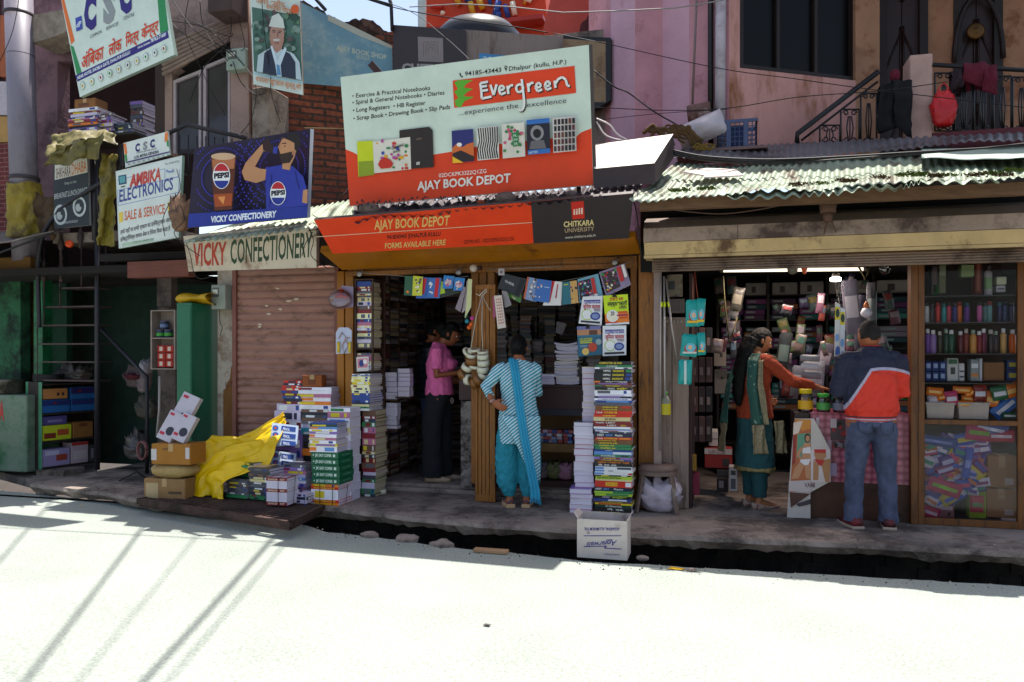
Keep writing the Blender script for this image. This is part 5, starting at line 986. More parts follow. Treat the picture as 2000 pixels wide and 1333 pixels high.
sp=wallpanel(YD2-.004);sp.poly([(696,698),(720,697),(720,725),(697,726)],'#d8d0c8',.001);sp.poly([(698,701),(718,700),(718,718),(699,719)],'#c87a8a',.0016);sp.disc(706,710,5,7,'#2a3a7a',10);sp.disc(713,707,4,5,'#e8e0e0',8)
ob=sp.mb.build('picture_card',sp.mats,label='small picture card leaning on the lower shelf of the bookcase',cat='card')
yb=-.12
zq=stack('the narrow stack under yellow magazines',707,733,935,802,yb+.05,.28,[(rnd(1.2,3),random.choice(['#6a4a3a','#7a1a24','#d8c890','#3a3a44','#2a7a4a','#b46a8a','#c4b8d0','#6a4a3a','#5a5a64']))for _ in range(19)],pg=PAGEC)
stack('the yellow magazines under the bookcase',686,722,802,731,yb,.3,[(2,'#dedede'),(1.5,'#2a7a4a'),(2,'#d8c890'),(1.5,'#1c2440'),(2,'#24408a'),(2,'#24408a'),(2,'#24408a'),(2,'#24408a'),(2.4,'#e6e0b0'),(2.4,'#e6e0b0'),(2.4,'#e6e0b0'),(2.4,'#d8c020'),(2.4,'#e6e0b0'),(2.4,'#e6e0b0'),(1,'#24408a'),(1,'#dedede')],zb=zq)
yb=-.33
stack('the tall white stack behind green reams',640,684,958,797,yb,.24,[(3,'#e8e4ec'),(2.6,'#c4b8d0'),(3,'#e8e4ec'),(3,'#e8e4ec',None,[(0,.3,'#d8c020')]),(3,'#e8e4ec'),(3,'#dedede',None,[(0,.25,'#d8c020')]),(2.4,'#c4b8d0'),(2.4,'#e8e4ec',None,[(0,.3,'#d8c020')]),(2,'#d8c890'),(3,'#e8e4ec',None,[(.1,.8,'#5a8ac8')]),(2,'#b46a8a'),(1.4,'#e8e4ec',None,[(.1,.7,'#2a7a4a')])],jit=.005,pg=PAGEW)
yb=-.58;zg=Z(633,978,SL)
z=stack('the roped red yellow bundle',607,662,975,946,yb+.02,.27,[(1.5,'#e07a20',[T('NOTEBOOK',.1,.9,YEL)]),(1.5,'#c82818',[T('NOTEBOOK',.1,.9,YEL)]),(5.5,'#e8e4ec'),(1.5,'#c82818',[T('NOTEBOOK',.1,.9,YEL)]),(1.5,'#e07a20')],jit=.003,pg=PAGEW)
zr=z
xl,xr=PXY(607,yb),PXY(662,yb)
dz=(ZZ(634,884,yb)-z)/5
GRM=mat('green ream wrapper','#0f5c3c',.4,.1,8)
for i in range(5):
 rt=rnd(-.06,.06);q=MB();cx=(xl+xr)/2+rnd(-.008,.008);q.rbox(cx,yb+.15,z,xr-xl,.28,dz-.002,rt)
 o=q.build('paper_ream',GRM,bevel=.004,seg=2,label=f'green paper ream lettered Easy Copier, {ordn(4 - i)} from the top of the green pile',cat='ream',group='green paper reams')
 c,s=math.cos(rt),math.sin(rt);F0=Vector((cx,yb+.15,z))-Vector((-s,c,0))*.142;q=MB();ux=Vector((c,s,0));W=xr-xl
 for b_,u0,u1 in(('JK',-.34,-.22),('EASY COPIER',-.2,.26)):
  vs,fs,a0,a1=glyphs(b_,.03);sc=(u1-u0)*W/(a1-a0);q.add([F0+ux*(u0*W+(a-a0)*sc)+UP*(dz*.3+b*dz*.42/CAPH)for a,b in vs],fs)
 q.build('lettering',ink('#c8dccc'),o)
 q=MB();q.poly([F0+ux*(u*W)+UP*(v*dz)for u,v in((.31,.3),(.39,.3),(.39,.7),(.31,.7))]);q.poly([F0+ux*(u*W)+UP*(v*dz)for u,v in((-.42,.4),(-.38,.4),(-.38,.6),(-.42,.6))]);q.build('emblem',ink('#c8dccc'),o)
 S0=Vector((cx,yb+.15,z))+ux*(W/2+.001);uy=Vector((-s,c,0));q=MB();vs,fs,a0,a1=glyphs('EASY COPIER',.02);sc=.14/(a1-a0);q.add([S0+uy*(-.07+(a-a0)*sc)+UP*(dz*.4+b*dz*.2/CAPH)for a,b in vs],fs);q.build('side_lettering',ink('#7aa88c'),o)
 z+=dz
stack('the mixed pile on green reams',605,658,884,826,yb+.01,.27,[(3.4,'#e8e4ec',None,[(0,.25,'#e07a20'),(.55,.9,'#5a8ac8')]),(1.6,'#d8c020',None,[(.2,.9,'#8a6ab0')]),(2,'#e8e4ec'),(1.6,'#b46a8a',None,[(0,.6,'#d8c890')]),(2,'#e8e4ec',None,[(0,.2,'#e07a20')]),(1.6,'#8a6ab0',None,[(.2,.7,'#dedede')]),(1.4,'#e8e4ec'),(1.4,'#5a8ac8',None,[(0,.3,'#e07a20')]),(1.4,'#1c3a2a',None,[(.1,.6,'#d8c020')]),(1,'#24408a')],zb=z,rot=.05)
q=MB()
for u in(.3,.75):
 x=xl+(xr-xl)*u;q.tube([(x,yb+.012,SL+.002),(x,yb+.012,zr)],.0025,5)
q.tube([(xr-.02+.03,yb+.12,SL+.01),(xr+.012,yb+.16,zr-.01)],.0025,5);q.build('twine',CB,label='black twine tied round the red and yellow bundle',cat='twine')
y1=.02
z=stack('the dark pile against the shutter',590,650,900,850,y1,.22,[(rnd(1,2),random.choice(['#1a1a1e','#7a4a24','#2a8a9a','#e07a20','#3a3a44']))for _ in range(9)],jit=.01)
z=stack('the grey teal pile by the shutter',588,648,850,800,y1,.22,[(1.6,'#2a8a9a',None,[(.1,.5,'#dedede')]),(1.6,'#2a8a9a'),(2,'#c4b8d0'),(1.4,'#5a5a64'),(1.4,'#6a4a3a'),(1.6,'#3a3a44'),(1.2,'#1c2440'),(1.4,'#6a4a3a')],zb=z,jit=.012)
z2=stack('the magazines under the brown box',584,648,800,757,y1,.22,[(2,'#e8e4ec'),(1.6,'#e07a20',None,[(0,.5,'#d8c020')]),(1.8,'#e8e4ec',None,[(0,.45,'#e07a20')]),(1.6,'#b46a8a',None,[(0,.45,'#d8c020')]),(1.6,'#e8e4ec'),(1.4,'#e8e4ec',None,[(0,.4,'#7a1a24')])],zb=z,jit=.01)
z=stack('the leftmost back pile by the shutter',538,590,880,790,y1+.01,.22,[(rnd(1,2),random.choice(['#c4b8d0','#5a5a64','#e8e4ec','#6a4a3a','#c4b8d0','#8a6ab0']))for _ in range(10)],jit=.012,curl=.004)
z=stack('the slanted red and blue notebook pile',550,590,790,744,y1+.02,.2,[(1.3,'#7a1a24'),(1.3,'#1c2440'),(1.3,'#24408a'),(1.2,'#7a1a24'),(1.3,'#24408a'),(1.2,'#c82818'),(1.2,'#c82818'),(1,'#1c2440'),(1.2,'#c82818')],zb=z,rot=-.1,jit=.012)
def carton(name,label,cx,cy,z,w_,d,h,rot,col,cat='carton',txt=None,tcol='#3a2a1a',tape='#a8865a',group=None,lab=None,bands=()):
 q=MB();q.rbox(cx,cy,z,w_,d,h,rot);o=q.build(name,mat('card '+col,col,.75,.1,7,dirt=None),bevel=min(.006,h*.06),label=label,cat=cat,group=group,origin=(cx,cy,z))
 c,s=math.cos(rot),math.sin(rot);ux=Vector((c,s,0));uy=Vector((-s,c,0));C0=Vector((cx,cy,z));F0=C0-uy*(d/2+.0012)
 if tape:
  q=MB();q.obox(C0+UP*(h+.0008),ux*.05,uy*d,UP*.001);q.obox(C0-uy*(d/2+.0008)+UP*(h*.82),ux*.05,uy*.001,UP*h*.36)if w_>.2 else None;q.build('tape',mat('tape '+tape,tape,.3,.05),o)
 q=MB();ms=[]
 for u0,v0,u1,v1,h_ in bands:
  k=ink(h_)
  if k not in ms:ms.append(k)
  q.poly([F0+ux*(u*w_)+UP*(v*h)for u,v in((u0-.5,v0),(u1-.5,v0),(u1-.5,v1),(u0-.5,v1))],ms.index(k))
 if q.f:q.build('printed_label',ms,o)
 if txt:
  q=MB();ms=[]
  for b_,u0,u1,v0,v1,tc in txt:
   vs,fs,a0,a1=glyphs(b_,.02)
   if ink(tc)not in ms:ms.append(ink(tc))
   sc=(u1-u0)*w_/(a1-a0);q.add([F0-uy*.0012+ux*((u0-.5)*w_+(a-a0)*sc)+UP*(v0*h+b*(v1-v0)*h/CAPH)for a,b in vs],fs,ms.index(ink(tc)))
  q.build('lettering',ms,o)
 return o
def pcarton(name,label,px0,px1,pyt,pyb,Y,d,col,**k):
 a,b=PXY(px0,Y),PXY(px1,Y);m_=(px0+px1)/2;rot=k.pop('rot',0);z0=k.pop('z',None)
 zb=ZZ(m_,pyb,Y)if z0 is None else z0
 return carton(name,label,(a+b)/2,Y+d/2,zb,b-a,d,ZZ(m_,pyt,Y)-zb,rot,col,**k)
pcarton('carton','small brown cardboard box on top of the magazine piles',590,626,733,757,y1+.02,.13,'#8a4a1c',z=z2+.001,rot=.12,bands=((.3,.2,.7,.8,'#6b3010'),))
t0x=0
for i,(px0,px1,yt,yb_)in enumerate(((526,580,826,872),(526,576,880,922))):
 Yp=-.2;t=thing('blister_pack',['upper','lower'][i]+' clear pack of blue and white glue boxes among the book heaps','pack',P(px0,yb_,Yp));pn=Panel(P(px0,yb_,Yp-.1),P(px1,yb_-2,Yp),P(px0+4,yt,Yp))
 pn.slab([(px0,yb_),(px1,yb_-4),(px1+3,yt+6),(px0+6,yt)],.03).build('box',ink('#b8c4d8'),t)
 for j in range(3):pn.poly([(px0+24,yt+6+j*14),(px1-2,yt+9+j*14),(px1-3,yt+18+j*14),(px0+23,yt+15+j*14)],'#1c3f86');pn.text('PENCIL',(px0+27,yt+14+j*14),(px1-14,yt+16+j*14),5,'#d8dce8',.02);pn.disc(px0+12,yt+10+j*13,6,5,'#24509a',9);pn.disc(px0+12,yt+10+j*13,2.5,2,'#c84030',7)
 pn.finish(t)
z=stack('the lilac magazine heap',549,596,990,908,-.48,.24,[(rnd(1,2),random.choice(['#c4b8d0','#8a6ab0','#b46a8a','#e8e4ec','#5a5a64','#5a8ac8']))for _ in range(12)],jit=.014)
gz=GY+.03
for nm,a,b,yb2,yt2,Yv,cols,n in(('the front left magazine heap on the grating',440,486,985,935,-.62,['#3a3a44','#5a5a64','#6a4a3a'],8),('the second magazine heap on the grating',484,530,990,915,-.66,['#3a3a44','#5a5a64','#6a4a3a','#d8c890','#1c2440'],10)):
 stack(nm,a,b,yb2,yt2,Yv,.24,[(1,'#2a7a4a')]*2+[(rnd(.9,1.3),random.choice(cols))for _ in range(n)],zb=gz,rot=-.15,jit=.012)
stack('the bright green pads on the yellow sheet',434,500,930,903,-.5,.22,[(1,'#2a7a4a')]*5+[(1,'#1c3a2a')],zb=ZZ(470,932,-.5),rot=-.35,jit=.02)
pcarton('book','tan pad lying on the second magazine heap',484,520,922,926,-.6,.2,'#c8a870',tape=None,z=ZZ(500,914,-.66)+.002)
yb=-.86;zz0=gz
for i,(h_,c,tx)in enumerate(((.035,'#7a1a24',1),(.085,'#e8e4ec',0),(.035,'#7a1a24',1),(.07,'#e8e4ec',0),(.028,'#7a1a24',1))):
 a,b=PXY(520,yb),PXY(560,yb);book((a+b)/2,yb,zz0,b-a,.21,h_,.03,c,f"{'maroon spined books' if tx else 'white page block'} {ordn(4 - i)} from the top of the white bundle",'roped bundle in front on the grating',pg=PAGEW,txt=[T('ENGLISH  KEY',.1,.9,'#d8b8a0')]if tx else None,flip=not tx);zz0+=h_
q=MB();a,b=PXY(520,yb),PXY(560,yb);xm=(a+b)/2
q.tube([(xm+.02,yb-.005,gz),(xm+.02,yb-.006,zz0+.003),(xm+.02,yb+.2,zz0+.003)],.0025,5);q.tube([(b+.008,yb+.1,gz),(b+.008,yb+.14,zz0+.004),(a,yb+.1,zz0+.004)],.0025,5);q.build('twine',CB,label='black twine tied round the white bundle on the grating',cat='twine')
q=MB();q.poly([(a+.03,yb+.03,zz0+.0012),(b-.03,yb+.03,zz0+.0012),(b-.03,yb+.17,zz0+.0012),(a+.03,yb+.17,zz0+.0012)]);q.build('book_cover',ink('#b8a8b4'),label='pale printed cover on top of the roped white bundle',cat='book cover')
stack('the pile beside the roped white bundle',577,600,998,965,-.68,.2,[(1.2,'#1c2440'),(1.2,'#7a1a24'),(1.4,'#1c2440'),(1.4,'#c4b8d0'),(1.2,'#1c2440'),(1.2,'#c4b8d0')],zb=SL*.5+.0)
random.seed(99)
ICOL=['#3a2420','#4a3a34','#6a5a50','#24283c','#5a2426','#5a4c44','#2a3a34','#6a5c60','#6a4a3a','#1c1a20','#4a2c3a']  # dim covers: shade of the deep shop put into their colours
q=MB();mats_=[cover(c)for c in ICOL]+[stripes('shade-toned page edges','#a89a9c','#5a4e50','Z',70,.5),stripes('shade-toned cream page edges','#a08a68','#54463a','Z',70,.5)]  # page edges darkened likewise to stand for the shade inside
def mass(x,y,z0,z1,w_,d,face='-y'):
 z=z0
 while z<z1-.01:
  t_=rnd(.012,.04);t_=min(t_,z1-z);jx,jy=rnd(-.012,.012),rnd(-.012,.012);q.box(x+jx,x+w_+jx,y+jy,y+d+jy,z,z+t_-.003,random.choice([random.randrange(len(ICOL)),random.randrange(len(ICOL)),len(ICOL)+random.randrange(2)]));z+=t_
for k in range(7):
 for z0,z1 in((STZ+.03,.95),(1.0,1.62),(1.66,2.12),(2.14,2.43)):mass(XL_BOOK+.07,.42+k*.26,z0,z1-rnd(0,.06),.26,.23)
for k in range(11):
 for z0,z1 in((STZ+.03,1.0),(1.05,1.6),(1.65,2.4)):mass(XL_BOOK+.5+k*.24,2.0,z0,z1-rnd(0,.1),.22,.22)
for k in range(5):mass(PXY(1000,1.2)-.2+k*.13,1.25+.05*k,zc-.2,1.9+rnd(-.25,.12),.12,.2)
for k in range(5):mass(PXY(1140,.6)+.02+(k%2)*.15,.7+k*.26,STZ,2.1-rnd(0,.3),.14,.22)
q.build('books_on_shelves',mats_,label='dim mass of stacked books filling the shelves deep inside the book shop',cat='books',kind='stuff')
q=MB()
for k in range(8):q.box(XL_BOOK+.05,XL_BOOK+.34,.4+k*.26,.412+k*.26,STZ,2.45)
for z in(.97,1.63,2.13):q.box(XL_BOOK+.05,XL_BOOK+.34,.42,2.2,z,z+.012)
q.build('bookshelf',mat('dark bookcase wood','#3a2012'),label='dark wooden shelving along the left wall of the book shop',cat='shelf')
for nm,px0,px1,yt,yb2 in(('the upper lilac note pads',752,775,728,780),('the right lilac note pads',776,800,720,775),('the lower lilac note pads',752,775,787,838)):
 Yv=.42;zb_=ZZ((px0+px1)/2,yb2,Yv);sb_=MB();sb_.box(PXY(px0-3,Yv),PXY(px1+2,Yv),Yv-.01,Yv+.16,zb_-.018,zb_-.001);sb_.build('shelf_board',mat('dark bookcase wood','#3a2012'),label='narrow shelf board under '+nm,cat='shelf');stack(nm+' on the shelf',px0,px1,yb2,yt,Yv,.1,[(rnd(2,4),random.choice(['#c4b8d0','#5a5a64','#8a6ab0']))for _ in range(6)],zb=zb_,flip=True,pg=PAGE,kind='notebook')
q=MB();pbox(q,745,751,560,700,.4,.03);q.v=[Vector((v.x,v.y,2.44 if v.z>2 else v.z))for v in q.v];zl=min(v.z for v in q.v);q.v=[Vector((v.x,v.y,STZ if v.z==zl else v.z))for v in q.v];q.build('bookshelf_post',mat('dark bookcase wood','#3a2012'),label='slim dark upright at the front of the left shelving',cat='post')
def hang(name,label,pts,Y,face,group,deco=(),th=.006,lean=0.,cat='magazine',texts=()):
 """pts: four photo corners TL TR BR BL"""
 bl,br,tl=pts[3],pts[2],pts[0];pn=Panel(P(*bl,Y-lean),P(*br,Y-lean),P(*tl,Y));t=thing(name,label,cat,pn.at(*bl),group)
 pn.slab(pts[::-1],th).build('pages',PAGEW,t);pn.poly([pts[3],pts[2],pts[1],pts[0]],face,.0008)
 def bil(u,v):return((pts[0][0]*(1-u)+pts[1][0]*u)*(1-v)+(pts[3][0]*(1-u)+pts[2][0]*u)*v,(pts[0][1]*(1-u)+pts[1][1]*u)*(1-v)+(pts[3][1]*(1-u)+pts[2][1]*u)*v)
 for d in deco:
  if d[0]=='r':pn.poly([bil(d[1],d[4]),bil(d[3],d[4]),bil(d[3],d[2]),bil(d[1],d[2])],d[5])
  elif d[0]=='c':c=bil(d[1],d[2]);pn.disc(c[0],c[1],d[3],d[4],d[5],12)
  elif d[0]=='s':
   for _ in range(d[1]):c=bil(rnd(d[2],d[4]),rnd(d[3],d[5]));pn.disc(c[0],c[1],rnd(1.2,3),rnd(1.2,3),random.choice(d[6]),6)
 for b_,u0,v0,u1,v1,h,c in texts:pn.text(b_,bil(u0,v0),bil(u1,v1),h,c,.02)
 pn.finish(t,'cover_print');return t
G1='magazines strung across the left opening of the book shop';G2='magazines strung across the right opening of the book shop';VIV=['#c8302a','#d8b020','#2a6a9a','#3a8a4a','#d8d0c8','#8a3a7a']
hang('magazine','green magazine strung leftmost above the left opening',[(791,539),(808,540),(806,578),(789,577)],.0,'#2c5a44',G1,(('c',.4,.82,3,3,'#d87a20'),))
hang('magazine','yellow football magazine strung second in the left opening',[(807,539),(826,541),(824,578),(805,578)],-.01,'#c8c83a',G1,(('s',12,.1,.1,.9,.9,['#e8e4e0','#2a2a3a','#5a5a4a']),))
hang('magazine','blue magazine with a red title strung third in the left opening',[(826,542),(842,543),(842,583),(812,583)],.005,'#2f5ea8',G1,(('r',.1,.05,.5,.8,'#b8202a'),),texts=())
hang('magazine','blue magazine with a broad red band in the left opening',[(838,543),(862,543),(858,583),(834,582)],-.02,'#3a6ab0',G1,(('r',.55,.02,.85,.95,'#c02028'),('s',8,.1,.2,.4,.8,['#d8d8e0'])))
hang('magazine','dark magazine with lime lettering in the left opening',[(860,546),(878,552),(904,570),(856,583)],-.01,'#26302c',G1,(('r',.05,.1,.3,.8,'#a8c430'),))
for i,(x,y)in enumerate(((867,538),(888,542))):
 hang('toy_pack',['left','right'][i]+' blue pack hanging over the strung magazines',[(x,y),(x+20,y+2),(x+16,y+26),(x-3,y+26)],-.05,'#2f7ac0',None,(('c',.5,.55,7,6,'#c8a0b0'),('s',6,.2,.3,.8,.9,['#d8d0c8','#b85a8a'])),cat='toy pack')
for i,pts in enumerate([[(912,548),(918,550),(912,604),(902,612)],[(905,560),(910,562),(899,610),(889,603)],[(914,545),(922,546),(920,600),(908,622)]]):
 hang('booklet',['middle','left','right'][i]+' edge-on booklet hanging beside the middle post',pts,-.03-.02*i,['#a89aa0','#8a7a84','#c4c490'][i],'booklets hanging beside the middle post')
q=MB()
for i,(x,y,c)in enumerate(((912,628,0),(920,634,1),(910,618,2),(922,622,3),(916,640,1))):q.ball(P(x,y,-.03),.022,.02,.022,8,c)
q.build('toy_cluster',[ink('#2a8a9a'),ink('#e0601c'),ink('#2a5a3a'),ink('#c83a8a')],label='cluster of bright little toys by the middle post',cat='toy')
hang('magazine','tilted dark grey magazine strung leftmost in the right opening',[(983,534),(1030,546),(1014,582),(972,562)],.0,'#2a2c34',G2,(('r',.75,.05,.95,.95,'#14141a'),),texts=(('GUIDE',.2,.5,.6,.55,5,'#c8c8c8'),))
hang('magazine','magazine with green landscape strung under the dark grey one',[(988,560),(1020,577),(1016,592),(982,576)],.03,'#4a7a3a',G2,(('s',8,.1,.1,.9,.9,['#8ab04a','#d8c8a0']),))
hang('magazine','orange edged magazine of little portraits in the right opening',[(1030,541),(1054,546),(1046,590),(1022,584)],-.01,'#b85a3a',G2,(('r',.15,0,1,1,'#7a90b8'),('s',16,.2,.05,.95,.95,['#d8b090','#5a3a30','#e0d8d0'])))
hang('magazine','broad blue sports magazine in the right opening',[(1050,545),(1078,549),(1072,592),(1042,588)],-.03,'#3a68b0',G2,(('s',5,.05,.1,.4,.9,['#d8a070','#c8c8d0']),('r',.55,.3,.9,.34,'#a8b8d8')))
hang('magazine','white magazine with a vertical red title in the right opening',[(1076,549),(1098,551),(1096,597),(1060,597)],-.015,'#d8d4d4',G2,(('r',.05,0,.35,.85,'#c0202c'),('r',.6,.1,.7,.7,'#a84a5a')))
hang('magazine','blue green festival magazine in the right opening',[(1098,552),(1126,548),(1130,592),(1098,596)],-.03,'#2a6a7a',G2,(('r',.55,0,1,1,'#c89a5a'),('s',8,.55,.2,.98,.95,['#7a4a5a','#e0b060','#3a3a4a']),('r',.1,.1,.4,.14,'#c8c820')))
hang('magazine','current affairs magazine with crowd cover in the right opening',[(1128,546),(1168,535),(1178,580),(1132,592)],-.02,'#6aa0b8',G2,(('r',.03,.1,.6,.9,'#2a2430'),('s',26,.05,.12,.58,.88,VIV),('r',.62,.1,.78,.8,'#b82a2a'),('c',.72,.88,4,4,'#e8e8e8')),texts=())
hang('magazine','tilted thick crowd cover magazine at the far right of the string',[(1170,532),(1220,515),(1232,556),(1184,580)],-.04,'#8a7a9a',G2,(('r',.05,.08,.62,.88,'#3a2a30'),('s',28,.06,.1,.6,.86,VIV),('r',.66,.05,.82,.7,'#b82a2a'),('r',.85,.02,.96,.6,'#e0d8d8')),th=.03)
q=MB();q.tube([P(x,y,.01)for x,y in((700,533),(790,540),(860,546),(915,540))],.003,5);q.build('string',CW,label='string carrying the magazines of the left opening',cat='string')
q=MB();q.tube([P(x,y,.01)for x,y in((968,532),(1030,546),(1090,551),(1170,536),(1235,510))],.003,5);q.build('string',CW,label='string carrying the magazines of the right opening',cat='string')
def exam_cover(pts,i,kind):
 YY=-.06
 if kind=='w':d=(('r',.1,.13,.9,.17,'#3a3a8a'),('c',.32,.66,11,11,'#a8c430'),('c',.32,.66,9.4,9.4,'#e4e2e4'),('c',.7,.7,10,8,'#2a3a8a'),('c',.7,.7,7,5,'#7a8ab8'),('r',.08,.88,.92,.95,'#2a2a30'));tx=(('COOPERATIVE BANK',.1,.26,.92,.26,5,'#34349a'),('जूनियर क्लर्क',.1,.44,.92,.44,8,'#b01c3a'),('परीक्षा',.62,.54,.92,.54,5,'#7a7a8a'));f='#dcdade'
 elif kind=='y':d=(('r',0,.62,1,1,'#e07a20'),('r',0,.88,.5,1,'#c83a20'),('c',.32,.7,12,12,'#e4e2e4'),('c',.32,.7,10,10,'#e8e0c8'),('r',.55,.56,.95,.62,'#d04a20'),('r',.5,.66,.95,.72,'#a02a4a'),('r',.6,.76,.95,.8,'#c83a20'),('r',.0,.94,1,1,'#dcdade'));tx=(('टी.जी.टी. कला',.25,.19,.8,.19,6,'#c83a20'),('संस्कृत/शास्त्री',.14,.36,.95,.36,8,'#2a2a2a'),('परीक्षा',.6,.48,.92,.48,5,'#5a5a3a'),('20',.24,.68,.4,.68,8,'#2a2a6a'));f='#c4dc1c'
 else:d=(('r',0,0,1,.32,'#b07a5a'),('r',0,0,1,.12,'#6a6a9a'),('r',.5,.14,.85,.3,'#5a3424'),('r',0,.3,1,.36,'#2a6a84'),('r',.1,.48,.6,.51,'#c8c820'),('r',.1,.54,.6,.57,'#c8c820'),('r',.1,.64,.4,.65,'#b8c8d0'),('r',.1,.68,.4,.69,'#b8c8d0'),('c',.32,.85,7,7,'#d8b060'),('c',.62,.72,9,9,'#b8402a'),('c',.88,.55,6,6,'#8a9aa0'));tx=(('H.P. PATWARI',.1,.46,.62,.46,4,'#c8c820'),);f='#235a74'
 return hang('exam_booklet',['white bank exam booklet with Hindi title, upper left of the four clipped booklets','lime yellow booklet with orange foot, upper right of the four clipped booklets','teal booklet with a temple photo, lower left of the four clipped booklets','white bank exam booklet, lower right of the four clipped booklets'][i],pts,YY-.01*i,f,'exam booklets clipped beside the right post',d,th=.012,cat='booklet',texts=tx)
exam_cover([(1138,580),(1177,578),(1175,636),(1130,632)],0,'w');exam_cover([(1178,578),(1226,575),(1229,633),(1183,636)],1,'y');exam_cover([(1127,638),(1173,637),(1176,693),(1129,697)],2,'t');exam_cover([(1177,637),(1223,636),(1223,694),(1177,696)],3,'w')
for i,(x,y)in enumerate(((1200,578),(1148,640),(1199,640))):
 q=MB();c=P(x,y,-.085);q.prism([c+Vector(v)for v in((-.022,0,-.012),(.022,0,-.012),(.014,0,.012),(-.014,0,.012))],(0,.02,0));q.tube([c+Vector((-.008,-.004,.01)),c+Vector((-.012,-.01,.035)),c+Vector((.012,-.01,.035)),c+Vector((.008,-.004,.01))],.0015,4);q.build('binder_clip',BLACKM,label='black binder clip on the '+['lime yellow booklet','teal booklet','lower white booklet'][i],cat='clip')
hang('calendar','narrow calendar card with red figures hanging at the left of the right opening',[(965,578),(980,577),(988,640),(972,643)],-.08,'#cfc0b4',None,tuple(('r',.2+.25*a,.1+.09*b,.32+.25*a,.14+.09*b,'#b04a40')for a in range(3)for b in range(9)),cat='calendar')
hang('booklet','pink edged booklet behind the narrow calendar card',[(962,580),(968,579),(968,620),(963,622)],-.06,'#a04a6a',None)
hang('booklet','grey tag booklet tilted beside the calendar card',[(980,568),(990,570),(999,596),(986,602)],-.04,'#8a8488',None)
q=MB();q.poly([P(1088,628,.9),P(1107,633,.9),P(1098,655,.9),P(1085,650,.9)]);q.build('paper_sheet',ink('#7a727a'),solid=.002,label='grey paper sheet tilted in the dark of the right opening',cat='paper')
for i,(x,y)in enumerate(((704,536),(897,533),(1202,514))):
 q=MB();c=P(x,y,.05);q.lathe(c,[(.01,0),(.03,.004),(.032,.03),(.02,.035)],14,axis=(0,-1,0));q.tube([c+Vector((0,0,.02)),c+Vector((.03,.03,.06))],.006,5);q.build('padlock',mat('dull steel','#8a8480',.35,.2,metal=.8),label='round steel shutter lock at the '+['left','middle','right'][i]+' of the book shop lintel',cat='lock')
q=MB();c=P(928,525,.0);q.lathe(c,[(.012,0),(.03,.006),(.04,.03),(.032,.055),(.012,.066)],16,axis=(-.2,-1,0));o=q.build('bulb',mat('frosted bulb','#b4a498',.3),label='unlit frosted bulb on the brown lintel',cat='light bulb');q=MB();q.tube([c+Vector((0,0,0)),c+Vector((.06,.03,.01))],.022,10);q.build('holder',mat('brown bakelite','#3c2418',.4),o)
q=MB();q.tube([P(950,527,.0),P(1100,521,.0)],.005,5);q.build('rod',mat('dull steel','#8a8480'),label='thin steel rod along the lintel of the right opening',cat='rod')
hang('tag_card','small white tag hanging under the lintel',[(973,525),(985,525),(985,538),(973,538)],-.01,'#a8a0a4',None,(('r',.3,.3,.7,.7,'#6a5a60'),),cat='tag')
TB=mat('brown packing tape','#7a4e22',.3,.1);TW=mat('white tape','#c9c4ae',.35,.08)
rolls=[((928,684),0,1,.05,.014),((919,686),80,1,.03,.02),((912,688),60,1,.045,.016),((943,688),0,1,.05,.016),((920,695),20,1,.045,.024),((943,697),0,1,.054,.03),((921,706),5,0,.055,.04),((944,709),0,1,.055,.034),((912,718),35,1,.05,.03),((926,716),15,1,.05,.016),((943,722),5,1,.054,.036),((904,731),60,0,.052,.034),((943,733),30,1,.05,.03),((914,742),90,1,.05,.03),((936,742),50,0,.06,.04),((928,748),75,0,.055,.034)]
for i,((x,y),ang,wt,r,h)in enumerate(rolls):
 r*=1.08;h*=1.55
 c=P(x,y,-.1-.006*(i%3));ax=Vector((math.sin(R(ang)),-.25,math.cos(R(ang))));ax.normalize();q=MB()
 q.lathe(c-ax*h/2,[(r*.62,0),(r,0),(r,h),(r*.62,h),(r*.62,0)],20,axis=ax,cap=False);o=q.build('tape_roll',[TB,TW][wt],label=f"{['brown', 'white'][wt]} tape roll, {ordn(i)} from the top of the rolls strung by the middle post",cat='tape roll',group='tape rolls strung by the middle post')
 q=MB();q.lathe(c-ax*h/2,[(r*.56,-.0005),(r*.615,-.0005),(r*.615,h+.0005),(r*.56,h+.0005),(r*.56,-.0005)],16,axis=ax,cap=False);q.build('core',mat('card core','#8a6a48',.8),o)
q=MB();q.tube([P(942,575,-.08),P(930,620,-.1),P(918,690,-.11)],.004,5);q.tube([P(942,575,-.08),P(941,640,-.1),P(943,690,-.11)],.004,5);q.tube([P(942,575,-.08),P(948,590,-.08),P(958,608,-.08)],.003,5);q.tube([P(930,574,-.07),P(936,578,-.09),P(944,570,-.09),P(951,564,-.09),P(950,570,-.09),P(940,580,-.09)],.005,5)
q.build('white_string',mat('white string','#b8b0a4',.8),label='knotted white string carrying the tape rolls',cat='string')
q=MB();c=P(746,930,.12);q.lathe((c.x,c.y,STZ-.078),[(.03,0),(.046,0),(.046,.045),(.03,.045),(.03,0)],20,cap=False);q.build('tape_roll',TW,label='pale tape roll standing alone on the slab beside the narrow stack',cat='tape roll')
t=thing('toy_pack','blister pack with an orange toy gun hanging on the ochre post','toy pack',P(660,610,-.02));pn=wallpanel(-.02)
pn.slab([(646,594),(668,602),(690,600),(690,560),(668,558)],.004).build('card',ink('#8a7a90'),t)
q=MB();c=P(668,578,-.04);q.tube([c+Vector((-.07,0,-.01)),c+Vector((-.02,-.01,0)),c+Vector((.06,0,-.02))],[.02,.024,.016],8);q.tube([c+Vector((-.02,0,0)),c+Vector((.0,0,.07))],[.018,.014],8);q.build('toy_gun',mat('orange plastic','#e07a10',.4),t)
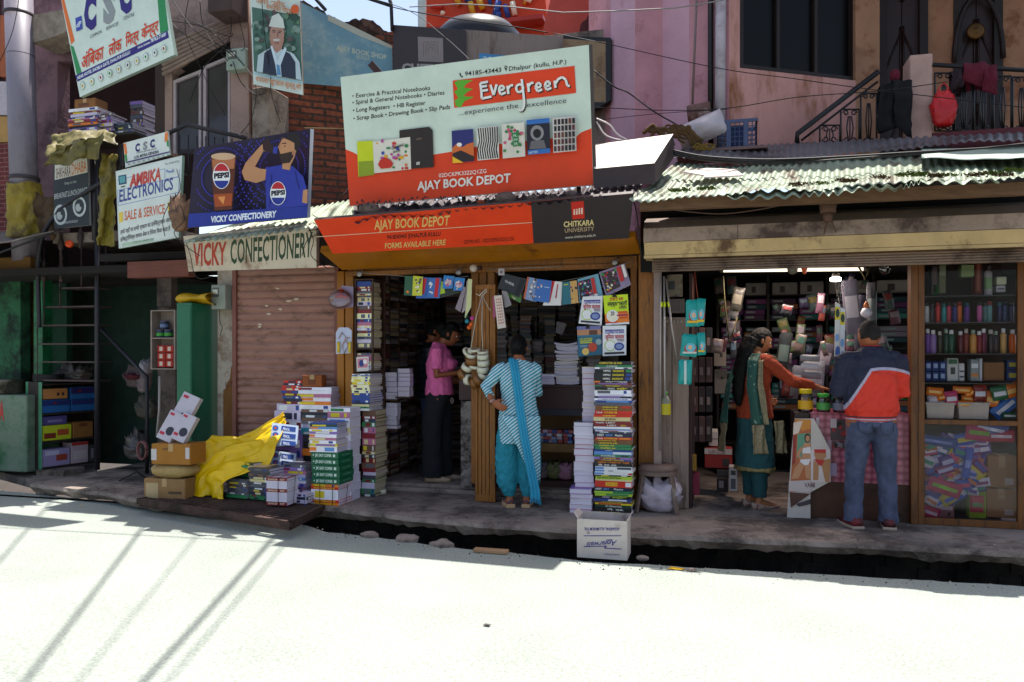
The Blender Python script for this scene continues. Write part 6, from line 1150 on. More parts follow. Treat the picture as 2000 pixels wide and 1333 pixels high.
q=MB();q.ball(P(664,585,-.05),.13,.04,.1,14);q.build('clear_blister',glass('cloudy plastic',(.9,.86,.9),.06,.2),t)
t=thing('toy_pack','skipping rope pack with yellow handles hanging on the ochre post','toy pack',P(670,692,-.02));pn=wallpanel(-.02)
pn.slab([(656,692),(686,690),(687,646),(680,640),(662,640),(656,650)],.004).build('card',ink('#b8bcd0'),t)
q=MB()
for x,y in((661,676),(683,676)):c=P(x,y,-.035);q.tube([c-Vector((0,0,.07)),c+Vector((0,0,.04))],.014,8)
q.build('handles',mat('yellow handle','#d8b81c',.4),t)
q=MB();q.tube([P(661,662,-.03),P(668,650,-.03),P(676,660,-.03),P(668,676,-.03),P(672,690,-.03),P(680,676,-.03),P(674,662,-.03),P(683,660,-.03)],.006,6);q.build('rope',mat('pink rope','#b08a84',.8),t)
q=MB();q.box(PXY(900,.25),PXY(922,.25),.25,.29,STZ,ZZ(910,784,.25));q.build('side_panel_board',mat('flaky wallpaper','#7d7470',.8,.3,14,dirt='#2c2220',dscale=9,damt=.6),label='flaking printed board standing left of the middle post',cat='board')
q=MB();q.box(PXY(896,.3),PXY(925,.3),.31,.36,ZZ(910,782,.3),ZZ(910,742,.3));q.build('board',CT,label='dark red panel behind the tape rolls',cat='board')
# ==== general store, goods at left
random.seed(123)
def bottle(x,y,z,r,h,col,label,group=None,capc='#d8d4d0',kind='bottle',cat='bottle',band=None,taper=.5):
 o=MB().lathe((x,y,z),[(r*.85,0),(r,.006),(r,h*.74),(r*taper,h*.82)],12).build(kind,mat('bottle '+col,col,.3,.06,20),label=label,cat=cat,group=group,origin=(x,y,z))
 MB().lathe((x,y,z),[(r*taper*1.05,h*.82),(r*taper*1.05,h*.98),(r*taper*.8,h)],12).build('cap',mat('cap '+capc,capc,.35,.04),o)
 if band:MB().lathe((x,y,z),[(r*1.015,h*.2),(r*1.015,h*.58)],12,cap=False).build('paper_label',ink(band),o)
 return o
def packet(c,w_,h,th,rot,col,label,group=None,band=None,tilt=0.,seed=0,name='packet',cat='packet'):
 """a pillow packet lying or standing: w_ along x, h along z, puffed in y"""
 M_=Matrix.Rotation(rot,3,'Y')@Matrix.Rotation(tilt,3,'X');c=Vector(c);q=MB()
 def f(sg):
  def g(u,v):
   a=(math.sin(math.pi*u)*math.sin(math.pi*v))**.45;n_=.12*noise.noise(Vector((u*4+seed,v*4,seed)))
   return c+M_@Vector(((u-.5)*w_,sg*th/2*a*(1+n_*2),(v-.5)*h*(1+n_*.3)))
  return g
 q.grid(f(-1),12,10,0);q.grid(f(1),12,10,0)
 o=q.build(name,mat('foil '+col,col,.32,.1,14,.2,40),label=label,cat=cat,group=group,origin=c)
 if band:
  b0,b1,bc=band;q=MB();g=f(-1);q.grid(lambda u,v:g(.12+.76*u,b0+(b1-b0)*v)+M_@Vector((0,-.0025,0)),8,4);q.build('printed_band',ink(bc),o)
 return o
YG=.0;gx0,gx1=PXY(1778,YG),PXY(2035,YG);zt_=ZZ(1890,500,YG);zm=ZZ(1890,826,YG);D=.38
CWD=mat('reddish cabinet wood','#6e4014',.5,.3,8,.25,40,dirt='#3a1e0c',dscale=4,damt=.45,stretch=(5,5,.7))
t=thing('display_cabinet','brown wooden glass fronted cabinet full of toiletries at the right','cabinet',((gx0+gx1)/2,YG,SL))
ga,gb=PXY(1806,YG),PXY(1988,YG)
q=MB();q.box(gx0,gx0+.055,YG-.02,YG+.1,SL+.002,zt_);q.box(gx0+.06,ga,YG,YG+.04,SL+.002,zt_);q.box(gb,gx1,YG,YG+.04,SL+.002,zt_);q.box(ga,gb,YG+.001,YG+.039,zt_-.05,zt_);q.box(ga,gb,YG+.001,YG+.039,zm-.02,zm+.02);q.box(ga,gb,YG+.001,YG+.039,SL+.002,SL+.06)
q.build('frame',CWD,t,bevel=.003)
q=MB();q.box(ga,gb,YG+D,YG+D+.02,SL+.002,zt_);q.box(gx0+.06,gx0+.075,YG+.04,YG+D,SL+.002,zt_);q.build('back_panel',mat('brown cabinet back','#33221e',.8,.2),t)
shz=[ZZ(1890,y,YG+.1)for y in(578,630,691,748)]+[zm+.02]
for i,z in enumerate(shz[:4]):
 q=MB();q.box(ga-.03,gb,YG+.05,YG+D,z-.008,z);q.build('shelf',mat('glass shelf edge','#3a3432',.3,.1),t)
q=MB();q.box(ga-.001,gb+.001,YG+.014,YG+.018,zm+.02,zt_-.05);q.build('pane',glass('cabinet glass',(.95,.94,.95),-.035,.02),t)
q=MB();q.box(ga-.001,gb+.001,YG+.014,YG+.018,SL+.06,zm-.02);q.build('pane',glass('dusty cabinet glass',(.86,.84,.87),-.02,.1),t)
Yb_=YG+.13
def row(z,xs,hs,cols,rs,labelf,group,capc=None,band=None,kind='bottle',taper=.5):
 for i,px in enumerate(xs):
  r=rs[i%len(rs)]if isinstance(rs,list)else rs;bottle(PXY(px,Yb_),Yb_+rnd(-.01,.02),z+.0005,r,(hs[i%len(hs)]if isinstance(hs,list)else hs),cols[i%len(cols)],labelf.format(ordn(i)),group,capc=(capc[i%len(capc)]if capc else '#2a2a2e'),band=(band[i%len(band)]if band else None),kind=kind,taper=taper)
h3=(shz[0]-shz[1])*.78
row(shz[1],[1809,1820,1832,1843,1854,1864,1874,1888,1914,1924,1932,1952,1962,1974],[h3,h3*.95],['#b8b4b0','#3a3034','#b02a24','#2a7a7a','#b03048','#2a2a6a','#c05a18','#5a2a7a','#c05a90','#4a6a6a','#5a8a8a','#24244a','#2a3a5a','#2a2a4a'],[.021,.021,.02],'slim spray can, {} from the left on the upper glass shelf','spray cans on the upper glass shelf',['#1c1c20','#3a3034','#8a2a24','#2a5a5a'],taper=.8,kind='spray_can')
h4=(shz[1]-shz[2])*.8
row(shz[2],[1812,1822,1836,1847,1858,1876,1888,1900,1912,1922,1934,1946,1960,1977],[h4,h4*.95,h4*.9],['#6a3a8a','#8a6aa0','#3a3428','#1c3a2a','#1c4a34','#5a1c24','#7a2c1c','#c88a40','#7a1c24','#6a1c3a','#2a2024','#3a3030','#c89a5a','#d0601c'],[.023,.026,.024],'toiletry bottle, {} from the left on the middle glass shelf','bottles on the middle glass shelf',['#d8d4d0','#d8d0d0','#b0a8a0','#8a9a8a'],taper=.6)
def boxes(rowsspec,group):
 for i,(px0,px1,pyt,pyb,col,lb,band)in enumerate(rowsspec):
  pcarton('carton',lb,px0,px1,pyt,pyb,Yb_+(i%2)*.01,.1,col,tape=None,group=group,bands=band)
cr=[]
for r_ in range(2):
 for k in range(3):cr.append((1807+k*14,1820+k*14,706+r_*20,725+r_*20,'#1c3468',f"navy toothpaste box, {ordn(k)} from the left in the {['upper', 'lower'][r_]} row on the third shelf",((.2,.3,.8,.75,'#8a9ac0'),)))
boxes(cr,'navy boxes on the third glass shelf')
boxes([(1850,1872,700,745,'#b8b8b4','white and green box with a portrait on the third shelf',((.1,.75,.9,.95,'#2a5a3a'),(.3,.3,.7,.6,'#3a3a3a'))),(1873,1884,710,745,'#c8c4c4','slim pale grey box right of the portrait box',((.1,.2,.9,.3,'#4a4a5a'),(.1,.5,.9,.6,'#4a4a5a'))),(1896,1912,702,745,'#8a9090','striped white box with orange marks on the third shelf',((.1,.2,.9,.35,'#c87a30'),(.1,.6,.9,.8,'#d8d8d8'))),(1913,1919,700,745,'#c0c0c4','very thin white box left of the brown carton',()),(1921,1962,708,744,'#7a5430','plain brown carton on the third glass shelf',()),(1966,1990,704,722,'#1c3468','upper dark blue box at the right end of the third shelf',((.2,.3,.8,.75,'#a8a03a'),)),(1966,1990,724,744,'#1c3468','lower dark blue box at the right end of the third shelf',((.2,.3,.8,.75,'#a8a03a'),))],'boxes on the third glass shelf')
boxes([(1820,1832,520,575,'#5a4a4a','tall dim box on the top shelf of the cabinet',()),(1834,1848,515,574,'#6a6a50','olive box on the top shelf of the cabinet',((.1,.6,.9,.9,'#8a8a70'),)),(1877,1903,517,541,'#8a9a68','pale green square box on the top shelf',()),(1904,1918,510,575,'#6a2418','tall red brown box on the top shelf',((.3,.1,.7,.9,'#8a4a34'),)),(1947,1966,541,556,'#c8ccb0','small white box, upper one on the top shelf',()),(1946,1964,558,571,'#b8b4b8','small grey box under the small white box',((.1,.4,.9,.6,'#4a4a5a'),)),(1822,1832,556,575,'#2a9a3a','small bright green box on the top shelf',())],None)
bottle(PXY(1930,Yb_),Yb_,shz[0],.03,.26,'#a8a0a4','white pump bottle with a green leaf label on the top shelf',capc='#3a3034',band='#7a9a6a')
zb5=shz[4];Yp=Yb_
t=None
for i,(a,b)in enumerate(((1808,1865),(1871,1933))):
 x0,x1=PXY(a,Yp-.03),PXY(b,Yp-.03);zt2=ZZ((a+b)/2,787,Yp-.03);q=MB();q.prism([(x0+.01,Yp-.03,zb5+.001),(x1-.01,Yp-.03,zb5+.001),(x1,Yp-.035,zt2),(x0,Yp-.035,zt2)],(0,.2,0));o=q.build('bin',mat('white plastic bin','#b8aca0',.5,.08),bevel=.006,seg=2,label=['left','right'][i]+' white plastic bin on the bottom shelf above the middle rail',cat='bin')
 q=MB();q.box(x0-.004,x1+.004,Yp-.042,Yp+.17,zt2-.012,zt2+.002);q.build('rim',mat('white plastic bin','#b8aca0'),o,bevel=.002)
OR='#d06a14'
for i,(x,y,w_,h,r,c,lb)in enumerate([(1826,765,.13,.07,-.1,OR,'orange biscuit packet, leftmost on the bins'),(1845,775,.12,.06,.2,OR,'orange packet second from the left on the bins'),(1824,782,.1,.09,.1,'#b8a8b0','pale packet in the left bin'),(1842,786,.1,.07,0,'#a89aa8','white wrapped soap in the left bin'),(1858,778,.1,.12,.1,'#b03058','pink and green packet between the bins'),(1879,762,.14,.06,-.05,OR,'orange packet topmost of the middle pile'),(1898,766,.12,.06,.4,OR,'orange packet tilted in the middle pile'),(1893,779,.12,.055,-.1,OR,'orange packet under the tilted one'),(1885,790,.12,.06,0,OR,'orange packet low at the front of the middle pile'),(1914,768,.1,.14,0,'#7a2418','dark red pouch standing in the right bin'),(1914,766,.06,.06,0,'#6a7a2a','round green sticker pouch on the red one'),(1938,780,.11,.13,-.2,OR,'orange packet standing at the right of the bins'),(1952,768,.12,.12,.2,'#1c5a34','green pouch behind the orange ones'),(1978,762,.16,.12,.35,OR,'large tilted orange packet at the right end'),(1917,792,.1,.04,0,OR,'small orange packet flat in the right bin'),(1962,795,.22,.11,.75,'#1c5aa0','long blue packet leaning at the right end'),(1975,812,.14,.05,0,'#1c5a34','green packet flat under the long blue one')]):
 packet(P(x,y,Yp-.02+.018*(i%4)),w_,h,.035,-r,c,lb,'packets piled on the bottom upper shelf',band=(.3,.6,'#e0b060' if c==OR else '#c8c8d0'),seed=i)
for i,(a,b,yt,yb2,lb)in enumerate([(1928,1986,891,953,'upper brown carton behind the dusty lower glass'),(1926,1986,956,1012,'lower brown carton behind the dusty lower glass')]):pcarton('carton',lb,a,b,yt,yb2,Yb_,.2,'#9a6e44',bands=((.6,.1,.9,.3,'#b8a89c'),),z=None)
pcarton('carton','dark printed carton at the left behind the lower glass',1806,1830,885,990,Yb_+.02,.2,'#4a3a34',tape=None,bands=((.1,.7,.6,.9,'#8a7a70'),))
pcarton('carton','pinkish underwear carton low in the lower cabinet',1830,1864,974,1012,Yb_-.03,.1,'#8a5a5a',tape=None,bands=((.1,.4,.9,.6,'#c0a8a8'),(.6,.1,.8,.3,'#2a1a1e')))
pcarton('carton','bright lime carton low in the lower cabinet',1893,1926,930,1013,Yb_-.02,.1,'#8aa81c',tape=None,bands=((.1,.5,.5,.8,'#b02848'),))
PC_=['#5a3a8a','#2a4a9a','#8a2a6a','#c8b83a','#c83a6a','#3a5ab0','#d8d4dc','#7a4a9a','#b8b4d0','#c06a3a','#2a8a6a','#d8d0d8']
k=0
for r_ in range(8):
 for c_ in range(8):
  x=1815+c_*13+rnd(-5,5)+(6 if r_%2 else 0);y=868+r_*16+rnd(-5,5)-c_*1
  if x>1924 and y>882:continue
  if r_>6 and c_>4:continue
  packet(P(x,y,Yb_-.06+.012*((r_+c_)%5)),rnd(.1,.17),rnd(.065,.11),.05,rnd(-.8,.8),random.choice(PC_),f'crumpled packet, {ordn(c_)} from the left in {["top", "second", "third", "fourth", "fifth", "sixth", "seventh", "bottom"][r_]} layer behind the lower glass','packets heaped behind the lower glass',band=(.3,.65,random.choice(PC_)),seed=k);k+=1
for i,(x,y,w_,h,c,lb)in enumerate([(1912,845,.2,.14,'#b02858','large pink packet high in the lower cabinet'),(1955,852,.2,.1,'#a8243a','dark pink packet at the right in the lower cabinet'),(1830,862,.3,.08,'#2a4a8a','long blue packet at the top left of the lower cabinet'),(1935,838,.26,.1,'#5a6a9a','bluish packet leaning at the top of the lower cabinet'),(1845,952,.26,.12,'#b8285a','big pink and green packet in the middle of the lower cabinet'),(1815,1000,.16,.1,'#a8284a','pink packet at the bottom left of the lower cabinet'),(1890,905,.06,.26,'#3a5ab8','tall blue packet standing in the lower cabinet'),(1908,985,.1,.14,'#b82a48','red pouch on the lime carton')]):
 packet(P(x,y,Yb_-.09),w_,h,.04,[.1,0,.15,.2,.3,.3,.15,0][i],c,lb,band=(.35,.6,['#7aa83a','#d0c0c8','#7a8ac0','#c8c8d0','#8ab83a','#c8b0b8','#8a9ad0','#5a8a4a'][i]),seed=50+i)
YR2=2.35;rk=MB();RKM=mat('dark rack steel','#15100f',.6)
for px in(1402,1500,1615,1705,1790):rk.box(PXY(px,YR2)-.015,PXY(px,YR2)+.015,YR2-.02,YR2+.3,SL,2.46)
for py in(552,628,690,700):pass
zs=[.5,.9,1.3,1.62,1.95,2.24]
for z in zs:rk.box(PXY(1402,YR2),PXY(1800,YR2),YR2-.01,YR2+.3,z-.012,z)
rk.build('storage_rack',RKM,label='dark storage rack across the back of the general store',cat='rack')
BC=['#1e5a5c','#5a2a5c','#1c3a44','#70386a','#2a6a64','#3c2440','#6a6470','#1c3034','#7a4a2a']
n_=0
for s_,(xa,xb)in enumerate(((1408,1450),(1454,1496),(1506,1558),(1562,1610),(1620,1700),(1710,1785))):
 for l_,z in enumerate(zs[1:]):
  top=(zs[1:]+[2.45])[l_+1]-.03;hh=.062;zz_=z+.001;j=0
  if l_==4:hh=.15
  while zz_+hh<top:
   a,b=PXY(xa,YR2),PXY(xb,YR2);cc='#a09a94' if l_==4 else random.choice(BC)
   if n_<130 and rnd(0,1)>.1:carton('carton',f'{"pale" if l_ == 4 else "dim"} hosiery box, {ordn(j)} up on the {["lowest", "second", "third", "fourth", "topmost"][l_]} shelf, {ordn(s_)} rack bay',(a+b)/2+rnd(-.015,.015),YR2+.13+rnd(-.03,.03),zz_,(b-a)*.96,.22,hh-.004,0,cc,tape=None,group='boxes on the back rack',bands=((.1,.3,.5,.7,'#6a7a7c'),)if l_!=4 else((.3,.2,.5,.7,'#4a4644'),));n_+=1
   zz_+=hh;j+=1
TL=mat('lit tube',(1,.86,.68),emit=.9);t=thing('tube_light','lit fluorescent tube hanging across the top of the general store','lamp',P(1545,528,.55))
q=MB();q.tube([P(1410,529,.55),P(1690,526,.55)],.016,10);q.build('tube',TL,t);q=MB();q.box(PXY(1415,.57),PXY(1688,.57),.575,.6,ZZ(1550,522,.58),ZZ(1550,515,.58));q.build('fixture',mat('tube fixture','#8a7a70',.5),t)
q=MB();q.tube([P(1406,529,.55),P(1413,529,.55)],.02,8);q.tube([P(1686,526,.55),P(1694,526,.55)],.02,8);q.build('end_caps',mat('tube cap','#5a5048'),t)
t=thing('led_bulb','small glowing white lamp below the tube light','lamp',P(1632,545,.4));q=MB();c=P(1632,546,.4);q.lathe(c,[(.02,-.02),(.045,-.016),(.048,.012),(.03,.02)],16);q.build('diffuser',mat('lit white',(1,.97,.9),emit=7),t);q=MB();q.lathe(c,[(.032,.021),(.03,.05),(.015,.06)],12);q.build('base',mat('tube cap','#5a5048'),t)
pl=bpy.data.lights.new('tube_glow','AREA');pl.shape='RECTANGLE';pl.size=1.1;pl.size_y=.03;pl.energy=12;pl.color=(1,.82,.7);po=bpy.data.objects.new('tube_glow',pl);COL.objects.link(po);po.location=P(1548,528,.55)-Vector((0,0,.03))
TW_=mat('worn pinkish planks','#8a7468',.7,.2,5,.2,30,dirt='#4a3830',dscale=3,damt=.35,stretch=(5,5,.6))
q=MB();
for x0,x1 in((1288,1312),(1313,1345)):pbox(q,x0,x1,620,985,.15,.05)
q.v=[Vector((v.x,v.y,SL+.002 if v.z<.4 else v.z))for v in q.v]
q.build('plank_partition',TW_,bevel=.003,label='two pale vertical planks at the left inside the general store',cat='partition')
q=MB();q.box(PXY(1346,.18),PXY(1352,.18),.18,1.1,SL,2.3);q.build('side_board',mat('dark red brown board','#2f1614',.7,.2),label='dark red board edge beside the pale planks',cat='board')
t=thing('distribution_board','dusty electric distribution box on the left wall of the store','electric box',P(1318,580,.16));q=MB();pbox(q,1302,1333,536,580,.14,.06);q.build('housing',mat('grimy beige box','#7a6c5c',.6,.3,12,dirt='#2a2420',dscale=8),t,bevel=.004);q=MB();pbox(q,1306,1318,550,566,.134,.005);q.build('window',mat('dark glass','#1a1614',.3),t)
q=MB();pbox(q,1304,1337,584,612,.15,.05);pbox(q,1326,1331,588,608,.135,.012);q.build('switch_board',mat('grey switch board','#5a4e48',.6,.2),bevel=.003,label='grey switch board below the electric box',cat='electric box')
q=MB()
for k in range(5):q.ball(P(1303+k*7,628,.13),.009,.009,.009,6)
q.build('switch_row',ink('#b0a8a0'),label='row of small round plugs on the planks',cat='switch')
for i,(pts,c)in enumerate(((((1291,540),(1290,600),(1289,880)),'#a39a98'),(((1297,540),(1298,700),(1299,800)),'#b0a8a4'),(((1301,545),(1312,640),(1326,722)),'#9a908c'))):
 t=thing('mop_handle',['left','middle','right slanted'][i]+' metal mop handle leaning by the brown post','handle',P(*pts[-1],.02));q=MB();q.tube([P(x,y,-.02+.01*i)for x,y in pts],.009,7);q.build('rod',mat('mop rod '+c,c,.35,.1,metal=.4),t)
 q=MB();q.tube([P(pts[0][0]+(1 if i<2 else 4),590,-.02+.01*i),P(pts[0][0]+(1 if i<2 else 6),600,-.02+.01*i)],.0115,7);q.build('sticker',ink('#c8d020'),t)
t=thing('cleaner_bottle','hanging cleaner bottle with a green cap and yellow label','bottle',P(1300,810,.0));c=P(1300,810,.02);q=MB();q.lathe(c,[(.02,0),(.045,.01),(.045,.13),(.015,.18)],12);q.build('body',mat('milky bottle','#7a7868',.4),t);q=MB();q.lathe(c,[(.018,.18),(.018,.21)],10);q.build('cap',mat('green cap','#3aa02a',.4),t);q=MB();q.lathe(c,[(.0465,.0),(.0465,.1)],12,cap=False);q.build('paper_label',ink('#b8a818'),t)
TEAL='#1c9a94'
for i,(x,y,w_,h,r,lb)in enumerate([(1354,612,.13,.24,0,'upper teal diaper pack hanging on the cord'),(1368,610,.08,.24,.05,'narrow teal diaper pack behind the upper one'),(1347,675,.15,.2,.1,'middle teal diaper pack with a white window'),(1370,672,.07,.2,-.05,'slim teal diaper pack at the right of the middle one'),(1338,727,.12,.22,.03,'lowest teal diaper pack seen from behind')]):
 o=packet(P(x,y,-.08-.02*(i%2)),w_,h,.06,r,TEAL,lb,'teal diaper packs hung on a cord',seed=80+i,name='diaper_pack',cat='diaper pack')
 pn=wallpanel(-.08-.02*(i%2)-.034)
 if i!=4:pn.disc(x+2,y+6,w_*82,h*52,'#b02a24',16);pn.disc(x+2,y+4,w_*66,h*44,'#5ab0c0',16);pn.disc(x+1,y+4,w_*30,h*22,'#d8a888',10);pn.rect(x-w_*90,y+h*62,x+w_*90,y+h*80,'#d8b020' if i!=2 else '#c8c4b8')
 else:pn.rect(x-2,y-22,x+3,y+24,'#b8c8c4')
 pn.mb.build('print',pn.mats,o)
q=MB();q.tube([P(1357,522,-.06),P(1354,560,-.08),P(1352,600,-.08)],.003,5);q.tube([P(1357,522,-.06),P(1360,560,-.08),P(1364,590,-.08)],.003,5);q.build('cord',mat('red brown cord','#8a3a24',.8),label='red brown cord carrying the teal diaper packs',cat='cord')
t=thing('stool','weathered grey brown plastic stool at the foot of the wide brown post','stool',Z(1284,1018,SL));PST=mat('weathered brown plastic','#6e5a50',.65,.2,9,.15,30,dirt='#9a8a80',damt=.3)
c=Z(1284,1000,SL);c.y+=.03;hh=.44;rr=.17;q=MB();q.lathe((c.x,c.y,SL),[(.02,hh-.012),(rr-.02,hh-.012),(rr,hh-.03),(rr+.01,hh-.06),(rr+.002,hh-.06),(rr-.012,hh-.03),(rr-.03,hh-.02)][:5],28);q.build('seat',PST,t)
q=MB();q.lathe((c.x,c.y,SL),[(rr+.004,hh-.1),(rr+.008,hh-.055),(rr-.004,hh-.055),(rr-.006,hh-.1),(rr+.004,hh-.1)],28,cap=False);q.build('rim',PST,t)
for a in(35,145,215,325):
 u=Vector((math.cos(R(a)),math.sin(R(a)),0));q=MB();w1=Vector((-u.y,u.x,0))*.025;top=Vector((c.x,c.y,SL+hh-.05))+u*(rr-.02);bot=Vector((c.x,c.y,SL+.001))+u*(rr+.05)
 q.hexa([bot-w1*.8-u*.012,bot+w1*.8-u*.012,bot+w1*.8+u*.012,bot-w1*.8+u*.012,top-w1*1.3-u*.012,top+w1*1.3-u*.012,top+w1*1.3+u*.012,top-w1*1.3+u*.012]);q.build('leg',PST,t,bevel=.004)
bag('sack',(c.x+.02,c.y-.0,SL+.002),.34,.3,.26,mat('white cloudy plastic sack','#a89aa4',.35,.25,9,.3,20),'white plastic sack stuffed under the stool','sack',False,12,amp=.35)
YK=.05;xk0,xk1=PXY(1583,YK),PXY(1776,YK);zk=ZZ(1680,812,YK);zq=ZZ(1680,944,YK)
t=thing('counter','shop counter covered with pink bubble print above a brown wooden base','counter',((xk0+xk1)/2,YK,SL))
q=MB();q.box(xk0,xk1,YK,YK+.03,SL+.002,zq);q.build('base_board',mat('brown plywood','#4a2a1a',.6,.2,6,dirt='#2a1710'),t,bevel=.002)
BUB=bpy.data.materials.new('pink bubble print');BUB.use_nodes=True;N=BUB.node_tree.nodes;L=BUB.node_tree.links;b_=N['Principled BSDF'];b_.inputs['Roughness'].default_value=.35
tc=N.new('ShaderNodeTexCoord');vo=N.new('ShaderNodeTexVoronoi');vo.inputs['Scale'].default_value=16;vo.inputs['Randomness'].default_value=.25;mp=N.new('ShaderNodeMapping');mp.inputs['Scale'].default_value=(1,0,1);L.new(tc.outputs['Object'],mp.inputs[0]);L.new(mp.outputs[0],vo.inputs['Vector'])
r_=N.new('ShaderNodeValToRGB');r_.color_ramp.elements[0].color=(.62,.2,.27,1);r_.color_ramp.elements[1].position=.62;r_.color_ramp.elements[1].color=(.2,.018,.05,1);L.new(vo.outputs['Distance'],r_.inputs[0]);L.new(r_.outputs[0],b_.inputs['Base Color'])
q=MB();q.box(xk0+.0,xk1,YK+.002,YK+.03,zq+.001,zk);q.box(xk0,xk0+.02,YK+.03,YK+.5,SL+.002,zk);q.build('printed_front',BUB,t)
q=MB();q.box(xk0-.01,xk1,YK-.01,YK+.55,zk+.001,zk+.02);q.build('top',BUB,t,bevel=.003)
pn=wallpanel(YK-.001)
for(x,y,w_,h)in((1622,820,32,40),(1624,862,28,14)):pn.rect(x,y,x+w_,y+h,'#4a3a3c');[pn.disc(x+rnd(4,w_-4),y+rnd(5,h-4),4,5,random.choice(['#1c1a1c','#8a2a30','#7a7478']),7)for _ in range(8)]
pn.rect(1622,818,1634,836,'#b8a4a8');pn.rect(1616,860,1624,880,'#b08a9a');pn.rect(1620,905,1634,930,'#a890b0');pn.rect(1594,816,1600,832,'#c0a8b0')
pn.mb.build('old_stickers',pn.mats,t)
t=thing('advertising_poster','tall lingerie advertising poster with two women on the counter corner','poster',P(1545,1012,.0));PA=Panel(P(1535,1010,-.01),P(1625,1012,-.03),P(1552,818,-.01))
PA.slab([(1537,1011),(1583,1013),(1583,962),(1620,942),(1622,880),(1590,818),(1552,818),(1546,880)],.008).build('sheet',ink('#b8aca4'),t)
PA.poly([(1543,962),(1583,960),(1584,820),(1552,819)],'#a85a30');PA.poly([(1553,820),(1584,820),(1583,838),(1566,842)],'#c07a2a');PA.poly([(1550,826),(1568,822),(1560,846),(1549,850)],'#d0b8a8');PA.poly([(1549,850),(1556,850),(1553,905),(1547,910)],'#8a2a20');PA.poly([(1558,848),(1583,846),(1583,890),(1556,895)],'#5a8a70')
SKP='#b8805c';SK2='#a8744c'
PA.poly([(1583,880),(1592,876),(1612,876),(1622,880),(1622,942),(1610,943),(1584,941)],'#c8b8b4')
for dx,top_,sk in((0,'#d8d0d0',SKP),):
 PA.disc(1577,856,6,9,'#2a1814',14);PA.disc(1577.5,857,4,6,sk,12);PA.poly([(1570,866),(1583,865),(1583,900),(1578,912),(1570,912),(1566,890)],sk);PA.poly([(1568,876),(1583,873),(1583,886),(1567,886)],top_);PA.poly([(1559,880),(1566,872),(1569,876),(1561,890),(1571,900),(1568,904),(1556,890)],sk);PA.poly([(1564,898),(1583,897),(1578,912),(1570,908),(1562,902)],top_);PA.poly([(1562,903),(1571,909),(1560,935),(1546,936),(1552,915)],sk);PA.poly([(1571,909),(1583,908),(1583,936),(1574,934)],sk)
PA.poly([(1592,878),(1611,879),(1614,892),(1606,900),(1594,898),(1590,888)],SK2);PA.poly([(1590,878),(1613,878),(1613,886),(1591,885)],'#b0241c');PA.poly([(1590,897),(1612,899),(1605,911),(1598,908)],'#b0241c');PA.poly([(1589,899),(1599,909),(1598,938),(1588,938)],SK2);PA.poly([(1612,898),(1622,896),(1620,942),(1612,942),(1605,911)],SK2)
PA.poly([(1541,940),(1584,938),(1584,962),(1540,960)],'#b8a8a4');PA.text('VANI',(1571,952),(1591,952),9,'#5a1c3a',.02);PA.poly([(1542,962),(1583,965),(1545,992)],'#4a2a20')
PA.poly([(1555,985),(1583,975),(1583,985),(1560,990)],'#3a3038');PA.finish(t)
KZ=zk+.021
for px,Y,r,h,body,lid,lb,fill in((1574,.08,.062,.2,'#d09a14','#d0b010','yellow lidded jar of orange sweets at the left end of the counter','#c88a14'),(1609,.12,.058,.16,'#4a9a4a','#3aa03a','green lidded jar under the woman\'s hand','#5a8a5a'),(1642,.1,.06,.16,'#6a6a80','#b02a20','red lidded jar of dark sweets beside the man','#4a3a4a'),(1640,.3,.05,.3,None,'#b02a24','taller red lidded jar standing behind the others','#9a2a24')):
 x=PXY(px,Y);z=KZ if px!=1574 else KZ-.05;c=Vector((x,Y+.03,KZ));
 t=thing('sweet_jar',lb,'jar',c)
 MB().lathe(c,[(r*.9,0),(r,.01),(r,h*.72),(r*.8,h*.8)],18).build('glass',glass('jar plastic',(.9,.88,.86),.03,.08),t)
 MB().lathe(c,[(r*.85,h*.8),(r*.87,h*.98),(r*.8,h)],18).build('lid',mat('lid '+lid,lid,.35,.05),t)
 q=MB()
 for k in range(26):q.ball(c+Vector((rnd(-.6,.6)*r,rnd(-.7,.5)*r,.02+rnd(0,h*.5))),r*.24,r*.24,r*.2,6)
 q.build('sweets',mat('sweets '+fill,fill,.4,.2),t)
 if body:MB().lathe(c,[(r*1.01,h*.12),(r*1.01,h*.5)],18,cap=False).build('paper_label',ink(body),t)
q=MB();pbox(q,1552,1583,1,2,.02,.3);xx0=PXY(1552,.02);q=MB();q.box(xx0,xk0-.012,.02,.45,SL+.002,zk+.018);q.build('side_counter',mat('dark counter side','#2a1814',.6),bevel=.004,label='dark end cabinet of the counter behind the advertising poster',cat='counter')
for i,(x,y,c,c2)in enumerate([(1635,650,'#c8c4c0','#d0b820'),(1645,660,'#c8c8cc','#d0b820')]):
 t=thing('umbrella_pack',['left','right'][i]+' long hanging pack of white and yellow print with black letters','pack',P(x,y+55,.05));pn=Panel(P(x-5,y+55,.04),P(x+5,y+55,.04),P(x-5,y-60,.06));a,b=(x-5,y+60),(x+5,y+58)
 pn.slab([(x-5,y+58),(x+4,y+60),(x+6,y-55),(x-3,y-60)],.02).build('sleeve',ink(c),t);pn.rect(x-4,y-50,x+5,y-25,c2);pn.disc(x+1,y+40,5,14,'#3a5a9a',10);pn.disc(x,y+10,4,8,'#7a9ac8',10);pn.disc(x+1,y-38,4,9,'#2a3a2a',8);pn.text('CITIZEN',(x+2,y+20),(x+3,y-22),6,'#1c1c20',.03,lean=-5)if False else None;pn.finish(t)
q=MB()
for k,(x,y)in enumerate(((1632,556),(1640,552),(1636,572),(1646,560))):q.tube([P(x,y,.05),P(x+3,y+22,.05),P(x+6,y,.05),P(x+3,y-4,.05),P(x,y,.05)],.003,5)
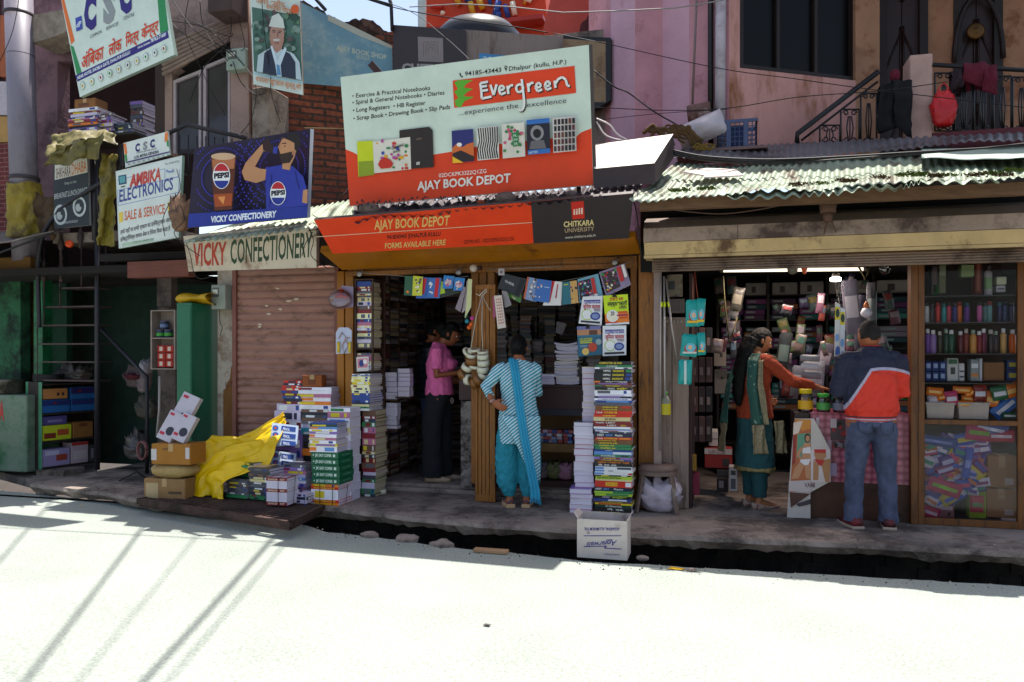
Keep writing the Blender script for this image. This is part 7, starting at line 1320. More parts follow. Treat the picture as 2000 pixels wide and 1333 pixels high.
q.build('wire_hook',mat('steel wire','#9a9490',.4,metal=.8),label='chain of bent wire hooks above the long hanging packs',cat='hook')
GP=glass('crinkled clear plastic',(.8,.8,.84),.12,.22)
for i,(x,y,w_,h)in enumerate([(1663,600,.14,.5),(1680,630,.12,.5),(1702,605,.09,.5),(1588,735,.2,.3),(1560,745,.14,.3),(1530,690,.12,.4),(1440,585,.11,.24),(1610,700,.14,.3)]):
 packet(P(x,y,.5+.05*i),w_,h,.05,.05*(i-2),['#6a6270','#4a4654','#3a3a40','#8a8a90','#6a6a70','#2a2c2c','#3a3630','#4a4450'][i],'dim shiny packet hanging inside the store, '+['just right of the long white packs','behind the man\'s head','at the far right above the man','largest of the silvery strip above the jars','left of the silvery strip','under the rack middle','left behind the woman','near the long white packs'][i],'dim packets hanging in the store',band=(.3,.7,['#b8b0b8','#5a5260','#6a7070','#b8b8bc','#a8a8a8','#5a6a64','#6a6458','#8a8088'][i]),seed=i*3)
for i in range(64):
 x,y=[(rnd(1500,1545),rnd(600,770)),(rnd(1650,1765),rnd(545,700)),(rnd(1400,1450),rnd(545,700)),(rnd(1545,1630),rnd(590,700))][i%4];Yv=.7+.02*i
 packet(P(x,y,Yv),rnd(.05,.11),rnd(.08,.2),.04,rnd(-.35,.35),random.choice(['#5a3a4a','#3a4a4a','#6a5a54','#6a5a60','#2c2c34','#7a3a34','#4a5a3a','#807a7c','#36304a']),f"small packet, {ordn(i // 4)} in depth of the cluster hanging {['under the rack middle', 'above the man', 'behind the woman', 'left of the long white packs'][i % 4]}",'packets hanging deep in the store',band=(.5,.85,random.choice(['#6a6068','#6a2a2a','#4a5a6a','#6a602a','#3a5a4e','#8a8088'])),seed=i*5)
for r_ in range(6):packet(P(1582+r_*1.5,700+r_*17,.45),.17,.06,.03,.05,'#b0b0b4' if r_%2 else '#77787c',f'silvery sachet, {ordn(r_)} from the top of the strip above the jars','silvery sachets in a strip',seed=r_)
t=thing('led_bulb','boxed white bulb hanging right of the long packs','bulb',P(1692,610,.3));q=MB();q.lathe(P(1692,622,.3),[(.01,0),(.04,.02),(.05,.05),(.03,.09)],14);q.build('globe',ink('#b8b4bc'),t);q=MB();q.lathe(P(1692,622,.3),[(.026,.092),(.02,.13),(.004,.15)],10);q.build('base',ink('#b06030'),t)
for i,(x,y)in enumerate(((1548,524),(1728,525))):q=MB();q.ball(P(x,y,.4),.05,.05,.06,12);q.build('bulb',glass('old bulb glass',(.7,.7,.7),.1,.1)if i else mat('dusty bulb','#6a665e',.3),label=['dusty bulb before the tube light','dim bulb at the right under the rolled shutter'][i],cat='light bulb')
q=MB();q.ball(P(1571,523,.35),.03,.03,.04,8);q.ball(P(1571,530,.35),.02,.02,.03,8);q.build('ornament',ink('#c8501c'),label='small orange green ornament hanging before the tube light',cat='ornament')
q=MB();q.tube([P(1668,505,.45),P(1690,545,.45),P(1700,520,.45)],.01,5);q.tube([P(1412,540,.5),P(1416,600,.6),P(1425,670,.6),P(1440,620,.6)],.008,5,0);q.build('strap',mat('olive strap','#4a4220',.8),label='olive strap hanging at the left inside the store',cat='strap')
packet(P(1768,768,.3),.06,.12,.04,0,'#1ca03a','bright green packet at the right of the man',seed=4)
for i,(a,b,yt,yb2,c,lb,bands,txt)in enumerate([(1376,1430,877,915,'#8a2420','red and white carton on the floor behind the woman',((0,.72,1,1,'#b8aca8'),(.65,.1,.9,.5,'#2a1a1a')),[('LUX COZI',.15,.75,.76,.93,'#8a2a30')]),(1400,1422,918,932,'#3a3434','dark carton under the red one',(),None),(1424,1440,915,960,'#b0a4a4','white carton with vertical black marks on the floor',((.2,.7,.8,.9,'#2a2428'),(.2,.1,.8,.55,'#4a444a')),None),(1400,1422,934,962,'#2c2224','dark patterned carton low on the floor',((.2,.3,.6,.8,'#7a6a70'),),None),(1384,1402,842,872,'#b8aca4','small white box above the red carton',((0,.45,1,.5,'#3a3030'),),None),(1342,1360,890,920,'#8a6420','mustard box at the foot of the planks',(),None),(1342,1352,922,945,'#b03070','bright pink box under the mustard one',(),None),(1352,1366,925,968,'#7a2438','tall dark pink box on the floor',(),None),(1394,1418,680,716,'#8a8078','white switch box on the dark wall behind',((.5,.5,.7,.8,'#3a3434'),),None),(1395,1420,722,770,'#6a6460','grey carton below the white switch box',((.5,.6,.7,.7,'#2a2424'),),None)]):
 Yv=[.85,.85,.6,.8,.95,.25,.22,.3,1.6,1.6][i]
 pcarton('carton',lb,a,b,yt,yb2,Yv,.25 if i<5 else .12,c,tape=None,bands=bands,txt=txt)
k=0
for r_ in range(12):
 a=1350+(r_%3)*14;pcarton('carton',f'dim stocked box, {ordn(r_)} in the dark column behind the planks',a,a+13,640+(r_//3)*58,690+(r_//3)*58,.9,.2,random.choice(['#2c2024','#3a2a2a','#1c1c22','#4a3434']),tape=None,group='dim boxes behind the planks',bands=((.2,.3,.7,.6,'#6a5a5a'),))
t=None;zc0=-.1
c=Z(1176,1092,0);yb=c.y+.02;a,b=PXY(1127,yb),PXY(1225,yb);zt2=ZZ(1176,1018,yb);z0=ZZ(1176,1092,yb)
t=thing('carton','open white cardboard box with upside down blue lettering standing at the drain','carton',((a+b)/2,yb,z0));WB=mat('dirty white card','#c0b4ac',.8,.12,4,dirt='#7a675c',dscale=2.5,damt=.35);q=MB();dp=.24;th=.006
q.box(a,b,yb,yb+th,z0,zt2);q.box(a,b,yb+dp-th,yb+dp,z0,zt2+.02);q.box(a,a+th,yb+th,yb+dp-th,z0,zt2+.01);q.box(b-th,b,yb+th,yb+dp-th,z0,zt2+.01);q.box(a+th,b-th,yb+th,yb+dp-th,z0,z0+th);q.build('walls',WB,t)
q=MB();q.poly([(a,yb,zt2),(b,yb,zt2),(b-.01,yb+.0,zt2+.008),(a+.01,yb+.0,zt2+.008)]);q.prism([(a,yb+.01,zt2+.01),(a,yb+dp-.01,zt2+.01),(a-.03,yb+dp-.02,zt2+.05),(a-.03,yb+.02,zt2+.05)],(.004,0,0));q.prism([(b,yb+.01,zt2+.01),(b,yb+dp-.01,zt2+.01),(b+.02,yb+dp-.02,zt2+.05),(b+.02,yb+.02,zt2+.03)],(-.004,0,0));q.build('flaps',WB,t)
pn=wallpanel(yb-.001);BL='#2a2f7a'
pn.text('AGGARWAL ALLUMINIUM FOIL',(1210,1031),(1141,1031),-6,BL,.02);pn.text('Aggarwals',(1205,1056),(1145,1060),-10,BL,.01,.4);pn.line([(1140,1047),(1214,1047)],.7,BL);pn.line([(1140,1068),(1185,1067),(1180,1071),(1214,1073)],.8,BL);pn.disc(1149,1041,3,2.4,BL,10);pn.disc(1149,1041,2.3,1.7,'#a8988c',10);pn.text('Quality Products',(1210,1083),(1180,1081),-4,BL);pn.finish(t)
random.seed(5)
A0,A1,A2=Z(52,911,.12),Z(82,915,.12),Z(190,901,.12)
z0s=.1;t=thing('shelf_unit','green sided low shelf unit holding electrical goods boxes at left','shelf',A1);ux=(A2-A1);ux.z=0;W=ux.length;ux.normalize();uy=Vector((-ux.y,ux.x,0))
if uy.dot(Vector((0,1,0)))<0:uy=-uy
zt3=P(82,747,A1.y).z;H=zt3-z0s;Dp=.3;GRP=mat('pale green painted steel','#3f7c5c',.5,.15,4,dirt='#24503a');DKS=mat('dark shelf boards','#2a201c',.7,.2)
q=MB();v3=(A1-A0);v3.z=0;q.prism([A0+UP*(z0s-.12),A1+UP*(z0s-.12),A1+UP*(z0s-.12+H),A0+UP*(z0s-.12+H)],uy*.02);q.build('side_sheet',GRP,t)
q=MB();B_=A1+Vector((0,0,z0s-.12))+ux*.005
def SP3(u,d_,z):return B_+ux*(u*W)+uy*d_+UP*z
lv=[0,.3,.62,.96]
for f_ in lv:q.prism([SP3(0,0,f_*H),SP3(1,0,f_*H),SP3(1,Dp,f_*H),SP3(0,Dp,f_*H)],(0,0,.022))
q.prism([SP3(1,0,0),SP3(1.02,0,0),SP3(1.02,Dp,0),SP3(1,Dp,0)],(0,0,H));q.prism([SP3(0,Dp,0),SP3(1,Dp,0),SP3(1,Dp+.01,0),SP3(0,Dp+.01,0)],(0,0,H));q.prism([SP3(-.005,.02,0),SP3(.0,.02,0),SP3(.0,Dp,0),SP3(-.005,Dp,0)],(0,0,H));q.build('boards',DKS,t)
rotS=math.atan2(ux.y,ux.x)
def sbox(u0,u1,lvl,zo,h,col,label,**k):
 c=SP3((u0+u1)/2,.02+.1,lv[lvl]*H+.023+zo*H);carton('carton',label,c.x,c.y,c.z,(u1-u0)*W,.2,h*H,rotS,col,tape=None,group='goods boxes in the green shelf unit',**k)
sbox(.03,.46,2,.16,.12,'#b87a44','orange tan box with two round prints, top left of the green shelf',bands=((.55,.3,.65,.6,'#3a2a24'),(.75,.3,.85,.6,'#3a2a24')))
sbox(.02,.5,2,.0,.15,'#1c5a9a','blue box at the top left of the green shelf',bands=((0,.55,1,.95,'#1c2c6a'),(.4,.65,.5,.85,'#b02a2a')))
sbox(.53,.97,2,.0,.14,'#1c5a9a','lower blue box at the top right of the green shelf',bands=((0,.55,1,.95,'#1c2a6a'),))
sbox(.52,.97,2,.145,.14,'#1c5a9a','upper blue box at the top right of the green shelf',bands=((0,.45,1,.95,'#241c5a'),(.3,.6,.4,.8,'#b02a2a')))
sbox(.02,.45,1,.18,.1,'#4a4078','purple box on the yellow box',bands=((.2,.3,.8,.6,'#7a70a0'),))
sbox(.02,.53,1,.0,.175,'#b8c01c','yellow box with a red drill picture in the green shelf',bands=((.05,.15,.45,.5,'#7a2a1c'),(.5,.3,.9,.7,'#b0502a')))
sbox(.56,.93,1,.0,.19,'#8a5a28','brown carton beside the yellow box',bands=((.3,.7,.7,.9,'#6a3a1c'),))
sbox(.01,.5,0,.0,.2,'#9a8ab0','white box with a heater picture, bottom left of the green shelf',bands=((.5,.3,.9,.65,'#a04030'),(.1,.65,.6,.9,'#c0b8d0')))
sbox(.53,.84,0,.0,.25,'#b09aa0','white red topped box at the bottom of the green shelf',bands=((0,.85,1,1,'#a02a24'),(.1,.2,.9,.6,'#c0b0b0')))
sbox(.87,.96,0,.0,.2,'#3a3438','slim dark box at the bottom right of the green shelf',bands=((.2,.2,.8,.8,'#7a7478'),))
q=MB();q.box(A1.x-.15,A2.x+.1,A1.y+.05,A1.y+.4,0,z0s-.005);q.build('kerb_block',CONC,bevel=.01,label='concrete block under the green shelf unit',cat='block')
c=SP3(.22,.14,H+.0);t=thing('cable_coil','coil of black cable lying on the green shelf unit','coil',c)
for k in range(5):
 q=MB();q.tube([c+Vector((.2*math.cos(a),.13*math.sin(a),.018+.017*k))for a in[2*math.pi*j/24 for j in range(25)]],.0105,6);q.build('cable_turn',CB,t)
bag('plastic_bag',SP3(.72,.2,H),.42,.2,.24,mat('grey clear plastic','#5a524e',.3,.3,8,.4,18),'crumpled grey plastic bag on the green shelf unit','bag',False,31,amp=.5)
yv=.55;q=MB();q.box(PXY(-300,yv),PXY(52,yv),yv,yv+.5,SL-.05,ZZ(20,772,yv));t=q.build('stall_counter',mat('whitewashed green counter','#71806e',.85,.2,3,.3,dirt='#2f5a3c',dscale=1.5,damt=.55),bevel=.02,seg=2,label='white and green painted masonry counter at the far left',cat='counter')
pn=wallpanel(yv-.001);pn.text('A',(-2,820),(8,820),36,'#b0241c',.04);pn.line([(0,832),(8,834)],.7,'#6a5a5a');pn.finish(t)
c=P(14,771,yv+.2);c.z=ZZ(20,772,yv);t=thing('cooking_pot','large dented aluminium pot on the counter at the far left','pot',c);q=MB();q.lathe(c,[(.17,.0),(.19,.02),(.195,.17),(.205,.178),(.19,.18),(.185,.03),(.02,.02)],28,cap=False);q.lathe(c,[(.02,.0),(.17,.001)],28,cap=False);q.build('body',mat('aluminium','#8a8478',.35,.2,8,metal=.8,dirt='#3a342c'),t);q=MB();q.lathe(c,[(.18,.182),(.12,.19),(.02,.195)],28);q.build('lid',mat('aluminium','#8a8478'),t)
Yw=.3;t=thing('wall_shelf','open white wooden wall shelf holding tins left of the green locker','shelf',P(318,722,Yw));WSH=mat('grubby white wood','#8a7a70',.7,.2,6);q=MB();X0,X1=PXY(294,Yw),PXY(342,Yw);za,zb2,zc2=ZZ(318,606,Yw),ZZ(318,662,Yw),ZZ(318,722,Yw)
q.box(X0,X0+.018,Yw,Yw+.16,zc2,za);q.box(X1-.018,X1,Yw,Yw+.16,zc2,za)
for z in(zc2,zb2,za-.012):q.box(X0+.018,X1-.018,Yw,Yw+.16,z,z+.012)
q.box(X0+.018,X1-.018,Yw+.15,Yw+.16,zc2+.012,za-.012);q.build('case',WSH,t)
for r_ in range(2):
 for c_ in range(2 if r_==0 else 1):
  x=X0+.08+c_*.11+r_*.05;bottle(x,Yw+.07,zb2+.013+r_*.1,.05,.095,'#2a3048',['left navy tin on the upper board of the wall shelf','right navy tin on the upper board of the wall shelf','navy tin stacked on the two others'][r_*2+c_],'navy tins on the wall shelf',capc='#4a4a5a',band='#3a8a2a' if r_==0 else '#5a6a90',taper=.95,kind='paint_tin',cat='tin')
for r_ in range(3):
 for c_ in range(2):pcarton('carton',f"red boxed item, {['left', 'right'][c_]} one in {['bottom', 'middle', 'top'][r_]} row of the wall shelf",307+c_*16,322+c_*16,704-r_*14.5,717.5-r_*14.5,Yw+.03,.08,'#a02a1c',tape=None,group='red boxes on the wall shelf',bands=((.3,.2,.7,.8,'#c8b0a0'),))
YQ=.02;xa,xb=PXY(345,YQ),PXY(374,YQ);dpl=.55;zt4=ZZ(360,592,YQ);t=thing('locker','tall narrow dark green sheet metal locker beside the shutter','locker',((xa+xb)/2,YQ,SL));GL=mat('dark green enamel','#0f6044',.3,.08,2,.03,8,spec=.5)
q=MB();q.box(xa,xb,YQ,YQ+dpl,SL+.001,zt4);q.build('body',GL,t,bevel=.006,seg=2);q=MB();q.box(xa+.01,xb-.01,YQ-.006,YQ-.001,SL+.03,zt4-.03);q.build('door_sheet',GL,t,bevel=.002)
q=MB()
for k in range(9):
 for y in(.03,.27,.52):q.ball((xb+.001,YQ+y,SL+.1+k*.18),.005,.005,.005,5)
 q.ball((xb-.01,YQ-.007,SL+.1+k*.18),.004,.004,.004,5)
q.build('rivets',mat('rivet','#6a8a7a',.4,metal=.5),t)
q=MB();q.lathe((0,0,0),[(0.01,0),(.01,.01)],6);q=MB();w0=P(380,585,.2)
def fold(u,v):
 a=2*math.pi*v;x=xa-.03+u*(xb-xa+.2);return Vector((x+.008*math.sin(a*3+u*9),YQ+.22+.2*math.cos(a)+.01*math.sin(u*11),zt4+.055+.055*math.sin(a)*(1+.2*math.sin(u*7+1))+.012*noise.noise(Vector((u*4,v*6,2)))))
q.grid(fold,24,24);YT_=mat('yellow tarpaulin','#b89008',.45,.12,5,.25,30,dirt='#8a6a0c',dscale=3,damt=.3);q.build('folded_tarpaulin',YT_,solid=.004,label='folded yellow tarpaulin lying on the green locker',cat='tarpaulin')
cc=Z(330,978,SL);z=SL+.001
carton('carton','closed brown carton lowest of the pile beside the yellow sheet',cc.x-.06,cc.y+.13,z,.44,.28,.21,.1,'#8a6840',bands=((.05,.1,.35,.8,'#a8906a'),(.6,.3,.92,.42,'#4a3420')))
zz1=z+.212;q=MB();o3=Vector((cc.x-.02,cc.y+.12,zz1))
q.ball((0,0,0),.24,.15,.075,20);q.v=[o3+Vector((math.copysign(abs(v.x/.24)**.7,v.x)*.24,math.copysign(abs(v.y/.15)**.7,v.y)*.15,v.z+.07))*1+noise.noise_vector(v*14)*.012 for v in q.v]
q.build('sack',mat('tan paper sack','#9a8050',.8,.15,8,.5,20),label='flattened tan paper sack between the two brown cartons',cat='sack')
carton('carton','brown carton on the tan sack with white side labels',cc.x+.02,cc.y+.12,zz1+.14,.42,.27,.2,.08,'#96631f',bands=((.0,.2,.14,.75,'#b8b0b0'),(.88,.3,.98,.85,'#b8b0b0'),(.3,.7,.5,.8,'#6a4418')))
z3=zz1+.34
for i,(dx,w_,h,tilt,lb)in enumerate([(-.1,.17,.3,-.5,'white fan carton tilted on the upper brown carton, left one'),(.06,.16,.28,-.42,'white carton with a vent picture tilted on the upper brown carton'),(-.02,.2,.36,-.6,'grey backed carton standing behind the tilted white ones')]):
 o=thing('carton',lb,'carton',(cc.x+dx,cc.y+.1+.06*(i==2),z3));M_=Matrix.Rotation(.35,3,'Y');c0=Vector((cc.x+dx-.02,cc.y+.08+.07*(i==2),z3+.02+(.12 if i==2 else 0)))
 ux_=M_@Vector((1,0,0));uz_=(M_@Vector((0,.35,1))).normalized();uy_=ux_.cross(uz_)*-1;uy_=uz_.cross(ux_)
 q=MB();q.obox(c0+uz_*h/2,ux_*w_,uy_*.06,uz_*h);q.build('box',mat('glossy white carton','#b4acb4',.4,.06),o,bevel=.002)
 q=MB();fr_n=-uy_ if uy_.y>0 else uy_
 FP=lambda u,v:c0+ux_*((u-.5)*w_)+uz_*(v*h)+fr_n*.0315
 q.poly([FP(.1,.85),FP(.4,.85),FP(.4,.93),FP(.1,.93)],0);q.lathe(FP(.65,.35),[(.0,0),(.045,.0005)],16,m=1,axis=fr_n,cap=False);q.poly([FP(.08,.15),FP(.4,.15),FP(.4,.25),FP(.08,.25)],0);q.build('print',[ink('#b02a3a'),ink('#2a2a34')],o)
bag('plastic_bag',Z(256,912,SL)+Vector((0,.1,.09)),.26,.32,.2,mat('grey clear plastic','#5a524e'),'dusty clear bag standing left of the brown cartons','bag',False,41,amp=.4)
q=MB();c=P(280,880,.1)
for k in range(4):q.tube([c+Vector((.06*math.cos(a),-.01*k,.1*math.sin(a)))for a in[2*math.pi*j/16 for j in range(17)]],.009,5)
q.build('hose_coil',mat('pinkish hose','#7a4a48',.5),label='coil of pinkish hose beside the clear bag',cat='coil')
t=thing('folding_stand','low black folding stand under the clear bag','stand',Z(250,930,SL));q=MB();a_,b_=Z(232,940,SL),Z(285,935,SL);q.tube([a_,a_+Vector((.25,0,.12))],.008,5);q.tube([b_,b_+Vector((-.2,0,.12))],.008,5);q.build('legs',BLACKM,t);q=MB();q.box(a_.x-.05,b_.x+.02,a_.y,a_.y+.2,SL+.12,SL+.135);q.build('tray',BLACKM,t)
for i,(x,y,w_,h,c,lb)in enumerate([(268,735,.3,.26,'#5a4a4a','grey bundle hanging in the dark recess'),(282,745,.14,.3,'#7a6a6a','pale bundle in the recess beside the iron brace'),(288,795,.26,.24,'#4a443c','dull bundle low in the dark recess'),(262,720,.2,.08,'#4a1420','dark red cloth over the grey bundle'),(285,708,.1,.16,'#9a9298','white paper sheet pinned in the recess')]):
 bag('bundle',P(x,y+22,1.0-.03*i),w_,h,.16,mat('bundle '+c,c,.8,.3,9),lb,'bundle',False,50+i,amp=.35)
q=MB();q.tube([P(312,735,.4),P(311,800,.4),P(306,850,.4)],.012,6);q.build('pole',mat('white plastic','#a89c98',.5),label='thin white pole leaning in the recess',cat='pole')
q=MB();q.box(PXY(310,.62),PXY(345,.62),.6,.8,SL,ZZ(330,600,.62));q.box(PXY(318,.6),PXY(346,.6),.5,.6,ZZ(330,600,.6),ZZ(330,530,.6));q.build('wall',mat('grimy pillar plaster','#5a4c46',.9,.3,4,dirt='#2a2220'),label='grimy plaster pier behind the wall shelf',cat='wall')
cy0=Z(400,975,GY)
def tarp(u,v):
 pts_l=[P(356,975,-.45),P(372,915,-.42),P(398,868,-.3),P(425,848,-.2),P(470,856,-.15),P(556,806,-.05)]
 pts_r=[P(440,976,-.62),P(452,950,-.62),P(500,925,-.55),P(530,905,-.45),P(545,870,-.3),P(560,830,-.1)]
 def ev(L_,s):
  s*=len(L_)-1;i=min(int(s),len(L_)-2);return L_[i].lerp(L_[i+1],s-i)
 p=ev(pts_l,u).lerp(ev(pts_r,u),v);am=.05*(1-u*.6)
 ph=v*9+u*3+1.5*math.sin(u*6)
 p+=Vector((0,-am*(.5+abs(math.sin(ph))),am*.6*abs(math.cos(ph*1.1))));p+=noise.noise_vector(Vector((u*5,v*4,3)))*.07*(1.1-u)+noise.noise_vector(Vector((u*11,v*9,7)))*.022
 if u<.12:p.z=max(GY+.02,p.z)
 return p
YT2=mat('bright yellow tarpaulin','#e2b800',.4,.08,4,.2,40,dirt='#b08a08',dscale=3,damt=.3)
q=MB();q.grid(tarp,90,60);q.build('tarpaulin',YT2,solid=.003,label='crumpled bright yellow tarpaulin pulled over the goods before the shutter',cat='tarpaulin')
q=MB();a_=Z(470,965,SL);q.rbox(a_.x+.05,a_.y+.55,SL+.002,.5,.3,.3);q.build('carton',mat('card #6a4a2a','#6a4a2a',.8),label='brown carton hidden under the yellow tarpaulin',cat='carton')
YA=.5;zbal=ZZ(200,262,YA)
q=MB();q.box(PXY(120,YA),PXY(262,YA),YA,YA+.5,zbal-.03,zbal);q.build('shelf_board',DKS,label='board carrying the book piles in the upper left alcove',cat='shelf')
stack('the orange spined alcove pile',136,192,262,212,YA,.3,[(rnd(1,2),c)for c in['#e07a20','#e8e4ec','#8a6ab0','#1c2440','#e07a20','#7a1a24','#b46a8a','#24408a','#c4b8d0','#7a1a24','#e8e4ec']],zb=zbal+.001,jit=.015)
stack('the second alcove pile',194,218,262,222,YA+.05,.25,[(rnd(1,2),random.choice(['#3a3a44','#6a4a3a','#8a6ab0','#c4b8d0']))for _ in range(9)],zb=zbal+.001,jit=.01)
stack('the dark third alcove pile',222,258,262,240,YA+.08,.25,[(rnd(1,2),random.choice(['#3a3a44','#5a5a64','#1c2440']))for _ in range(6)],zb=zbal+.001,jit=.01)
stack('the tall dim pile deep in the alcove',255,280,262,198,1.2,.25,[(rnd(1,2),random.choice(['#6a4a3a','#5a5a64','#8a6ab0']))for _ in range(14)],zb=zbal+.001,jit=.012)
pcarton('carton','brown cardboard box on top of the orange spined alcove pile',145,186,193,211,YA+.05,.2,'#7a5024',z=ZZ(164,212,YA)+.001,bands=((.2,.3,.7,.6,'#5a3414'),))
def tp(u,v):
 a=P(86+135*u,300-28*u,.05);b=P(118+100*u,262,.45);p=a.lerp(b,v);p.z+=.06*math.sin(v*3)-.05*(1-v)*math.sin(u*8);p.y-=.06*math.sin(u*5)*(1-v);return p
OLV=mat('dusty olive plastic','#6a6030',.6,.25,5,.3,20,dirt='#3a3420',dscale=3)
cloth('tarpaulin',tp,40,24,OLV,'dusty olive plastic sheet spread under the alcove books','tarpaulin',.05,6,seed=3)
cloth('tarpaulin',lambda u,v:P(108+100*u-18*v,282+46*v-20*u,.0+.05*math.sin(u*9)),30,16,OLV,'olive sheet hanging over the restaurant board','tarpaulin',.05,7,seed=13)
cloth('tarpaulin',lambda u,v:P(196+34*u-8*v,300+182*v,.25+.05*math.sin(u*6+v*5)),14,50,mat('faded yellow plastic','#7a6a1c',.55,.3,5,.3,dirt='#3a3018',dscale=3,damt=.5),'faded yellow plastic hanging down beside the thick dark post','tarpaulin',.04,6,seed=23)
cloth('tarpaulin',lambda u,v:P(70+40*u,378+80*v+8*u,.45+.04*math.sin(u*6)),14,24,mat('brown netting','#4a3824',.9,.4,9),'brown netting cloth hanging right of the wrapped pole','cloth',.06,6,seed=33)
bag('bundle',P(352,452,-.2),.2,.36,.12,mat('patched cloth','#7a5a44',.8,.5,12),'patched brown and orange bundle wedged between two boards','bundle',False,61,amp=.4)
t=thing('crate','blue plastic crate standing on the ledge above the tin roof','crate',P(1440,288,.55));YCr=.5;X0,X1=PXY(1402,YCr),PXY(1478,YCr);za,zb3=ZZ(1440,287,YCr),ZZ(1440,234,YCr);CR=mat('dull blue plastic','#333f62',.5,.15,8,dirt='#4a4a5a');CRG=mat('greyed blue plastic','#4a5270',.6,.15,8)
def crate_wall(q,p0,p1,n):
 p0,p1=Vector(p0),Vector(p1);d=p1-p0;h=zb3-za
 for k in range(n+1):c=p0+d*k/n;q.obox(c+UP*h/2,d.normalized()*.008,Vector((-d.y,d.x,0)).normalized()*.008,UP*h)
 for k in(0,.18,.36,.54,.72):q.obox(p0+d/2+UP*h*(k+.01),d,Vector((-d.y,d.x,0)).normalized()*.006,UP*.008)
for(p0,p1,n)in(((X0,YCr,za),(X1,YCr,za),9),((X0,YCr+.3,za),(X1,YCr+.3,za),9),((X0,YCr,za),(X0,YCr+.3,za),7),((X1,YCr,za),(X1,YCr+.3,za),7)):q=MB();crate_wall(q,p0,p1,n);q.build('grid_wall',CR,t)
q=MB();h=zb3-za
for y in(YCr-.005,YCr+.3):q.box(X0-.012,X1+.012,y-.008,y+.008,zb3-.03,zb3)
for x in(X0,X1):q.box(x-.008,x+.008,YCr,YCr+.3,zb3-.028,zb3-.002)
for x in(X0+.1,X1-.1):q.box(x-.02,x+.02,YCr-.012,YCr-.002,za,zb3-.03)
q.build('rim',CRG,t);q=MB();q.box(X0+.1,X1-.12,YCr+.02,YCr+.25,za+.02,zb3-.05);q.build('liner',mat('deep blue cloth','#2a3a64',.8,.3,8),t)
q=MB();q.box(PXY(1320,.47),PXY(1500,.47),.485,.95,za-.03,za-.003);q.build('ledge',mat('pinkish ledge board','#7a5e58',.8,.2),label='flat ledge board under the blue crate',cat='ledge')
packet(P(1370,254,.5),.46,.24,.24,-.36,'#b8acb0','white woven sack slumped beside the blue crate',seed=7,name='sack',cat='sack')
q=MB();random.seed(4)
for k in range(14):
 x=rnd(1255,1325);pts=[P(x+j*12+rnd(-5,5),262-14*math.sin(j*1.1+rnd(0,.4))+rnd(-6,10),.3)for j in range(5)];q.tube(smooth_pts(pts,4),rnd(.008,.02),6)
q.build('rope_heap',mat('brown coir rope','#5a4224',.95,.3,20,.6),label='heap of brown coir rope behind the light box',cat='rope')
q=MB()
for k in range(10):pts=[P(1352+k*2+j*9,288+rnd(-7,7),.25)for j in range(4)];q.tube(smooth_pts(pts,3),.007,5)
q.build('rope_heap',mat('straw rope','#7a6024',.95,.3,20),label='little heap of straw coloured rope below the white sack',cat='rope')
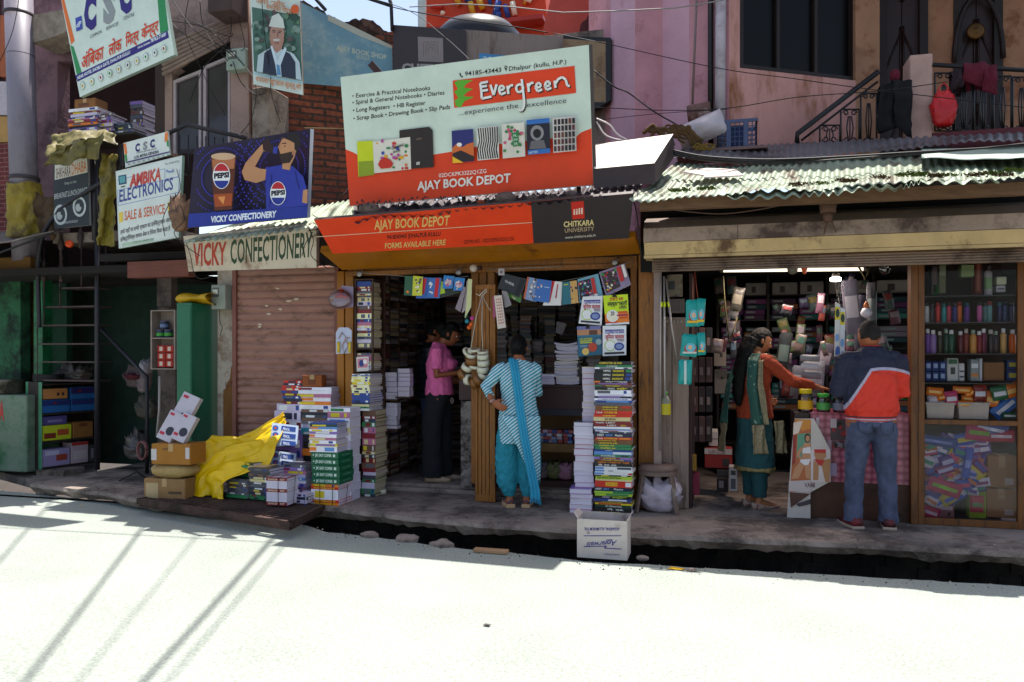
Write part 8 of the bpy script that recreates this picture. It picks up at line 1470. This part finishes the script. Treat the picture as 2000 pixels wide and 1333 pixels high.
# ==== people
def skinmat(n,c):return mat(n,c,.5,.08,14,.08,60,spec=.35)
HAIR=mat('black hair','#0a0707',.55,.4,40,.5,90,spec=.2,stretch=(3,3,.3))
class Person:
 def __init__(s,label,base,yaw,h,skin):
  s.t=thing('person',label,'person',base);s.k=h/1.6;s.b=Vector(base);s.M=Matrix.Rotation(R(yaw),3,'Z');s.skin=skin
 def W(s,p):return s.b+s.M@(Vector(p)*s.k)
 def tube(s,mb,pts,rad,n=16):
  s_=s.M@Vector((1,0,0));P_=[s.W(p)for p in pts];rr=[(r*s.k,r*s.k)if not isinstance(r,tuple)else(r[0]*s.k,r[1]*s.k)for r in rad]
  d=P_[-1]-P_[0];side=s_ if abs(d.normalized().dot(s_))<.8 else s.M@Vector((0,1,0));mb.tube(P_,rr,n,side=side)
 def head(s,mb,c,turn,tilt,scale=1.,grow=0.,only=None):
  """turn about z, tilt forward (degrees)"""
  Q=s.M@Matrix.Rotation(R(turn),3,'Z')@Matrix.Rotation(R(-tilt),3,'X');c=s.W(c);k=s.k*scale;n,m=44,34;rings=[]
  g=lambda v,w_:math.exp(-(v/w_)**2)
  for j in range(m+1):
   th=math.pi*(.012+.976*j/m);ring=[]
   for i in range(n):
    ph=2*math.pi*i/n;dx,dy,dz=math.sin(th)*math.cos(ph),math.sin(th)*math.sin(ph),-math.cos(th)
    x,y,z=.074*dx,(.09 if dy>0 else .1)*dy,.113*dz
    if dz<0:x*=1-.3*(-dz)**1.6;y=y*(1-.12*dz*dz)+.014*(-dz)if dy>0 else y*(1-.42*dz*dz)
    if dy>0:
     f=1 if grow==0 else 0
     y+=f*(.026*g(x,.0115)*(max(0,1-abs(z+.022)/.02)**.7*.9+.45*max(0,1-abs(z-.006)/.036))-.008*(g(x-.03,.016)+g(x+.03,.016))*g(z-.008,.014)+.005*g(z-.032,.012)*g(x,.05)+.008*g(x,.022)*g(z+.058,.009)-.004*g(x,.02)*g(z+.067,.003)-.004*g(x,.02)*g(z+.044,.006)+.009*g(x,.02)*g(z+.092,.014))
    if only and not only(x,y,z):r=.86
    else:r=1+grow
    ring.append(c+Q@(Vector((x,y,z))*r*k))
   rings.append(ring)
  mb.loft(rings);return Q,c,k
 def face(s,Q,c,k,brow='#140c0a'):
  for sx in(-1,1):
   e=MB();e.ball(c+Q@(Vector((sx*.031,.074,.008))*k),.0105*k,n=10);o=e.build('eye',ink('#c8c0b8'),s.t);e=MB();e.ball(c+Q@(Vector((sx*.031,.0815,.007))*k),.0052*k,n=8);e.build('iris',ink('#0c0808'),o)
   e=MB();e.tube([c+Q@(Vector((sx*a,b,z))*k)for a,b,z in((.015,.09,.027),(.03,.087,.031),(.047,.076,.026))],[.003*k,.0032*k,.0015*k],6);e.build('eyebrow',ink(brow),s.t)
  e=MB();e.tube([c+Q@(Vector((a,b,-.0635))*k)for a,b in((-.022,.079),(0,.0895),(.022,.079))],[.0015*k,.0035*k,.0015*k],6);e.build('lips',ink('#7a3a34'),s.t)
 def hand(s,mb,w_,d,nrm,thumb,curl=.5,L_=1.):
  """w_: wrist, d: direction of the fingers, nrm: palm normal (towards palm), thumb: side of thumb; all local"""
  d=Vector(d).normalized();nrm=Vector(nrm);nrm=(nrm-d*nrm.dot(d)).normalized();sd=d.cross(nrm);sd=sd if sd.dot(Vector(thumb))>0 else-sd;w_=Vector(w_);k=s.k*L_
  q=lambda p:s.W(p)
  rings=[]
  for t_,a,b in((-.03,.025,.021),(0,.024,.018),(.025,.033,.016),(.06,.039,.014),(.088,.036,.011)):
   c=w_+d*t_+nrm*.002;rings.append([q(c+sd*(a*math.cos(x))+nrm*(b*math.sin(x)))for x in[2*math.pi*i/16 for i in range(16)]])
  mb.loft(rings)
  for i,(o,l)in enumerate(((.027,.066),(.009,.075),(-.009,.07),(-.026,.054))):
   p=w_+d*.078+sd*o;dd=(d+sd*o*1.5).normalized();pts=[p];a=curl*(.35+.1*i)
   for seg in(.45,.32,.23):dd=(dd*math.cos(a)+nrm*math.sin(a)).normalized();p=p+dd*l*seg;pts.append(p);a=curl*.8
   mb.tube([q(x)for x in pts],[.0088*k,.0084*k,.0076*k,.0062*k],8)
  p=w_+d*.02+sd*.024;pts=[p,p+(d*.6+sd*.8+nrm*.2)*.03,p+(d*.8+sd*.55+nrm*.5)*.058,p+(d*.95+sd*.3+nrm*.6)*.078];mb.tube([q(x)for x in pts],[.012*k,.0098*k,.0088*k,.0065*k],8)
 def surf(s,mb,name,mt,voxel=.007,it=4,wr=0.,wsc=.12,parent=None):
  o=mb.build(name,mt,parent or s.t);md=o.modifiers.new('r','REMESH');md.mode='VOXEL';md.voxel_size=voxel;md.use_smooth_shade=True
  if it:md=o.modifiers.new('s','SMOOTH');md.iterations=it;md.factor=.5
  if wr:
   tx=bpy.data.textures.get(f'w{wsc}')or bpy.data.textures.new(f'w{wsc}','CLOUDS');tx.noise_scale=wsc;tx.noise_depth=3;md=o.modifiers.new('d','DISPLACE');md.texture=tx;md.strength=wr;md.texture_coords='LOCAL';md.mid_level=.5
  return o
 def torso(s,mb,w_=1.):
  s.tube(mb,[(0,0,.78),(0,0,.88),(0,0,1.02),(0,.01,1.18),(0,0,1.29),(0,-.005,1.345),(0,0,1.4)],[(.12*w_,.09),(.165*w_,.115),(.128*w_,.092),(.15*w_,.108),(.165*w_,.088),(.1,.06),(.05,.052)])
 def sheet(s,name,f,nu,nv,mt,th=.004,parent=None):
  q=MB();q.grid(lambda u,v:s.W(f(u,v)),nu,nv);return q.build(name,mt,parent or s.t,solid=th)
 def foot(s,mb,x,y,a=0.):
  c,q=math.cos(R(a)),math.sin(R(a));g=lambda dy,z:(x+q*dy,y+c*dy,z);s.tube(mb,[(x,y,.1),g(-.015,.05),g(.03,.042),g(.1,.03),g(.165,.02)],[.034,(.033,.03),(.038,.034),(.042,.02),(.028,.012)])
V=Vector
base=Z(1013,990,SL);p=Person('woman in striped turquoise tunic seen from behind, left hand on her hip',base,14,1.6,0);SK1=skinmat('warm brown skin','#96583a');HS=(0,.015,1.49)
b=MB();p.torso(b);p.tube(b,[(0,0,1.33),(0,.01,1.4),(0,.02,1.46)],[.058,.05,.05]);Q,c,k=p.head(b,HS,-12,12)
for sx in(-1,1):b.ball(c+Q@(V((sx*.076,-.004,-.004))*k),.011,.018,.028,8)
for x in(-.085,.075):p.tube(b,[(x,0,.84),(x,.01,.45),(x,0,.1)],[.09,.055,.033]);p.foot(b,x,0,8 if x>0 else-14)
SHL,ELL,WRL=(-.165,0,1.3),(-.31,-.01,1.12),(-.235,-.15,.99);SHR,ELR,WRR=(.16,0,1.3),(.17,.1,1.06),(.06,.27,1.07)
p.tube(b,[SHL,ELL,WRL],[.048,.038,.024]);p.tube(b,[SHR,ELR,WRR],[.048,.036,.024]);p.hand(b,WRL,(.75,-.05,-.45),(.2,1,.1),(0,0,1),.35);p.hand(b,WRR,(-.5,.5,0),(0,0,-1),(-1,0,0),.6)
p.surf(b,'body',SK1,.0065,3);p.face(Q,c,k)
hb=MB();p.head(hb,HS,-12,12,grow=.09,only=lambda x,y,z:(y<.035 and z>-.075)or z>.045);hb.ball(c+Q@(V((0,-.1,-.0))*k),.062,.045,.065,14);p.surf(hb,'hair',HAIR,.007,2,.012,.02)
STR=bpy.data.materials.new('turquoise fabric with white slanting stripes');STR.use_nodes=True;N=STR.node_tree.nodes;L=STR.node_tree.links;b_=N['Principled BSDF'];b_.inputs['Roughness'].default_value=.85;tc=N.new('ShaderNodeTexCoord');mp=N.new('ShaderNodeMapping');mp.inputs['Rotation'].default_value=(0,R(38),0)
wv=N.new('ShaderNodeTexWave');wv.bands_direction='Z';wv.inputs['Scale'].default_value=12.3;wv.inputs['Distortion'].default_value=.9;wv.inputs['Detail Scale'].default_value=2.2;r_=N.new('ShaderNodeValToRGB');r_.color_ramp.elements[0].position=.5;r_.color_ramp.elements[0].color=(*lin('#2a8fa6'),1);r_.color_ramp.elements[1].position=.66;r_.color_ramp.elements[1].color=(*lin('#c4d4d6'),1)
L.new(tc.outputs['Object'],mp.inputs[0]);L.new(mp.outputs[0],wv.inputs[0]);L.new(wv.outputs[0],r_.inputs[0]);L.new(r_.outputs[0],b_.inputs['Base Color'])
q=MB();p.tube(q,[(0,0,.6),(0,0,.72),(0,0,.88),(0,0,1.02),(0,0,1.18),(0,0,1.29),(0,-.005,1.345),(0,.0,1.37)],[(.19,.14),(.19,.14),(.185,.14),(.16,.12),(.178,.13),(.178,.1),(.125,.07),(.08,.06)]);p.tube(q,[(-.12,0,1.32),SHL,ELL,(-.265,-.1,1.045)],[.05,.062,.054,.043]);p.tube(q,[(.12,0,1.32),SHR,ELR,(.15,.16,1.05)],[.05,.06,.05,.042]);p.surf(q,'tunic',STR,.0075,3,.032,.08)
TQ=mat('plain turquoise fabric','#1f7f92',.85,.12,6,.2,40)
q=MB()
for x in(-.085,.08):p.tube(q,[(x*.8,0,.84),(x*1.2,.0,.62),(x*1.25,0,.4),(x*1.25,0,.24),(x*1.05,0,.15),(x,0,.1)],[(.1,.1),(.112,.085),(.115,.085),(.105,.085),.07,.042])
p.surf(q,'salwar',TQ,.008,3,.03,.06)
def kp(u,v):
 z=.86-.6*v;xl=-.17+.3*v**.8;x=xl+(.2-xl)*u;a=x/.2;y=-.15*math.sqrt(max(0,1-a*a*.7))-.03-.012*math.sin(u*14)*v;return V((x,y,z))
p.sheet('tunic_back_panel',kp,30,30,STR)
def dup_(u,v):
 pts=[V((-.03,.12,1.2)),V((-.055,.06,1.37)),V((-.05,-.06,1.385)),V((-.03,-.13,1.28)),V((-.005,-.16,1.1)),V((.02,-.17,.9)),V((.06,-.18,.65)),V((.11,-.175,.4)),V((.15,-.165,.2)),V((.155,-.16,.1))]
 s_=v*9;i=min(int(s_),8);q_=pts[i].lerp(pts[i+1],s_-i)+V((0,-.03*min(1,v*3),0));wd=.048-.01*math.sin(v*3);return q_+V(((u-.5)*2*wd,-.012*abs(math.sin(u*9)),.01*math.sin(u*5)))
o=p.sheet('dupatta',dup_,22,60,mat('bright blue chiffon','#2b8fb2',.8,.1,8,.2,50),.005)
q=MB()
for i in range(7):a=dup_(i/6,1);q.tube([p.W(a),p.W(a+V((.004,0,-.035)))],.005,5)
q.build('tassels',mat('bright blue chiffon','#2b8fb2'),o)
for x,a in((-.085,-14),(.075,8)):
 cc_,qq=math.cos(R(a)),math.sin(R(a));g=lambda dx,dy,z:p.W((x+qq*dy+cc_*dx,dy*cc_-qq*dx,z));q=MB();q.prism([g(-.04,-.07,-.002),g(.04,-.07,-.002),g(.052,.1,-.002),g(.03,.19,-.002),g(-.03,.19,-.002),g(-.052,.1,-.002)],(0,0,.035));o=q.build('sandal',mat('tan sandal sole','#b8946c',.7),p.t,bevel=.006);q=MB();q.tube([g(-.045,.06,.03),g(0,.07,.068),g(.045,.06,.03)],.011,6);q.tube([g(-.035,-.03,.03),g(0,-.055,.07),g(.035,-.03,.03)],.005,6);q.build('strap',mat('blue strap','#2a3a6a',.6),o)
q=MB();q.lathe(p.W(WRL),[(.03,-.006),(.034,0),(.03,.006)],16,axis=(p.M@(V(WRL)-V(ELL))),cap=False);q.build('bangle',mat('silver bangle','#b8b0a8',.3,metal=.9),p.t)
base=Z(858,938,STZ);base.z=STZ;p=Person('woman in pink shirt and wide black trousers reading, standing in the doorway',base,-78,1.7,0);SK2_=skinmat('brown skin','#8a4f34');HS=(0,.11,1.47)
b=MB();p.torso(b);p.tube(b,[(0,0,1.32),(0,.03,1.38),(0,.08,1.44)],[.056,.048,.048]);Q,c,k=p.head(b,HS,-4,24)
for sx in(-1,1):b.ball(c+Q@(V((sx*.076,-.004,-.004))*k),.018,.018,.026,8)
for x,y in((-.08,.02),(.08,-.06)):p.tube(b,[(x,0,.84),(x,y+.01,.45),(x,y,.1)],[.09,.055,.033]);p.foot(b,x,y)
for sx in(-1,1):A_,B_,C_=(sx*.165,.0,1.29),(sx*.185,-.0,1.06),(sx*.1,.235,1.09);p.tube(b,[A_,B_,C_],[.048,.038,.024]);p.hand(b,C_,(-sx*.2,1,.15),(-sx*.4,0,.9),(0,0,1),.6)
p.surf(b,'body',SK2_,.0065,3);p.face(Q,c,k)
hb=MB();p.head(hb,HS,-4,24,grow=.1,only=lambda x,y,z:(y<.03 and z>-.06)or z>.04);hb.ball(c+Q@(V((0,-.1,.02))*k),.065,.05,.07,14);hb.ball(c+Q@(V((0,-.02,.085))*k),.06,.08,.045,14);p.surf(hb,'hair',HAIR,.007,2,.014,.02)
PKM=mat('pink cotton','#d8649a',.85,.08,6,.2,40)
q=MB();p.tube(q,[(0,0,.86),(0,0,.92),(0,0,1.02),(0,.012,1.18),(0,.0,1.29),(0,-.005,1.345),(0,.0,1.38)],[(.172,.14),(.175,.14),(.16,.125),(.172,.145),(.178,.105),(.12,.07),(.07,.062)])
for sx in(-1,1):p.tube(q,[(sx*.1,0,1.32),(sx*.165,0,1.3),(sx*.188,-.0,1.12)],[.05,.064,.058]);q.ball(p.W((sx*.07,.11,1.17)),.07,.07,.07,12)
p.surf(q,'shirt',PKM,.0075,3,.034,.075)
q=MB()
for x,y in((-.08,.02),(.08,-.06)):p.tube(q,[(x*.9,0,.88),(x,y,.6),(x,y,.35),(x,y,.045)],[(.1,.115),(.09,.105),(.09,.1),(.095,.11)])
p.tube(q,[(0,0,.82),(0,0,.93)],[(.168,.13),(.16,.125)]);o=p.surf(q,'trousers',mat('navy black cloth','#12131c',.9,.2,8),.008,4,.02,.12)
pn=wallpanel(base.y-.13);pn.disc(883,783,3.5,6,'#6a4a3a',12);pn.disc(883,783,2.4,4.5,'#1c1c2c',10);pn.mb.build('crest',pn.mats,o)
for x,y in((-.08,.02),(.08,-.06)):
 q=MB();g=lambda dx,dy,z:p.W((x+dx,y+dy,z));rings=[[g(a*.045*w_,dy,z)for a,z in((-1,.0),(-1,.03),(-.6,.03+h),(.6,.03+h),(1,.03),(1,.0))]for dy,w_,h in((-.07,.7,.03),(-.03,.9,.04),(.06,1,.03),(.14,.95,.012),(.19,.5,.0))];q.loft(rings);q.build('shoe',mat('beige flat shoe','#a08a74',.7),p.t)
q=MB();q.obox(p.W((0,.3,1.13)),p.M@V((.2,0,0)),p.M@V((0,.14,.05)),(0,-.002,.004));q.build('paper_sheet',ink('#4a4448'),label='grey sheet held in both hands by the woman in pink',cat='paper')
base=Z(838,928,STZ);base.z=STZ;base.y+=.05;p=Person('man in dark quilted jacket and blue jeans behind the woman in pink',base,-70,1.72,0);HS=(0,.05,1.49)
b=MB();p.torso(b);p.tube(b,[(0,0,1.32),(0,.02,1.4),(0,.04,1.46)],[.06,.054,.054]);Q,c,k=p.head(b,HS,0,14)
for sx in(-1,1):b.ball(c+Q@(V((sx*.078,-.004,-.004))*k),.018,.018,.028,8);A_,B_,C_=(sx*.18,0,1.3),(sx*.2,.0,1.04),(sx*.13,.2,.98);p.tube(b,[A_,B_,C_],[.05,.04,.026]);p.hand(b,C_,(-sx*.2,1,0),(-sx,0,.2),(0,0,1),.6);p.tube(b,[(sx*.085,0,.84),(sx*.09,.01,.45),(sx*.09,0,.1)],[.09,.055,.035]);p.foot(b,sx*.09,0)
p.surf(b,'body',SK2_,.0075,3);p.face(Q,c,k);hb=MB();p.head(hb,HS,0,14,grow=.07,only=lambda x,y,z:(y<.02 and z>-.05)or z>.05);p.surf(hb,'hair',HAIR,.008,2,.01,.02)
q=MB();p.tube(q,[(0,0,.8),(0,0,.88),(0,0,1.02),(0,0,1.18),(0,0,1.3),(0,0,1.38)],[(.2,.15),(.2,.15),(.19,.145),(.2,.15),(.19,.11),(.08,.07)])
for sx in(-1,1):p.tube(q,[(sx*.12,0,1.32),(sx*.18,0,1.3),(sx*.2,0,1.04),(sx*.145,.16,.99)],[.06,.075,.066,.05])
p.surf(q,'jacket',stripes('quilted dark nylon','#1c1e28','#101118','Z',4.5,.3,.5,bump=.5),.009,4,.02,.1)
q=MB()
for sx in(-1,1):p.tube(q,[(sx*.08,0,.86),(sx*.088,.01,.46),(sx*.09,0,.06)],[.115,.08,.07])
p.surf(q,'jeans',mat('dark blue denim','#22304e',.9,.2,20),.009,3,.02,.07)
for sx in(-1,1):q=MB();q.obox(p.W((sx*.09,.04,.035)),p.M@V((.09,0,0)),p.M@V((0,.27,0)),(0,0,.07));q.build('shoe',mat('grey canvas shoe','#5a5654',.8),p.t,bevel=.02,seg=2)
base=Z(1474,990,SL);p=Person('smiling woman with rust cardigan and green shawl reaching over the counter',base,-62,1.68,0);SK3=skinmat('light brown skin','#9a6240');HS=(0,.06,1.48)
b=MB();p.torso(b);p.tube(b,[(0,0,1.32),(0,.02,1.39),(0,.045,1.45)],[.054,.047,.047]);Q,c,k=p.head(b,HS,-16,20)
for sx in(-1,1):b.ball(c+Q@(V((sx*.075,-.004,-.004))*k),.015,.018,.026,8);p.tube(b,[(sx*.085,0,.84),(sx*.085,.01,.45),(sx*.08,0,.1)],[.09,.055,.033]);p.foot(b,sx*.08,0)
RS,RE,RW=(.165,.02,1.3),(.24,.21,1.13),(.295,.44,1.075);LS,LE,LW=(-.165,0,1.3),(-.19,.02,1.06),(-.06,.1,.93)
p.tube(b,[RS,RE,RW],[.048,.038,.024]);p.tube(b,[LS,LE,LW],[.048,.038,.024]);p.hand(b,RW,(.25,1,-.22),(0,-.2,-1),(-1,0,0),.75);p.hand(b,LW,(.2,1,0),(1,0,0),(0,0,1),.6)
p.surf(b,'body',SK3,.0062,3);p.face(Q,c,k)
hb=MB();p.head(hb,HS,-16,20,grow=.085,only=lambda x,y,z:(y<.02 and z>-.06)or z>.05);p.tube(hb,[(0,-.03,1.5),(0,-.09,1.4),(-.02,-.14,1.2),(-.03,-.15,1.0),(-.03,-.14,.9)],[(.085,.065),(.1,.055),(.095,.045),(.075,.035),(.03,.02)]);p.surf(hb,'hair',HAIR,.007,2,.012,.02)
q=MB();p.tube(q,[(0,0,.79),(0,0,.88),(0,0,1.02),(0,.0,1.18),(0,0,1.29),(0,-.005,1.345),(0,0,1.38)],[(.19,.145),(.185,.14),(.155,.12),(.175,.135),(.18,.105),(.12,.07),(.065,.06)])
p.tube(q,[(.1,0,1.32),RS,RE,(.285,.4,1.085)],[.05,.062,.052,.04]);p.tube(q,[(-.1,0,1.32),LS,LE,(-.09,.08,.96)],[.05,.062,.052,.04]);p.surf(q,'cardigan',mat('rust knit','#8c3318',.9,.1,10,.3,80),.0075,3,.034,.08)
DT=mat('deep teal cotton','#1c4448',.9,.15,6)
q=MB();p.tube(q,[(0,0,.34),(0,0,.55),(0,0,.8),(0,0,.9)],[(.21,.16),(.2,.15),(.18,.135),(.15,.11)]);p.surf(q,'kurta',DT,.009,4,.03,.09)
q=MB();p.tube(q,[(0,0,.335),(0,0,.37)],[(.214,.165),(.213,.164)],24);p.surf(q,'hem_band',mat('dull gold trim','#7a6c44',.5,.2,30,metal=.2),.008,2,.03,.09)
q=MB()
for sx in(-1,1):p.tube(q,[(sx*.08,0,.8),(sx*.08,0,.45),(sx*.08,0,.1)],[.1,.085,.06])
p.surf(q,'trousers',DT,.009,3,.02,.07)
GRN=bpy.data.materials.new('green dotted shawl');GRN.use_nodes=True;N=GRN.node_tree.nodes;L=GRN.node_tree.links;b_=N['Principled BSDF'];b_.inputs['Roughness'].default_value=.75;tc=N.new('ShaderNodeTexCoord');vo=N.new('ShaderNodeTexVoronoi');vo.inputs['Scale'].default_value=22;r_=N.new('ShaderNodeValToRGB');r_.color_ramp.elements[0].position=.14;r_.color_ramp.elements[0].color=(*lin('#8a9a88'),1);r_.color_ramp.elements[1].position=.2;r_.color_ramp.elements[1].color=(*lin('#1f4a40'),1);L.new(tc.outputs['Object'],vo.inputs['Vector']);L.new(vo.outputs[0],r_.inputs[0]);L.new(r_.outputs[0],b_.inputs['Base Color'])
GLD=mat('silver gold brocade','#8a7c60',.5,.4,45,.4,120,metal=.25)
def strip(pts,wd,ax):
 def f(u,v):
  s_=v*(len(pts)-1);i=min(int(s_),len(pts)-2);a=V(pts[i]).lerp(V(pts[i+1]),s_-i);return a+V(ax)*((u-.5)*2*wd)+V((.014*math.sin(u*10+v*3),0,0))+V(noise.noise_vector(V((u*3,v*6,wd*50))))*.012
 return f
A_=[(.12,.1,1.2),(.1,.06,1.34),(.1,-.03,1.37),(.15,-.1,1.3),(.17,-.12,1.1),(.19,-.1,.9),(.2,-.08,.75)];B_=A_[-1:]+[(.205,-.08,.65),(.21,-.07,.5)]
f1=strip(A_,.06,(.35,.9,0));o=p.sheet('shawl',f1,14,50,GRN);p.sheet('shawl_end',strip(B_,.062,(.35,.9,0)),14,16,GLD,parent=o)
p.sheet('shawl_border',lambda u,v:f1(.84+u*.3,v)+V((.012,0,0)),6,50,GLD,parent=o)
p.sheet('shawl_end',strip([(.2,.12,.78),(.22,.13,.5)],.05,(.3,.9,0)),10,14,GLD,parent=o)
A2_=[(-.1,.08,1.25),(-.12,.0,1.36),(-.13,-.1,1.3),(-.1,-.2,1.1),(-.08,-.24,.9),(-.06,-.27,.75)];o=p.sheet('shawl',strip(A2_,.1,(.9,-.2,0)),18,40,GRN);p.sheet('shawl_end',strip([A2_[-1],(-.05,-.29,.6),(-.05,-.3,.5)],.115,(.9,-.2,0)),14,16,GLD,parent=o)
for sx in(-1,1):
 x,y=sx*.08,0;q=MB();g=lambda dx,dy,z:p.W((x+dx,y+dy,z));q.loft([[g(a*.043*w_,dy,z)for a,z in((-1,.0),(-1,.02),(-.7,.02+h),(.7,.02+h),(1,.02),(1,.0))]for dy,w_,h in((-.07,.7,.035),(-.03,.9,.03),(.06,1,.012),(.13,.95,.015),(.19,.4,.0))]);q.build('shoe',mat('beaded flat shoe','#a89080',.5,.5,40,dirt='#6a2a28',dscale=30),p.t)
base=Z(1701,1031,SL);p=Person('man in navy and red sports jacket seen from behind at the counter',base,6,1.7,0);HS=(-.01,.02,1.49)
b=MB();p.torso(b,1.1);p.tube(b,[(0,0,1.32),(0,.01,1.4),(0,.015,1.46)],[.064,.058,.058]);Q,c,k=p.head(b,HS,10,10,1.04)
for sx in(-1,1):b.ball(c+Q@(V((sx*.078,-.006,-.008))*k),.013,.014,.03,8)
EX=(.13,-.13)
ARM=[]
for sx in(-1,1):
 A_,B_,C_=(sx*.195,0,1.3),(sx*.235,.03,1.05),(sx*.14,.25,1.0);ARM.append((A_,B_,C_));p.tube(b,[A_,B_,C_],[.055,.043,.027]);p.hand(b,C_,(-sx*.3,1,.1),(-sx*.3,0,-1),(-sx,0,0),.6);p.tube(b,[(sx*.09,0,.84),(sx*.115,.015,.45),(sx*.13,0,.1)],[.095,.06,.037]);p.foot(b,sx*.13,0,sx*12)
p.surf(b,'body',SK1,.0068,3);p.face(Q,c,k);hb=MB();p.head(hb,HS,10,10,1.04,.03,only=lambda x,y,z:(y<.01 and z>-.035-.02*(abs(x)<.03))or z>.06);p.surf(hb,'hair',mat('cropped dark hair','#1c1413',.8,.4,60,.4,200,dirt='#4a3026',dscale=9,damt=.35),.006,1,.006,.012)
JK=bpy.data.materials.new('navy and red jacket cloth');JK.use_nodes=True;N=JK.node_tree.nodes;L=JK.node_tree.links;b_=N['Principled BSDF'];b_.inputs['Roughness'].default_value=.75;tc=N.new('ShaderNodeTexCoord');sx_=N.new('ShaderNodeSeparateXYZ');L.new(tc.outputs['Object'],sx_.inputs[0])
def MT(op,a,b2=None,c2=None):
 m_=N.new('ShaderNodeMath');m_.operation=op
 for i,v in enumerate((a,b2,c2)):
  if v is None:continue
  if isinstance(v,(int,float)):m_.inputs[i].default_value=v
  else:L.new(v,m_.inputs[i])
 return m_.outputs[0]
X_,Z_=sx_.outputs[0],sx_.outputs[2]
d1_=MT('SUBTRACT',MT('SUBTRACT',1.325,MT('MULTIPLY',MT('MULTIPLY',MT('SUBTRACT',X_,.08),MT('SUBTRACT',X_,.08)),.9)),Z_);d2_=MT('SUBTRACT',X_,MT('ADD',-.2,MT('MULTIPLY',MT('SUBTRACT',Z_,1.02),.58)));dm=MT('MINIMUM',d1_,d2_)
r_=N.new('ShaderNodeValToRGB');r_.color_ramp.interpolation='CONSTANT';e=r_.color_ramp.elements;e[0].color=(*lin('#1a1c34'),1);e[1].position=.5;e[1].color=(*lin('#a8a0b4'),1);x_=e.new(.52);x_.color=(*lin('#d0301a'),1);L.new(MT('ADD',dm,.5),r_.inputs[0])
r2=N.new('ShaderNodeValToRGB');r2.color_ramp.interpolation='CONSTANT';e=r2.color_ramp.elements;e[0].color=(*lin('#1a1c34'),1);e[1].position=.2;e[1].color=(*lin('#a8a0b0'),1)
for pos,h_ in((.35,'#b02a24'),(.5,'#a8a0b0'),(.65,'#b02a24'),(.8,'#1a1c34')):x_=e.new(pos);x_.color=(*lin(h_),1)
L.new(MT('DIVIDE',MT('SUBTRACT',Z_,.86),.07),r2.inputs[0]);mx=N.new('ShaderNodeMix');mx.data_type='RGBA';L.new(MT('LESS_THAN',Z_,.925),mx.inputs[0]);L.new(r_.outputs[0],mx.inputs[6]);L.new(r2.outputs[0],mx.inputs[7]);L.new(mx.outputs[2],b_.inputs['Base Color'])
q=MB();p.tube(q,[(0,0,.83),(0,0,.86),(0,0,.92),(0,0,1.05),(0,0,1.18),(0,0,1.3),(0,-.005,1.36),(0,0,1.4)],[(.18,.135),(.185,.14),(.2,.155),(.2,.15),(.2,.15),(.205,.12),(.14,.085),(.075,.07)])
for A_,B_,C_ in ARM:sx=1 if A_[0]>0 else-1;p.tube(q,[(sx*.12,0,1.32),A_,B_,(sx*.15,.22,1.005)],[.06,.074,.066,.046])
p.surf(q,'jacket',JK,.0075,3,.042,.085)
q=MB();p.tube(q,[(0,.0,1.375),(0,.0,1.41)],[(.078,.075),(.07,.068)],20);q.build('collar',mat('navy collar','#1a1c34',.8),p.t);q=MB();q.tube([p.W((.072*math.cos(a),.07*math.sin(a),1.412))for a in[2*math.pi*i/20 for i in range(21)]],.004,5);q.build('collar_piping',mat('red piping','#b02a24',.7),p.t)
DN=mat('grey blue denim','#4a5068',.9,.12,14,.25,120,dirt='#383e54',dscale=5)
q=MB();p.tube(q,[(0,-.01,.78),(0,0,.87)],[(.165,.125),(.16,.12)])
for sx in(-1,1):p.tube(q,[(sx*.085,-.01,.82),(sx*.1,.0,.62),(sx*.115,.012,.42),(sx*.128,.0,.2),(sx*.13,.0,.05)],[(.095,.115),(.09,.095),(.073,.077),(.068,.07),(.072,.08)]);q.ball(p.W((sx*.08,-.07,.78)),.08,.06,.09,12)
o=p.surf(q,'jeans',DN,.0078,4,.03,.09)
q=MB()
for sx in(-1,1):q.tube([p.W((sx*a,y,z))for a,y,z in((.03,-.139,.82),(.03,-.15,.76),(.06,-.152,.735),(.1,-.146,.745),(.125,-.128,.77),(.13,-.115,.82))],.0022,4)
q.build('pocket_seams',mat('seam','#262c42',.9),o)
for sx in(-1,1):
 a=-sx*12;cc_,qq=math.cos(R(sx*12)),math.sin(R(sx*12));x=sx*.13;g=lambda dx,dy,z:p.W((x+qq*dy+cc_*dx,dy*cc_-qq*dx,z))
 q=MB();q.loft([[g(a_*.048*w_,dy,z)for a_,z in((-1,.025),(-1,.05),(-.7,.05+h),(.7,.05+h),(1,.05),(1,.025))]for dy,w_,h in((-.085,.75,.03),(-.05,.95,.04),(.05,1,.03),(.13,.98,.005),(.2,.6,-.015))]);o=q.build('sneaker',mat('red black sneaker','#6a1c20',.6,.4,14,dirt='#1a1216',dscale=8),p.t);q=MB();q.prism([g(-.05,-.09,-.002),g(.05,-.09,-.002),g(.055,.1,-.002),(g(.03,.21,-.002)),g(-.03,.21,-.002),g(-.055,.1,-.002)],(0,0,.028));q.build('sole',mat('cream rubber','#a08c7c',.7),o,bevel=.008)
